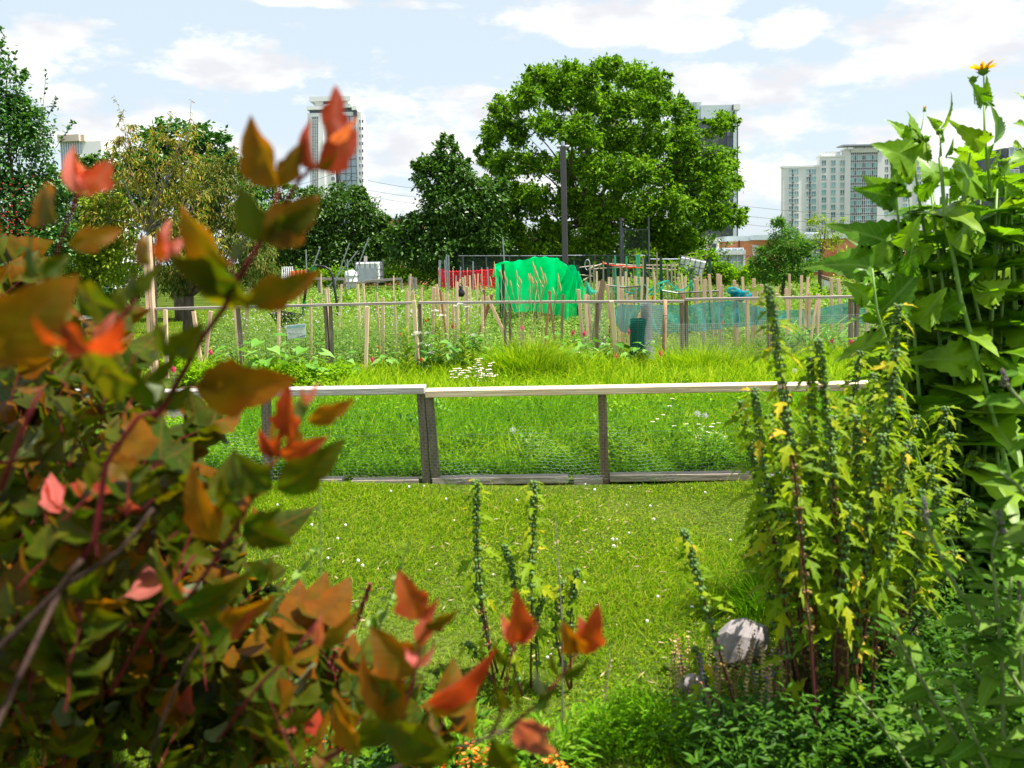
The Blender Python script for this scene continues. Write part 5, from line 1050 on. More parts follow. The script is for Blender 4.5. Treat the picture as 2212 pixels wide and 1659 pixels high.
# plastic mesh fences
def plastic(nm, label, u0, u1, v0, v1, Y, mat, cw, ch, r, wob=.1):
    a_, b_ = P(u0, v0, Y), P(u1, v0, Y); zt, zb = a_.z, P(u0, v1, Y).z; rt = thing(nm, label, 'mesh fence', (a_.x, Y, 0))
    hexmesh(lambda q: np.stack([a_.x + q[:, 0], Y + wob * np.sin(q[:, 0] * 3) + .2 * np.exp(-q[:, 0] * 1.2), zb + q[:, 1] - .03 * np.sin(q[:, 0] * 1.5)], 1), b_.x - a_.x, zt - zb, cw, ch, r).build('plastic_mesh', mat, rt)
    for k in range(5): q = P(u0 + (u1 - u0) * k / 4, v0 - 3, Y - .05); Geo().tube([(q.x, Y - .05, 0), q], .015, 5).build('post', WOODL, rt)
plastic('red_mesh_fence', 'red plastic safety mesh fence in the distance left of the green cover', 947, 1072, 581, 625, 38, REDNET, .16, .09, .028)
g = Geo(); v_, f_ = drape([(946, 584), (958, 580)], [(950, 618), (954, 622)], 37.8, 8, .1); g.add(v_, f_); rt = bpy.data.objects['red_mesh_fence']; g.build('rolled_end', netmat('red film', (.85, .05, .10), 1, .3), rt)
plastic('orange_mesh_fence', 'orange barrier mesh fence beside the black pipe arch', 626, 660, 584, 612, 36, ORNET, .10, .06, .017)
g = Geo(); v_, f_ = drape([(626, 586), (640, 584), (660, 583)], [(628, 612), (645, 616), (661, 612)], 36.1, 8, .1); g.add(v_, f_); g.build('sheet', netmat('orange film', (.95, .13, .01), .75, .4), bpy.data.objects['orange_mesh_fence'])
# tanks
def tank(nm, label, u, v, Y, rot, tilt, cage, panel):
    c = P(u, v, Y); rt = thing(nm, label, 'water tank', tuple(c)); W_, D_, H_ = 1.1, .95, .95
    M_ = Matrix.Rotation(rot, 3, 'Z') @ Matrix.Rotation(tilt, 3, 'Y'); tr_ = lambda p: Vector(c) + M_ @ Vector(p)
    g = Geo(); n = 0; bv = .09; prof = [(-W_ / 2 + bv, -D_ / 2), (W_ / 2 - bv, -D_ / 2), (W_ / 2, -D_ / 2 + bv), (W_ / 2, D_ / 2 - bv), (W_ / 2 - bv, D_ / 2), (-W_ / 2 + bv, D_ / 2), (-W_ / 2, D_ / 2 - bv), (-W_ / 2, -D_ / 2 + bv)]
    rings = []
    for z_, s_ in ((0, .93), (.06, 1), (H_ - .06, 1), (H_, .93)): rings += [tuple(tr_((x_ * s_, y_ * s_, z_))) for x_, y_ in prof]
    g.add(rings, [[r_ * 8 + i, r_ * 8 + (i + 1) % 8, r_ * 8 + 8 + (i + 1) % 8, r_ * 8 + 8 + i] for r_ in range(3) for i in range(8)]); b0 = g.n - 32
    g.l.append(np.array(list(range(7, -1, -1)) + list(range(24, 32))) + b0); g.t.append(np.array([8, 8])); g.m.append(np.array([0, 0])); g.build('container', WHITEP, rt, smooth=False)
    g = Geo(); x2, y2 = W_ / 2 + .02, D_ / 2 + .02
    for z_ in (.02, .3, .62, .96): g.tube([tr_(p) for p in ((-x2, -y2, z_), (x2, -y2, z_), (x2, y2, z_), (-x2, y2, z_), (-x2, -y2, z_))], .018, 5)
    for i in range(6): xx = -x2 + 2 * x2 * i / 5; [g.tube([tr_((xx, s_ * y2, 0)), tr_((xx, s_ * y2, .97))], .014, 5) for s_ in (-1, 1)]
    for i in range(1, 5): yy = -y2 + 2 * y2 * i / 5; [g.tube([tr_((s_ * x2, yy, 0)), tr_((s_ * x2, yy, .97))], .014, 5) for s_ in (-1, 1)]
    g.build('cage', cage, rt)
    if panel: g = Geo(); A_ = [tr_((-.4, -y2 - .02, .05)), tr_((.4, -y2 - .02, .05)), tr_((.4, -y2 - .02, .68)), tr_((-.4, -y2 - .02, .68))]; g.add([tuple(q) for q in A_] + [tuple(q + Vector((0, -.01, 0))) for q in A_], [[3, 2, 1, 0], [4, 5, 6, 7], [0, 1, 5, 4], [1, 2, 6, 5], [2, 3, 7, 6], [3, 0, 4, 7]]); g.build('panel', GREYB, rt)
    return rt
rt = tank('water_tank', 'white caged water tank standing upright beside the white barrel', 799, 611, 38, 0, 0, CAGE, True)
g = Geo(); q = P(788, 574, 38.2); g.beam(q + Vector((0, 0, -.2)), q + Vector((.06, 0, .45)), .15, .05); g.build('plank', WOODF, rt)
tank('water_tank', 'white caged water tank lying tilted, near the brick school', 1491, 604, 37, -.35, .22, CAGEB, False)
q = P(760, 622, 37.6); rt = thing('barrel', 'off white plastic barrel left of the upright caged tank', 'barrel', tuple(q)); g = Geo()
zt = P(760, 583, 37.6).z - q.z; prof = [(.27, 0), (.30, .03), (.31, .3), (.33, .33), (.31, .36), (.31, .62), (.33, .65), (.31, .68), (.30, .8), (.26, .88), (.12, .9), (.12, .93), (.02, .94)]
prof = [(r_, z_ / .94 * zt) for r_, z_ in prof]; k = 16
g.add([(q.x + r_ * math.cos(6.283 * i / k), q.y + r_ * math.sin(6.283 * i / k), q.z + z_) for r_, z_ in prof for i in range(k)], [[j * k + i, j * k + (i + 1) % k, (j + 1) * k + (i + 1) % k, (j + 1) * k + i] for j in range(len(prof) - 1) for i in range(k)]); g.build('drum', WHITEP, rt, smooth=True)
g = Geo(); g.tube([(q.x + .06, q.y, q.z + zt), (q.x + .07, q.y, q.z + zt + .05)], .04, 8); g.build('bung', GREYB, rt)
# distant plot fence
Y = 35.5; rt = thing('plot_fence', 'weathered timber plot fence in front of the barrel and upright tank', 'fence', tuple(P(780, 620, Y)))
for (u0, v0, u1, v1) in ((672, 602, 742, 603), (744, 611, 790, 610), (790, 608, 868, 602)): g = Geo(); g.beam(P(u0, v0, Y), P(u1, v1, Y), .05, .1); g.build('rail', WOODF, rt)
for u, v in ((688, 600), (722, 602), (744, 601), (812, 600), (866, 604), (884, 596), (890, 598), (897, 600)): q = P(u, v, Y); g = Geo(); g.beam((q.x, Y + .06, .0), q + Vector((0, .06, 0)), .11, .06, up=(0, 1, 0)); g.build('post', WOODF, rt)
# black pipe arch with green net
Y = 18; rt = thing('pipe_arch', 'black plastic pipe arch with a scrap of green net on its left side', 'arch', (P(700, 690, Y).x, Y, 0)); 
for k in range(2):
    yy = Y + .12 * k; pts = [(648, 700), (655, 660), (662, 600), (668, 585), (676, 577), (688, 574), (702, 576), (712, 583), (718, 598), (726, 650), (732, 710)]
    g = Geo(); g.tube([P(u + 2 * k, v + k * 2, yy) for u, v in pts], .019, 8); g.build('pipe', PIPEB, rt, smooth=True)
g = Geo(); v_, f_ = drape([(667, 586), (674, 578), (684, 576)], [(663, 610), (666, 606), (672, 598)], Y - .03, 8, .04); g.add(v_, f_); v_, f_ = drape([(657, 650), (660, 652), (663, 655)], [(648, 684), (652, 686), (655, 680)], Y - .03, 8, .04); g.add(v_, f_); g.build('net_scrap', netmat('emerald net', (.01, .5, .14), .85, .4), rt)
# black cart and bag
q = P(618, 676, 15); rt = thing('garden_cart', 'black plastic wheelbarrow tub behind the middle rail near the sign', 'wheelbarrow', (q.x, 15, 0)); g = Geo(); a_ = np.array([q.x, 15, 0])
g.add([a_ + p for p in ([-.12, -.2, .45], [.1, -.2, .4], [.14, .2, .4], [-.12, .2, .45], [-.22, -.28, .66], [.2, -.26, .62], [.22, .28, .62], [-.2, .3, .68], [-.02, .1, .75])], [[0, 3, 2, 1], [0, 1, 5, 4], [1, 2, 6, 5], [2, 3, 7, 6], [3, 0, 4, 7]]); g.build('tub', PIPEB, rt); g = Geo()
for s_ in (-1, 1): g.tube([a_ + [-.1, .15 * s_, .45], a_ + [-.16, .16 * s_, 0]], .015, 5)
g.tube([a_ + [.15, 0, .12] + np.array([.12 * math.cos(t), 0, .12 * math.sin(t)]) for t in np.linspace(0, 6.3, 12)], .025, 6); g.build('frame', CAGE, rt)
q = P(996, 630, 17); rt = thing('black_bag', 'small black bag hanging on a stake above the middle rail', 'bag', tuple(q)); g = Geo()
k = 8; prof = [(.01, .12), (.04, .10), (.03, .06), (.07, .0), (.08, -.05), (.05, -.10), (.01, -.11)]
g.add([(q.x + r_ * math.cos(6.283 * i / k) * (1 + .2 * math.sin(i * 2.2)), q.y + r_ * .7 * math.sin(6.283 * i / k), q.z + z_) for r_, z_ in prof for i in range(k)], [[j * k + i, j * k + (i + 1) % k, (j + 1) * k + (i + 1) % k, (j + 1) * k + i] for j in range(len(prof) - 1) for i in range(k)]); g.build('sack', solid('black film', (.02, .02, .03), None, .35, 20), rt, smooth=True)
g = Geo(); g.tube([q + Vector((-.02, 0, .09)), q + Vector((-.05, 0, .14)), q + Vector((.0, 0, .17)), q + Vector((.04, 0, .12))], .008, 4); g.build('strap', PIPEB, rt)
# white garden chair far left
q = P(618, 612, 36); rt = thing('garden_chair', 'white slatted garden chair left of the orange mesh', 'chair', (q.x, 36, 0)); z0 = .45
g = Geo(); g.box((q.x - .25, 35.7, z0 + .3), (q.x + .25, 36.2, z0 + .34)); g.build('seat', WHITEP, rt)
for i in range(6): g = Geo(); g.beam((q.x - .22 + .088 * i, 36.2, z0 + .34), (q.x - .22 + .088 * i, 36.3, z0 + .85), .04, .02, up=(0, 1, 0)); g.build('back_slat', WHITEP, rt)
for sx_ in (-.22, .22):
    for sy_ in (35.73, 36.17): g = Geo(); g.beam((q.x + sx_, sy_, 0), (q.x + sx_, sy_, z0 + .3), .04, .04, up=(0, 1, 0)); g.build('leg', WHITEP, rt)
g = Geo(); g.beam((q.x - .25, 36.3, z0 + .85), (q.x + .25, 36.3, z0 + .85), .03, .06); g.build('top_rail', WHITEP, rt)
# the small sign
Y = 11.95; sg = thing('notice_sign', 'small white plot sign with a pale blue band, leaning among the sunflower leaves', 'sign', (P(640, 730, Y).x, Y, 0))
c = [P(616, 703, Y), P(660, 699, Y), P(661, 729, Y), P(622, 734, Y)]
def quad(p, dy, nm, mat, th=.004, par=None): g = Geo(); A_ = [Vector(q) + Vector((0, dy, 0)) for q in p]; g.add([tuple(q) for q in A_] + [tuple(q + Vector((0, th, 0))) for q in A_], [[0, 1, 2, 3], [7, 6, 5, 4], [0, 4, 5, 1], [1, 5, 6, 2], [2, 6, 7, 3], [3, 7, 4, 0]]); return g.build(nm, mat, par or sg)
def bl(s, t): return c[0].lerp(c[1], s).lerp(c[3].lerp(c[2], s), t)
def rect(s0, s1, t0, t1): return [bl(s0, t0), bl(s1, t0), bl(s1, t1), bl(s0, t1)]
quad(c, 0, 'panel', WHITEP, .006); LB = solid('pale blue print', (.30, .55, .62), None, .5, 20); SB = solid('slate blue print', (.22, .32, .42), None, .5, 20); GP = solid('grey print', (.45, .46, .55), None, .5, 20)
quad(rect(.07, .98, .06, .22), -.003, 'blue_band', LB, .002)
quad([bl(.02, .95), bl(.5, .90), bl(.98, .78), bl(.98, .90)], -.003, 'slate_band', SB, .002); quad([bl(.02, .94), bl(.98, .89), bl(.98, .9), bl(.02, .99)], -.0045, 'slate_band', SB, .001)
for (s0, s1, t0) in ((.26, .62, .47), (.26, .50, .62), (.54, .72, .61)): quad(rect(s0, s1, t0, t0 + .035), -.003, 'text_line', GP, .002)
for s_ in (.24, .56, .80): quad(rect(s_, s_ + .006, .24, .92), -.003, 'fold_line', GP, .0015)
g = Geo(); cc = bl(.13, .56) + Vector((0, -.004, 0)); g.tube([cc + Vector((.018 * math.cos(t), 0, .018 * math.sin(t))) for t in np.linspace(0, 6.283, 17)], .004, 4); g.tube([cc + Vector((.007 * math.cos(t), 0, .007 * math.sin(t))) for t in np.linspace(0, 6.283, 9)], .003, 4); g.build('ring_emblem', GP, sg)
for s_ in (.03, .96): q = bl(s_, -.06); g = Geo(); g.tube([(q.x, Y + .012, 0), q + Vector((0, .012, 0))], .004, 5); g.build('wire_leg', WIRED, sg)

# more crops in the plots beyond the fence
for k in range(34):
    Y = rng.uniform(13, 31); u = rng.uniform(480, 1880)
    if (1040 < u < 1290 and Y < 20): continue
    r = rng.uniform(.25, .55); mound('crop_plant', 'bushy green crop plant in the plots beyond the middle fence', u, 700, Y, r, rng.uniform(.35, .8), int(220 + 300 * r), rng.uniform(.06, .13), (WEED, BROAD, TREE_V, BRIGHT, LIME)[k % 5], OVAL if k % 2 else RHOMB, 'vegetable plant', 'bushy crops beyond the middle fence')
for k in range(44):
    u = rng.uniform(560, 1680); Y = rng.uniform(6.15, 7.6); mound('leafy_weed', 'knee high leafy weed behind the near chicken wire', u, 950, Y, rng.uniform(.1, .2), rng.uniform(.2, .34), 260, rng.uniform(.035, .06), (BRIGHT, WEED, BROAD, TREE_A, WEEDF)[k % 5], LANCE if k % 2 else RHOMB, 'weed', 'leafy weeds behind the near chicken wire')
# ------------------------------------------------------------------ foreground plants
def edged(name, cols, edge, trans=.55, rough=.5, vein=(.16, .07, .01), tint=(1.9, 1.6, .4), amt=.8):
    m = foliage(name, cols, trans, rough, vein, tint, spec=.12, blotch=28); t = m.node_tree
    # the margin and tip of the leaf carry another pigment
    p = [n for n in t.nodes if n.type == 'BSDF_PRINCIPLED'][0]; src = p.inputs['Base Color'].links[0].from_socket
    uv = [n for n in t.nodes if n.type == 'UVMAP'][0]; s = N(t, 'ShaderNodeSeparateXYZ'); L(t, uv, s); ay = MA(t, 'ABSOLUTE', None); t.links.new(s.outputs[1], ay.inputs[0])
    f = MA(t, 'ADD', MA(t, 'MULTIPLY', ay, 1.5), None); k = MA(t, 'MULTIPLY', None, .55); t.links.new(s.outputs[0], k.inputs[0]); t.links.new(k.outputs[0], f.inputs[1])
    o = N(t, 'ShaderNodeTexCoord'); n = N(t, 'ShaderNodeTexNoise', i_Scale=22.0, i_Detail=3.0); t.links.new(o.outputs['Object'], n.inputs['Vector'])
    f = MA(t, 'MULTIPLY', MA(t, 'ADD', f, MA(t, 'MULTIPLY', MA(t, 'SUBTRACT', n, .62), 1.6)), amt, clamp=True)
    mm = N(t, 'ShaderNodeMix', data_type='RGBA'); t.links.new(f.outputs[0], mm.inputs[0]); t.links.new(src, mm.inputs[6]); mm.inputs[7].default_value = c4(edge)
    t.links.new(mm.outputs[2], p.inputs['Base Color'])
    for l_ in list(t.links):
        if l_.from_socket == src and l_.to_node.type == 'MIX' and l_.to_node != mm: t.links.new(mm.outputs[2], l_.to_socket)
    return m
NBG = edged('olive shrub leaf', [(.020, .062, .002), (.038, .085, .002), (.068, .10, .002)], (.17, .062, .002), amt=.38)
NBB = edged('bronze shrub leaf', [(.07, .075, .002), (.12, .082, .002), (.17, .075, .003)], (.29, .065, .004), amt=.75)
NBR = edged('red shrub leaf', [(.24, .05, .008), (.29, .038, .016), (.24, .07, .008)], (.40, .04, .024), amt=.8)
NBP = edged('pink shrub leaf', [(.52, .15, .12), (.60, .12, .10)], (.66, .22, .20), amt=.6)
NBU = edged('purple shrub leaf', [(.20, .05, .07), (.26, .07, .09)], (.36, .16, .18), amt=.6)
NBW = foliage('pale leaf underside', [(.10, .13, .06), (.16, .18, .10)], .3, .6)
TWIGR = solid('red twig', (.13, .014, .018), (.06, .010, .012), .85, 30, spec=.05)
TWIGB = solid('brown branch', (.075, .045, .035), (.035, .02, .018), .95, 40, bump=.6, spec=.05)
def serr(h, a=.018):
    out = []
    for i, (x_, y_) in enumerate(h):
        out.append((x_, y_))
        if i < len(h) - 1: xn, yn = h[i + 1]; out.append(((x_ + xn) / 2 - .01, (y_ + yn) / 2 + a * (1 if y_ > .08 else .4)))
    return out
NINE = [shaped(serr(h), fo, dr, tw) for h, fo, dr, tw in (([(.02, .03), (.10, .14), (.20, .28), (.30, .39), (.38, .44), (.45, .44), (.50, .38), (.53, .29), (.58, .26), (.68, .25), (.78, .20), (.88, .12), (.95, .05)], .30, .30, .1), ([(.02, .03), (.12, .15), (.24, .27), (.36, .34), (.46, .35), (.51, .29), (.56, .24), (.66, .23), (.78, .18), (.90, .09)], .15, .5, -.2), ([(.02, .05), (.12, .20), (.28, .34), (.42, .38), (.52, .33), (.58, .26), (.72, .20), (.87, .10)], .45, .2, .25))]
def vleaf(g, ub, vb, ut, vt, Y, wd=1.0, dy=0.0, tl=(0, -1, -.55), jit=.3, tm=None, dy0=0.0):
    a = np.array(P(ub, vb, Y + dy0)); b = np.array(P(ut, vt, Y + dy)); d = b - a; L_ = np.linalg.norm(d)
    nn = np.array(tl, float) + rng.normal(size=3) * jit; g.inst(tm or NINE[rng.integers(3)], [a], [d], [nn], [[L_, L_ * wd, L_]])
sb = Vector((-1.15, .75, 0)); shrub = thing('ninebark_shrub', 'out of focus shrub with lobed olive, bronze and red leaves filling the left foreground', 'shrub', tuple(sb))
GS, GT, GB = {k: Geo() for k in 'GBRPUW'}, Geo(), Geo()
Y0 = .84
ST = [([(330, 905), (346, 889), (393, 810), (440, 725), (484, 666), (513, 605), (563, 523), (615, 440), (650, 385), (684, 355)], .84, .0033), ([(563, 523), (585, 470), (603, 405)], .85, .0015), ([(513, 605), (500, 585), (497, 560)], .83, .0015),
      ([(60, 760), (82, 652), (126, 540), (141, 491), (164, 432), (190, 380)], .86, .0026), ([(200, 780), (258, 690), (281, 663), (316, 608), (349, 561), (360, 540)], .88, .0022),
      ([(182, 1205), (205, 1167), (228, 1006), (252, 965), (300, 900), (340, 889)], .95, .0035), ([(400, 1300), (422, 1270), (483, 1182), (533, 1100), (586, 1009), (599, 990)], .92, .0026), ([(599, 988), (630, 950), (662, 880), (664, 865)], .91, .002),
      ([(700, 1640), (866, 1561), (893, 1469), (905, 1400), (912, 1330)], .95, .0028), ([(1095, 1575), (1174, 1510), (1211, 1462), (1235, 1430), (1253, 1405)], .98, .002), ([(1060, 1590), (1081, 1544), (1099, 1442), (1114, 1380)], .98, .002),
      ([(0, 1060), (30, 980), (60, 900), (90, 840)], .8, .003), ([(240, 1500), (330, 1330), (420, 1200)], 1.05, .0025), ([(470, 1600), (560, 1480), (640, 1400), (690, 1340)], 1.0, .0022)]
for pts, yy, r_ in ST: GT.tube([P(u, v, yy + .004 * i) for i, (u, v) in enumerate(pts)], [r_ * (1.15 - .55 * i / len(pts)) for i in range(len(pts))], 7)
for pts, yy, r_ in (([(-140, 1520), (0, 1398), (73, 1328), (132, 1270), (160, 1230), (182, 1205)], .95, .006), ([(132, 1270), (200, 1230), (260, 1190), (330, 1100)], .98, .004), ([(700, 1720), (856, 1659), (940, 1628), (1010, 1609), (1095, 1575)], .98, .0034), ([(300, 1720), (350, 1560), (400, 1440), (470, 1330)], 1.15, .0035)):
    r_ *= .72; W = [P(u, v, yy) for u, v in pts]; GB.tube(W, [r_ * (1.15 - .4 * i / len(pts)) for i in range(len(pts))], 8)
    GB.tube([sb + Vector((rng.normal() * .03, rng.normal() * .03, 0)), (sb * .6 + W[0] * .4) - Vector((0, 0, .05)), W[0]], [r_ * 1.8, r_ * 1.5, r_ * 1.15], 8)
LV = [('B', 605, 402, 514, 252, .9), ('B', 604, 402, 650, 318, .75), ('R', 682, 366, 797, 292, .8), ('R', 684, 366, 645, 254, .6), ('R', 704, 305, 744, 172, .5), ('P', 715, 305, 771, 262, .45), ('B', 690, 362, 735, 330, .8),
      ('G', 563, 525, 510, 412, .9), ('B', 566, 523, 698, 438, .95), ('G', 570, 522, 690, 470, .7), ('B', 498, 572, 364, 455, 1.05), ('W', 500, 570, 528, 512, .5), ('G', 512, 607, 345, 592, .95), ('G', 512, 605, 440, 692, 1.3), ('G', 515, 603, 420, 585, 1.0), ('B', 527, 649, 686, 622, .75), ('B', 325, 573, 263, 500, .75), ('P', 349, 567, 352, 476, .55), ('P', 352, 562, 398, 508, .6), ('R', 345, 565, 340, 515, .6),
      ('G', 293, 643, 254, 586, .95), ('G', 295, 640, 330, 575, .7), ('G', 88, 597, 34, 512, .95), ('G', 92, 595, 152, 548, .8), ('B', 147, 531, 260, 500, .75), ('B', 125, 482, 58, 388, .85), ('P', 188, 425, 139, 308, .5), ('P', 192, 425, 185, 330, .5), ('R', 193, 424, 240, 335, .7), ('G', 258, 669, 100, 633, .7), ('G', 200, 690, 160, 640, .6), ('B', -40, 610, 36, 590, .9), ('B', -10, 520, -20, 450, .8),
      ('B', -20, 760, 120, 640, 1.1), ('B', 40, 790, -60, 640, 1.0), ('R', 200, 760, 97, 690, .7), ('R', 205, 762, 264, 715, .7), ('P', 205, 745, 230, 690, .6), ('R', 150, 745, 60, 710, .6), ('G', 300, 830, 70, 770, .9), ('G', 310, 820, 400, 760, .8), ('G', 378, 769, 282, 690, .9), ('G', 380, 768, 431, 702, .8), ('W', 382, 765, 410, 722, .6), ('G', 345, 880, 272, 790, .9), ('G', 350, 885, 420, 830, .8), ('B', 420, 838, 600, 852, .95), ('B', 430, 838, 520, 790, .7),
      ('R', 633, 951, 600, 838, .8), ('P', 660, 873, 648, 842, .6), ('P', 662, 875, 682, 830, .45), ('B', 663, 910, 757, 888, .7), ('G', 655, 905, 640, 860, .8), ('R', 599, 988, 551, 927, .55), ('R', 600, 988, 601, 925, .5), ('R', 603, 985, 690, 972, .65), ('B', 596, 990, 562, 912, .6), ('B', 640, 980, 620, 900, .7), ('G', 596, 1058, 732, 1002, .8), ('G', 590, 1058, 500, 990, .8), ('G', 527, 1078, 458, 966, .95), ('B', 530, 1075, 600, 1010, .8), ('G', 525, 1125, 620, 1202, .9), ('G', 520, 1125, 600, 1130, .8), ('G', 520, 1120, 460, 1050, .7), ('B', 470, 1170, 378, 1050, .9),
      ('G', 375, 1320, 557, 1288, .7), ('G', 400, 1290, 300, 1200, .9), ('B', 470, 1340, 592, 1315, .7), ('B', 560, 1390, 540, 1330, .6), ('R', 500, 1385, 520, 1330, .5), ('B', 620, 1440, 600, 1360, .7), ('P', 690, 1395, 690, 1330, .35), ('B', 692, 1400, 775, 1350, .6),
      ('R', 911, 1339, 857, 1242, .8), ('R', 911, 1339, 950, 1292, .6), ('B', 914, 1350, 1006, 1330, .6), ('R', 905, 1400, 925, 1310, .7), ('B', 893, 1459, 798, 1368, .8), ('P', 893, 1442, 880, 1382, .6), ('P', 897, 1442, 950, 1394, .5), ('R', 920, 1515, 1078, 1435, .7), ('B', 822, 1540, 752, 1424, .6), ('W', 850, 1466, 811, 1392, .45), ('G', 870, 1500, 780, 1470, .8), ('B', 840, 1560, 860, 1450, .7), ('B', 930, 1530, 1010, 1550, .7),
      ('R', 1112, 1388, 1122, 1286, .75), ('P', 1112, 1388, 1083, 1332, .5), ('R', 1114, 1388, 1172, 1344, .55), ('G', 1105, 1436, 1057, 1394, .9), ('G', 1106, 1436, 1152, 1406, .9), ('R', 1253, 1411, 1297, 1328, .7), ('B', 1253, 1411, 1217, 1366, .7), ('R', 1255, 1411, 1308, 1377, .6), ('R', 1253, 1405, 1268, 1336, .7), ('G', 1211, 1459, 1180, 1402, .7), ('G', 1211, 1459, 1282, 1430, .75), ('W', 1174, 1503, 1150, 1458, .7), ('G', 1150, 1530, 1200, 1490, .8), ('G', 1110, 1530, 1050, 1480, .8), ('G', 1130, 1545, 1080, 1440, .5),
      ('U', 1117, 1561, 1178, 1668, 1.1), ('U', 1120, 1556, 1200, 1585, .8), ('G', 1060, 1595, 1120, 1690, .7), ('G', 960, 1620, 800, 1560, .8), ('G', 990, 1610, 900, 1690, .9), ('B', 780, 1620, 700, 1540, .8), ('G', 760, 1600, 880, 1590, .7)]
for (k, a_, b_, c_, d_, w_) in LV:
    yy = (.84 if b_ < 950 else .92) + rng.uniform(-.02, .02)
    if k in 'BR' and 680 < b_ < 780 and a_ < 260: yy = .62
    vleaf(GS[k], a_, b_, c_, d_, yy, w_, dy=rng.uniform(-.03, .03))
bnd = lambda v: np.interp(v, [600, 750, 900, 1000, 1100, 1250, 1350, 1450, 1550, 1659], [120, 290, 330, 400, 430, 440, 420, 640, 860, 900])
def twig(u, v, ang, ln, yy, red, seed=0):
    du, dv = math.cos(ang), -math.sin(ang); n = max(2, int(ln / (44 * .86 / yy)) ); pts = []; cu = rng.normal() * .002
    for i in range(n + 1): s = ln * i / n; pts.append((u + du * s - dv * s * s * cu, v + dv * s + du * s * s * cu))
    W = [P(a_, b_, yy + .02 * i) for i, (a_, b_) in enumerate(pts)]; GT.tube(W, [.0013 * (1.1 - .6 * i / n) for i in range(n + 1)], 5)
    for i in range(1, n + 1):
        for sgn in (-1, 1):
            if rng.random() < .12: continue
            L_ = rng.uniform(75, 125) * .86 / yy * (1 - .35 * (i == n)); th = ang + sgn * rng.uniform(.5, 1.4); q = pts[i]
            k = 'G' if i < n - 1 else ('B' if rng.random() < .28 else 'G')
            if red and i == n: k = 'R' if rng.random() < .7 else 'P'
            if rng.random() < .02: k = 'W'
            if rng.random() < .07 and k == 'G': k = 'B'
            vleaf(GS[k], q[0], q[1], q[0] + math.cos(th) * L_, q[1] - math.sin(th) * L_ * .8, yy + .02 * i, rng.uniform(.7, 1.05), dy=.02 * i + rng.uniform(-.05, .05), dy0=.0, jit=.45)
for i in range(240):
    v = 640 + 1060 * rng.random() ** .8; u = rng.uniform(-120, max(20, bnd(v) - 40)); yy = rng.uniform(1.0, 2.1)
    if v < 1050 and rng.random() < .5: continue
    if v < 760 and rng.random() < .5: continue
    twig(u, v, rng.uniform(.6, 2.0), rng.uniform(90, 190), yy, rng.random() < .16 and yy < 1.4)
for i in range(110): v = rng.uniform(1150, 1760); twig(rng.uniform(-140, min(620, float(bnd(v)) - 30)), v, rng.uniform(.5, 2.2), rng.uniform(110, 200), rng.uniform(1.5, 2.3), False)
nm_ = {'G': ('foliage', NBG, None), 'B': ('bronze_foliage', NBB, None), 'R': ('red_foliage', NBR, 'orange red young leaves'), 'P': ('pink_foliage', NBP, 'pink newest leaves'), 'U': ('purple_foliage', NBU, 'dull purple leaves hanging at the bottom'), 'W': ('pale_foliage', NBW, 'leaves showing pale undersides')}
for k in 'GBRPUW':
    o = GS[k].build(nm_[k][0], nm_[k][1], shrub, smooth=True)
    if nm_[k][2]: o['label'] = nm_[k][2]
GT.build('twig', TWIGR, shrub, smooth=True); GB.build('branch', TWIGB, shrub, smooth=True)
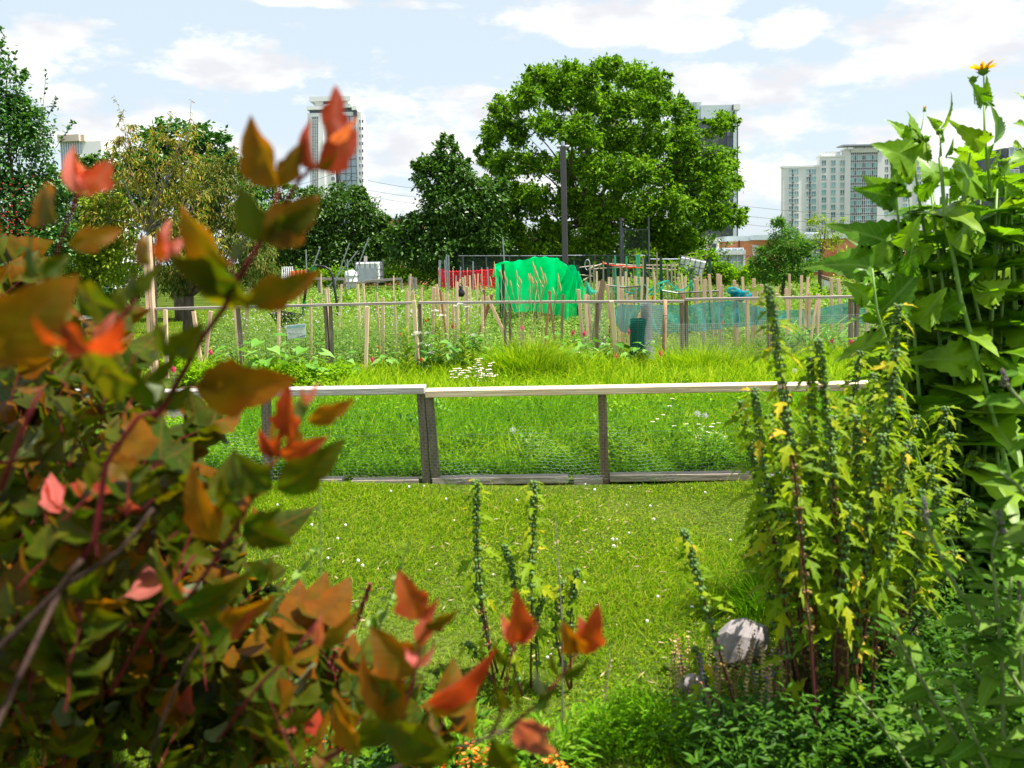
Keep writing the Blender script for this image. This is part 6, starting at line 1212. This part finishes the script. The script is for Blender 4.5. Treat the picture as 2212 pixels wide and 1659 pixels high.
# ---- motherwort
MOTH = shaped([(.04, .02), (.16, .06), (.34, .23), (.46, .26), (.42, .14), (.50, .09), (.62, .12), (.76, .15), (.72, .07), (.84, .045), (.93, .02)], .3, .5)
MWL = foliage('motherwort leaf', [(.11, .21, .003), (.19, .31, .003), (.28, .38, .004), (.38, .41, .006)], .5, .5, vein=(.3, .36, .05))
MWY = foliage('yellowed leaf', [(.52, .46, .02), (.60, .42, .03)], .45, .5, vein=(.5, .3, .05))
MWS = solid('maroon stem', (.13, .025, .03), (.07, .018, .02), .5, 20)
WHG = solid('dark green whorl', (.13, .24, .04), (.06, .12, .025), .7, 90, island=True)
WHO = solid('orange brown whorl', (.24, .15, .035), (.13, .08, .02), .7, 90, island=True)
def motherwort(rt, tops, leafs=1.0, yel=.08):
    tops = [t_ for t_ in tops]
    for (ut, vt, ub, vb, Y) in tops:
        t_ = np.array(P(ut, vt, Y)); b = np.array(P(ub, vb, Y)); b[2] = max(0.0, min(b[2], .0)) if vb >= 1600 else 0.0
        b[1] += rng.normal() * .03; bend = rng.normal(size=3) * [.02, .02, 0]; H = np.linalg.norm(t_ - b); gs, gl, gy, gw, go = Geo(), Geo(), Geo(), Geo(), Geo()
        f = lambda s: b + (t_ - b) * s + bend * math.sin(math.pi * s) + np.array([0, 0, .02]) * math.sin(math.pi * s)
        gs.tube([f(s) for s in np.linspace(0, 1, 9)], [.0052 - .0036 * s for s in np.linspace(0, 1, 9)], 6)
        s = 1.0; i = 0
        while s > .16:
            p = f(s); up_ = 1 - s; gap = (.0125 + .045 * min(1, up_ * 1.7)) / H; r_ = .0055 + .0022 * min(1, up_ * 3)
            tgt = gw if up_ * H < .42 + .1 * rng.random() else go
            if s > .28 or rng.random() < .5:
                for k in range(5): a = k * 1.2566 + i * .7; ball(tgt, p + [math.cos(a) * .0105, math.sin(a) * .0105, rng.normal() * .002], (1.3 if tgt is gw else .85) * r_ * rng.uniform(.75, 1.1), k=5)
            if s > .40 + .12 * rng.random() or rng.random() < .12:
                a = (i % 4) * 1.5708 / 2 + rng.normal() * .35; L_ = leafs * min(.085, .045 + .10 * up_) * rng.uniform(.65, 1.3)
                for sg in (0, math.pi):
                    if rng.random() < .1: continue
                    d = np.array([math.cos(a + sg), math.sin(a + sg) * .8, rng.uniform(-.6, .35) - .2 * up_]); q = p + d * [.02, .02, 0] * (.5 + up_)
                    gs.tube([p, q], .0011, 3); (gy if rng.random() < yel * (1 + up_) else gl).inst(MOTH, [q], [d], [[rng.normal() * .3, rng.normal() * .3 - .35, 1]], [L_])
            s -= gap; i += 1
        for gg in (gw, go):
            if gg.n: c_ = np.array([q_.mean(0) for q_ in gg.v]); gg.tube([c_[i_] for i_ in range(0, len(c_), 5)] + [c_[-1]], .0028, 5) if len(c_) > 6 else None
        st = gs.build('stem', MWS, rt, smooth=True)
        for gg, nm2, mt in ((gl, 'foliage', MWL), (gy, 'yellow_foliage', MWY), (gw, 'seed_whorls', WHG), (go, 'dry_whorls', WHO)):
            if gg.n: o = gg.build(nm2, mt, None, smooth=True); o.parent = st; o.location = -Vector(rt.location)
TR = [(1660, 622, 2.45), (1768, 735, 2.6), (1752, 775, 2.62), (1940, 660, 2.9), (1935, 760, 2.7), (1630, 842, 2.7), (1602, 868, 2.8), (1690, 850, 3.0), (1858, 760, 3.3), (1886, 808, 3.1), (1832, 862, 2.8), (1925, 885, 2.65), (2042, 880, 3.1), (2052, 940, 2.9), (2090, 1080, 3.2), (1905, 940, 2.6), (1722, 1050, 2.55), (1640, 1110, 2.8), (2104, 975, 3.5), (2010, 1010, 2.8), (1780, 1000, 2.6), (1862, 1060, 2.9), (1960, 1080, 2.7), (1808, 1130, 2.7), (2060, 1190, 2.9), (1700, 1200, 3.0), (1920, 1200, 2.8), (1800, 900, 3.1), (1980, 900, 3.2), (1745, 900, 2.8), (1870, 960, 3.0), (1680, 980, 2.9), (1760, 1120, 3.1), (1830, 1010, 3.2), (1940, 1010, 3.1), (2000, 1130, 3.0), (1880, 1150, 2.6), (1740, 1180, 2.7), (1660, 900, 2.75), (1710, 960, 2.65), (1800, 970, 2.75), (1850, 900, 2.7), (1960, 960, 2.6), (1990, 1060, 2.75), (1690, 1110, 2.6), (1830, 1090, 2.55), (1900, 1060, 2.9), (2030, 1060, 2.7), (1770, 1060, 2.85), (1650, 1010, 2.7)]
rt = thing('motherwort', 'big yellow green clump of motherwort with dark knobbly spikes, right of centre', 'motherwort plant', tuple(G(1830, 1640)))
motherwort(rt, [(u, v, 1815 + (u - 1815) * .42 + rng.normal() * 22, 1680, Y) for u, v, Y in TR], 1.1, .045)
rt = thing('motherwort', 'loose group of thin motherwort stems in the middle of the lawn edge', 'motherwort plant', tuple(G(1120, 1570)))
motherwort(rt, [(1028, 1040, 1075, 1570, 3.0), (1153, 1042, 1148, 1575, 3.0), (1090, 1180, 1085, 1560, 3.05), (1246, 1232, 1236, 1560, 2.95), (1222, 1258, 1230, 1560, 3.0), (1172, 1290, 1165, 1570, 2.95), (1030, 1225, 1078, 1560, 3.1), (1010, 1390, 1070, 1560, 3.0), (1120, 1330, 1130, 1575, 2.9)], 1.0, .03)
rt = thing('motherwort', 'single leaning motherwort stem at the left of the big clump', 'motherwort plant', tuple(G(1600, 1655)))
motherwort(rt, [(1478, 1148, 1608, 1680, 2.6), (1500, 1400, 1560, 1640, 2.75)], 1.0, .03)
for (u, v, ub, lab) in ((1199, 1105, 1216, 'thin dry upright stem, tallest beside the middle motherwort stems'), (1320, 1420, 1285, 'yellowed bent stem right of the middle motherwort group')):
    b = G(ub, 1580); rt = thing('dry_stem', lab, 'dry stem', tuple(b)); g = Geo(); t_ = P(u, v, b.y); g.tube([b, b.lerp(t_, .5) + Vector((.01, 0, 0)), t_], [.003, .0025, .0012], 5); g.build('stalk', STRAW if ub > 1250 else BARKG, rt)
    g = Geo(); k = 24; tt = rng.uniform(.35, 1, k); g.inst(RHOMB, np.array(b)[None] + (np.array(t_) - np.array(b))[None] * tt[:, None], rnd(k) + [0, 0, .8], rnd(k), np.full(k, .012)); g.build('seed_pods', STRAW, rt)
# ---- cup plant
CUP = [shaped([(-.02, .06), (.0, .20), (.05, .33), (.09, .29), (.17, .37), (.21, .31), (.30, .34), (.34, .27), (.44, .28), (.48, .21), (.58, .21), (.62, .15), (.72, .14), (.77, .08), (.88, .06)], fo, dr, tw) for fo, dr, tw in ((.35, .35, .1), (.2, .6, -.15), (.5, .15, .2), (.28, .8, .1))]
CUPM = foliage('cup plant leaf', [(.07, .19, .005), (.12, .27, .006), (.18, .34, .008), (.25, .39, .012)], .45, .38, vein=(.26, .40, .08), spec=.22, blotch=9)
CUPS = solid('cup plant stem', (.20, .33, .06), (.13, .25, .04), .5, 12)
rt = thing('cup_plant', 'tall cup plant with big toothed leaves and one yellow flower, at the right edge', 'cup plant', (P(2180, 1000, 3.7).x, 3.7, 0))
gl, gs, gb = Geo(), Geo(), Geo()
Q8 = lambda a_, b_: (1782 + .3254 * a_, 108 + .3254 * b_)
SM = [([(2181, 1300), (2181, 1029), (2152, 926), (2111, 774), (2076, 648), (2055, 531), (2042, 482), (2036, 400), (2030, 340)], 3.45, .011), ([(2165, 1200), (2150, 900), (2134, 765), (2106, 648), (2091, 521), (2083, 414), (2095, 330)], 3.55, .009), ([(1990, 900), (1975, 720), (1951, 590), (1945, 531), (1937, 433), (1930, 380)], 3.6, .008), ([(2040, 800), (2010, 600), (1997, 505), (1984, 420), (1977, 368), (1974, 303)], 3.65, .007), ([(2140, 420), (2127, 290), (2126, 228)], 3.5, .005), ([(2126, 228), (2125, 165)], 3.5, .003), ([(1974, 303), (1990, 280), (1997, 244)], 3.55, .0028), ([(2126, 228), (2112, 200), (2102, 180)], 3.5, .002), ([(2030, 340), (2032, 310), (2030, 290)], 3.47, .003), ([(1985, 1000), (1950, 850), (1915, 736), (1894, 671), (1884, 580)], 3.3, .007), ([(2050, 1000), (2040, 850), (2020, 700), (2040, 560)], 3.9, .008), ([(2190, 700), (2185, 500), (2180, 400)], 3.8, .008)]
for pts, yy, r_ in SM:
    W = [P(u, v, yy) for u, v in pts]
    if pts[0][1] > 700: W = [Vector((W[0].x * .5 + rt.location.x * .5, yy, 0))] + W
    gs.tube(W, [r_ * (1.15 - .6 * i / len(W)) for i in range(len(W))], 6)
CL_ = [(570, 600, 440, 430, .5), (575, 600, 620, 362, .45), (590, 745, 370, 600, .85), (770, 512, 935, 345, .45), (762, 510, 680, 440, .5), (1050, 360, 1062, 235, .8), (1052, 362, 1100, 180, .4), (1050, 355, 1010, 215, .5), (1060, 355, 1150, 325, .5), (1068, 620, 886, 545, .55), (1072, 660, 1330, 520, .6), (980, 660, 1070, 545, .45), (765, 900, 700, 670, 1.0), (775, 900, 860, 770, .8), (800, 700, 870, 590, .5), (640, 720, 730, 540, .5), (760, 620, 790, 540, .6), (925, 945, 1060, 660, .85), (925, 945, 840, 790, .8), (470, 972, 215, 850, .6), (470, 975, 200, 925, .5), (478, 975, 502, 750, .4), (470, 970, 395, 790, .5), (480, 985, 335, 975, .5), (520, 870, 625, 765, .6), (610, 960, 770, 880, .7), (660, 1105, 455, 1000, .9), (660, 1105, 520, 1110, .7), (800, 1200, 665, 1090, .6), (805, 1200, 940, 1110, .7), (845, 1290, 1130, 1010, .55), (850, 1300, 1200, 1062, .5), (840, 1280, 700, 1200, .7), (500, 1310, 178, 1140, .65), (505, 1310, 640, 1110, .6), (490, 1310, 400, 1180, .5), (312, 1450, 5, 1335, .75), (318, 1450, 282, 1235, .6), (325, 1450, 460, 1215, .6), (315, 1440, 205, 1310, .5), (850, 1400, 740, 1400, 1.0), (860, 1410, 680, 1390, .8), (862, 1420, 930, 1260, .9), (985, 1530, 1050, 1345, .9), (985, 1530, 880, 1420, .9), (990, 1525, 1170, 1390, .8), (960, 1280, 1140, 1220, .6), (1120, 910, 1010, 860, .8), (1130, 900, 1300, 760, .8), (1200, 1050, 1330, 940, .8), (950, 1290, 1130, 1160, .7), (530, 1490, 600, 1300, .6), (520, 1490, 420, 1380, .7), (330, 1660, 500, 1530, 1.1), (300, 1650, 180, 1560, .8), (520, 1500, 690, 1600, .8), (700, 1360, 560, 1290, .8), (1250, 1000, 1200, 860, .8), (1040, 1100, 930, 1040, .7), (1100, 770, 1190, 650, .5), (880, 720, 1010, 800, .8), (1250, 620, 1330, 640, .7), (1270, 480, 1340, 480, .4), (1320, 330, 1290, 250, .3)]
for a_, b_, c_, d_, w_ in CL_:
    q0, q1 = Q8(a_, b_), Q8(c_, d_); vleaf(gl, q0[0], q0[1], q1[0], q1[1], 3.5 + rng.uniform(-.12, .2), w_ * 1.6 + .1, dy=rng.uniform(-.08, .08), tl=(.1, -1, -.1), jit=.4, tm=CUP[rng.integers(4)])
for (a_, b_, c_, d_, w_) in ((1896, 670, 1850, 640, 1.1), (1905, 670, 1990, 590, 1.0), (1900, 672, 1870, 730, .9), (1915, 740, 1800, 760, .7), (1915, 740, 1862, 715, .7), (1985, 700, 2040, 620, .9), (2110, 780, 2000, 760, .9), (2105, 775, 2100, 850, .9), (2115, 775, 2200, 800, .9), (2076, 650, 1990, 690, .9), (2110, 650, 2190, 600, .8), (1950, 600, 1890, 560, .8)):
    vleaf(gl, a_, b_, c_, d_, 3.45, w_ * 1.35, dy=rng.uniform(-.1, .1), tl=(.1, -1, .6), jit=.3, tm=CUP[rng.integers(4)])
for i in range(58):
    u = rng.uniform(1990, 2620) if i > 22 else rng.uniform(1940, 2230); Y = rng.uniform(3.55, 5.0); x0 = (u - 1106) / FPX * Y; zt = P(u, np.interp(u, [1930, 2000, 2080, 2212], [560, 410, 350, 300]) + rng.uniform(0, 150), Y).z
    b = np.array([x0 + rng.normal() * .1, Y, 0]); t_ = np.array([x0 + rng.normal() * .06, Y, max(.8, zt)]); gs.tube([b, (b + t_) / 2 + [.02, 0, 0], t_], [.011, .009, .005], 5); z = .12; k = 0; a0 = rng.uniform(0, 3)
    while z < t_[2]:
        p = b + (t_ - b) * (z / t_[2])
        for sg in (0, math.pi):
            a = a0 + sg + (k % 2) * 1.57 + rng.normal() * .2; up_ = z / t_[2]; L_ = (.36 - .15 * up_) * rng.uniform(.8, 1.15); gl.inst(CUP[rng.integers(4)], [p], [[math.cos(a), math.sin(a), .55 - .4 * rng.random()]], [[rng.normal() * .2 - .4 * math.cos(a), -.4 * math.sin(a) + rng.normal() * .2, 1]], [[L_, L_ * 1.35, L_]])
        z += .125; k += 1
gl.build('foliage', CUPM, rt, smooth=True); gs.build('stem', CUPS, rt, smooth=True)
YEL = foliage('yellow ray petal', [(.80, .42, .01), (.85, .52, .02)], .3, .5)
def flower(u, v, Y, r, open_=1.0, nm='flower_head'):
    c = np.array(P(u, v, Y)); g = Geo(); n = 20; a = np.arange(n) * 6.283 / n + rng.normal(size=n) * .1; g.inst(LANCE, np.tile(c, (n, 1)), np.stack([np.cos(a) * open_, np.sin(a) * open_, .55 + rng.random(n) * .5 + (1 - open_)], 1), np.stack([-np.cos(a), -np.sin(a), 1 + 0 * a], 1), r * rng.uniform(.85, 1.15, n)); o = g.build(nm, YEL, rt, smooth=True)
    g = Geo(); ball(g, c + [0, 0, .004], r * .36, k=8)
    n = 9; a = np.arange(n) * 6.283 / n; g.inst(OVAL, np.tile(c - [0, 0, .004], (n, 1)), np.stack([np.cos(a), np.sin(a), .25 + 0 * a], 1), np.stack([-np.cos(a), -np.sin(a), 1 + 0 * a], 1), np.full(n, r * .5)); k = g.build('calyx', CUPM, None, smooth=True); k.parent = o; k.location = -Vector(rt.location)
flower(2124, 155, 3.5, .062); flower(1997, 240, 3.5, .02, .3, 'flower_bud'); 
for u, v in ((2102, 172), (2030, 285), (1962, 420), (2168, 350), (2000, 300)):
    g = Geo(); c = P(u, v, 3.5); ball(g, c, .017, k=8); g.inst(OVAL, np.tile(np.array(c) - [0, 0, .012], (6, 1)), np.stack([np.cos(np.arange(6.) * 1.05), np.sin(np.arange(6.) * 1.05), 1.2 + 0 * np.arange(6)], 1), np.tile([0, 0, 1.], (6, 1)), np.full(6, .036)); g.tube([c, c - Vector((-.01, 0, .1))], .0025, 4); g.build('flower_bud', CUPM, rt, smooth=True)
# ---- butterfly bush
BUD = shaped([(.08, .05), (.22, .115), (.42, .15), (.62, .125), (.8, .07), (.92, .03)], .4, .45)
BUM = foliage('grey green leaf', [(.045, .12, .008), (.07, .17, .01), (.11, .22, .015), (.17, .26, .05)], .35, .6, vein=(.16, .27, .06), spec=.05)
BUS = solid('downy stem', (.20, .26, .09), (.14, .19, .06), .7, 30)
SPK = solid('faded flower spike', (.20, .17, .16), (.11, .09, .09), .8, 60, island=True)
rt = thing('butterfly_bush', 'grey green narrow leaved bush at the bottom right corner', 'shrub', (P(2150, 1659, 2.1).x, 2.1, 0)); gl, gs, gk = Geo(), Geo(), Geo()
SB = [([(2170, 1700), (2164, 1404), (2150, 1277), (2143, 1185), (2155, 1147)], 2.0), ([(2160, 1420), (2105, 1333), (2041, 1226), (2009, 1149), (1996, 1100)], 2.05), ([(2260, 1210), (2212, 1176), (2168, 1144), (2140, 1100)], 2.0), ([(2120, 1690), (2010, 1500), (1950, 1400), (1925, 1345)], 2.1), ([(2260, 1120), (2200, 1050), (2160, 1020)], 2.0), ([(2060, 1690), (1990, 1560), (1960, 1490)], 2.15), ([(2240, 1690), (2215, 1500), (2200, 1380), (2210, 1300)], 1.95), ([(2150, 1690), (2090, 1560), (2060, 1480)], 2.0), ([(2290, 1000), (2240, 900), (2190, 850), (2165, 815)], 2.0), ([(2300, 1500), (2230, 1420), (2180, 1300), (2185, 1230)], 2.1), ([(1990, 1700), (1900, 1560), (1850, 1500)], 2.3), ([(2220, 1600), (2150, 1520), (2100, 1440), (2080, 1390)], 2.05)]
for pts, yy in SB:
    W = [P(u, v, yy) for u, v in pts]; W0 = W if pts[0][1] < 1600 else [Vector((W[0].x, yy, 0))] + W; gs.tube(W0, [.0062 * (1.1 - .7 * i / len(W0)) for i in range(len(W0))], 6)
    if pts[0][1] < 1600: gs.tube([Vector((rt.location.x + .25, yy + .1, 0)), (Vector((rt.location.x + .35, yy + .05, 0)) + W[0]) / 2, W[0]], [.007, .006, .005], 6)
    ln = sum((W[i + 1] - W[i]).length for i in range(len(W) - 1)); n = max(4, int(ln / .046)); k0 = rng.uniform(0, 3)
    for i in range(n + 1):
        t = i / n * (len(W) - 1); j = min(int(t), len(W) - 2); p = np.array(W[j].lerp(W[j + 1], t - j)); up_ = i / n
        for sg in (0, math.pi):
            a = k0 + (i % 2) * 1.57 + sg + rng.normal() * .2; L_ = (.125 - .07 * up_) * rng.uniform(.8, 1.2); d = np.array([math.cos(a), math.sin(a) * .8, rng.uniform(-.25, .5) + .5 * up_]); gl.inst(BUD, [p], [d], [[rng.normal() * .4, rng.normal() * .3 - .4, 1]], [[L_, L_ * 1.15, L_]])
            if rng.random() < .35 and up_ < .8:
                e = p + d * .05; gs.tube([p, e], .0015, 4); m_ = 3; a2 = rng.uniform(0, 6.28, m_); gl.inst(BUD, np.tile(e, (m_, 1)), np.stack([np.cos(a2), np.sin(a2), .8 + 0 * a2], 1) + d * .6, np.tile([0, -.4, 1.], (m_, 1)), np.full(m_, .05))
for (u, v0, v1, yy) in ((1995, 1072, 1125, 2.05), (2158, 1100, 1148, 2.0), (2166, 800, 830, 2.0), (2200, 1250, 1300, 2.1)):
    a_, b_ = np.array(P(u, v0, yy)), np.array(P(u + 6, v1, yy))
    for k in range(60): t = rng.random(); ball(gk, a_ + (b_ - a_) * t + rnd(1)[0] * .006 * (.5 + t), .0032, k=5)
gl.build('foliage', BUM, rt, smooth=True); gs.build('stem', BUS, rt, smooth=True); gk.build('flower_spikes', SPK, rt)
# ---- low border plants
SPT = solid('tan salvia spike', (.62, .44, .20), (.44, .27, .13), .8, 60, island=True); SPP = solid('violet salvia spike', (.09, .04, .28), (.05, .02, .16), .7, 60, island=True); SPM = solid('rusty spike', (.30, .11, .06), (.18, .06, .04), .8, 60, island=True)
def salvia(label, us, vs_, Y0_, Y1_, n, pv=.2):
    rt = thing('salvia', label, 'salvia', (P(np.mean(us), 1500, Y0_).x, Y0_, 0)); gs = Geo(); gg = {0: Geo(), 1: Geo(), 2: Geo()}
    for i in range(n):
        Y = rng.uniform(Y0_, Y1_); t_ = np.array(P(rng.uniform(*us), rng.uniform(*vs_), Y)); t_[2] = max(t_[2], rng.uniform(.14, .22)); H = t_[2]; b = t_ * [1, 1, 0] + [rng.normal() * .05, rng.normal() * .03, 0]; gs.tube([b, t_], [.002, .001], 4)
        k = 1 if rng.random() < pv else (2 if rng.random() < .35 else 0); z = 0
        while z < .62:
            p = t_ + (b - t_) * z; m_ = 4; a = rng.uniform(0, 6.28, m_); gg[k].inst(OVAL, np.tile(p, (m_, 1)), np.stack([np.cos(a), np.sin(a), .5 + 0 * a], 1), np.tile([0, 0, 1.], (m_, 1)), np.full(m_, .010)); z += .014 / H
    gs.build('stem', STEMY, rt); [gg[k].build('flower_spikes', m_, rt) for k, m_ in ((0, SPT), (1, SPP), (2, SPM)) if gg[k].n]
salvia('tan and violet salvia spikes in front of the largest stone', (1445, 1715), (1400, 1530), 2.6, 3.0, 74, .14)
salvia('tan and violet salvia spikes below the butterfly bush leaves', (1830, 2010), (1430, 1560), 2.8, 3.3, 44, .3)
ROCKM = solid('pale stone', (.38, .34, .33), (.22, .19, .19), .9, 14, bump=.7)
def rock(u, v0, v1, w_px, Y, label):
    c = P(u, v1, Y); s = Y / FPX; w2, h2 = w_px * s / 2, (v1 - v0) * s; bm = bmesh.new()
    for q in rnd(60): k = rng.uniform(.86, 1.06); bm.verts.new((c.x + q[0] * k * w2, Y + .08 + q[1] * k * w2 * .7, h2 * .42 + q[2] * k * h2 * .58 + q[0] * h2 * .12))
    bmesh.ops.convex_hull(bm, input=bm.verts); bmesh.ops.delete(bm, geom=[v_ for v_ in bm.verts if not v_.link_faces], context='VERTS')
    me = bpy.data.meshes.new('stone'); bm.to_mesh(me); bm.free(); me.materials.append(ROCKM); o = bpy.data.objects.new('stone', me); SC.collection.objects.link(o); return tag(o, label, 'stone')
rock(1612, 1388, 1486, 138, 3.05, 'largest pale angular stone behind the salvia spikes'); rock(1645, 1352, 1372, 34, 3.6, 'tiny pale stone in the grass beyond the largest stone'); rock(1500, 1525, 1560, 60, 2.85, 'small flat stone at the left foot of the salvia')
FEM = foliage('feathery bright leaf', [(.09, .26, .005), (.16, .35, .006), (.24, .40, .010)], .4, .5)
for (u, v, Y, r, n, lab) in ((1300, 1640, 2.62, .10, 1500, 'left feathery bright green tuft at the bottom edge'), (1425, 1640, 2.62, .14, 2200, 'right feathery bright green tuft at the bottom edge, the largest'), (1368, 1620, 2.72, .08, 900, 'small feathery green tuft between the two larger tufts')): mound('feathery_plant', lab, u, v, Y, r, .15, n, .024, FEM, LANCE, 'garden plant')
MILK = foliage('milkweed leaf', [(.10, .26, .01), (.17, .34, .015), (.25, .40, .03)], .35, .5)
for (u, lab) in ((1000, 'orange flowered milkweed at the bottom edge under the red leaves'), (735, 'orange flowered milkweed half hidden by the shrub at the bottom edge'), (1185, 'orange flowered milkweed beside the purple leaf')):
    Y = 2.5; rt = mound('milkweed', lab, u, 1690, Y, .14, .17, 260, .05, MILK, LANCE, 'milkweed'); g = Geo()
    for q in {1000: ((945, 1650), (955, 1655), (985, 1625), (1005, 1650), (1035, 1640), (1050, 1625), (1020, 1615)), 735: ((722, 1598), (728, 1610), (745, 1600), (740, 1620), (712, 1650)), 1185: ((1185, 1650), (1198, 1645), (1210, 1655))}[u]:
        c = np.array(P(q[0], q[1], Y - .05))
        for k in range(12): p = c + rng.normal(size=3) * [.012, .01, .007]; a = np.arange(5) * 1.2566; g.inst(RHOMB, np.tile(p, (5, 1)), np.stack([np.cos(a), np.sin(a), .6 + 0 * a], 1), np.tile([0, -.3, 1.], (5, 1)), np.full(5, .009))
    g.build('flower_cluster', ORF, rt)
g, gs = Geo(), Geo(); x, y = field(680, 2.35, 3.3, 1500, 2500, .6); k = (1106 + x / y * FPX > 1740) | (y < 2.62); x, y = x[k], y[k]; weeds(g, gs, x, y, rng.uniform(.08, .26, len(x)), 22, .05, BUD, up=.6, spread=.45, stem=.0015)
x, y = field(160, 2.1, 2.75, 500, 1000, .6); weeds(g, gs, x, y, rng.uniform(.06, .18, len(x)), 16, .05, BUD, up=.6, spread=.45, stem=.0015)
tag(g.build('border_foliage', foliage('border leaf', [(.022, .075, .005), (.045, .125, .007), (.08, .19, .010)], .3, .45)), 'dense low dark green leaves covering the flower bed at bottom right', 'ground cover', kind='stuff')
DOCK = edged('large dock leaf', [(.07, .18, .03), (.10, .23, .05)], (.16, .28, .09), vein=(.25, .35, .15), tint=(1.1, 1.2, .5), amt=.6)
rt = thing('dock_plant', 'plant with very large wavy grey green leaves at the foot of the salvia', 'dock plant', tuple(G(1700, 1640))); g, gs = Geo(), Geo()
BL = shaped([(-.02, .1), (.05, .24), (.18, .33), (.32, .36), (.5, .33), (.68, .25), (.84, .14), (.94, .05)], .25, .5)
for (ub, vb, ut, vt, Y) in ((1700, 1560, 1565, 1545, 2.62), (1700, 1560, 1790, 1600, 2.6), (1705, 1560, 1660, 1500, 2.75), (1690, 1600, 1590, 1640, 2.5), (1740, 1610, 1800, 1660, 2.5), (1960, 1380, 2020, 1450, 2.8)): vleaf(g, ub, vb, ut, vt, Y, 1.1, dy=-.06, tl=(0, -.5, .9), jit=.15, tm=BL); gs.tube([tuple(G(1700 if ub < 1900 else 1930, 1650)), tuple(P(ub, vb, Y))], [.006, .004], 5)
g.build('foliage', DOCK, rt, smooth=True); gs.build('stem', STEMG, rt)
clump('grass_clump', 'thin arching grass tuft beside the largest stone', 1640, 1400, 3.5, 260, .34, .05, .005, TALLD, lean=(.3, 1.4))
clump('grass_clump', 'few pale upright grass blades left of the largest stone', 1545, 1400, 3.6, 22, .26, .03, .008, TALL, lean=(.1, .6))
# ---- sprigs and rusty dock behind the shrub
SPRM = foliage('sprig leaf', [(.14, .26, .03), (.22, .34, .06), (.30, .40, .14)], .4, .5)
rt = thing('leafy_sprigs', 'blurred pale green leafy sprigs between the shrub and the lawn', 'plant', (P(700, 1500, 1.7).x, 1.7, 0)); gs, gl = Geo(), Geo()
for (u0, v0, u1, v1) in ((760, 1500, 885, 1165), (700, 1560, 780, 1300), (680, 1500, 690, 1060), (620, 1500, 660, 1250), (560, 1500, 560, 1330), (640, 1560, 720, 1380), (600, 1600, 640, 1440), (560, 1350, 690, 1180), (760, 1450, 720, 1290)):
    Y = rng.uniform(1.6, 1.9); a_, b_ = np.array(P(u0, v0, Y)), np.array(P(u1, v1, Y)); gs.tube([a_ * [1, 1, 0], a_, (a_ + b_) / 2 + [.01, 0, .01], b_], [.003, .0025, .002, .001], 4); n = 26; t = rng.random(n)
    gl.inst(OVAL, a_ + (b_ - a_) * t[:, None], rnd(n) + [0, 0, .6], rnd(n) + [0, -.5, .8], .036 * rng.uniform(.5, 1.1, n) * (1.15 - .6 * t))
gl.build('foliage', SPRM, rt); gs.build('stem', BUS, rt)
RUST = solid('rusty seed', (.22, .04, .025), (.11, .02, .015), .8, 60, island=True)
rt = thing('rusty_dock', 'rust red seed stalk rising behind the red shrub leaves', 'dock plant', (P(735, 1500, 1.75).x, 1.75, 0)); gs, gk = Geo(), Geo()
for pts in ([(712, 1600), (722, 1500), (745, 1400), (775, 1330), (800, 1260)], [(745, 1400), (752, 1440), (748, 1480)], [(722, 1500), (712, 1440), (730, 1400)]):
    W = [P(u, v, 1.75) for u, v in pts]; gs.tube(W if len(pts) < 4 else [Vector((W[0].x, 1.75, 0))] + W, .003, 5)
    for k in range(90):
        t = (.15 + .85 * rng.random()) * (len(W) - 1); j = min(int(t), len(W) - 2); ball(gk, np.array(W[j].lerp(W[j + 1], t - j)) + rnd(1)[0] * .009 * rng.random() * (1.3 - .8 * t / len(W)), .0052, k=5)
gs.build('stem', TWIGR, rt); gk.build('seed_clusters', RUST, rt)
print('objects', len(bpy.data.objects), 'top', sum(o.parent is None for o in bpy.data.objects))
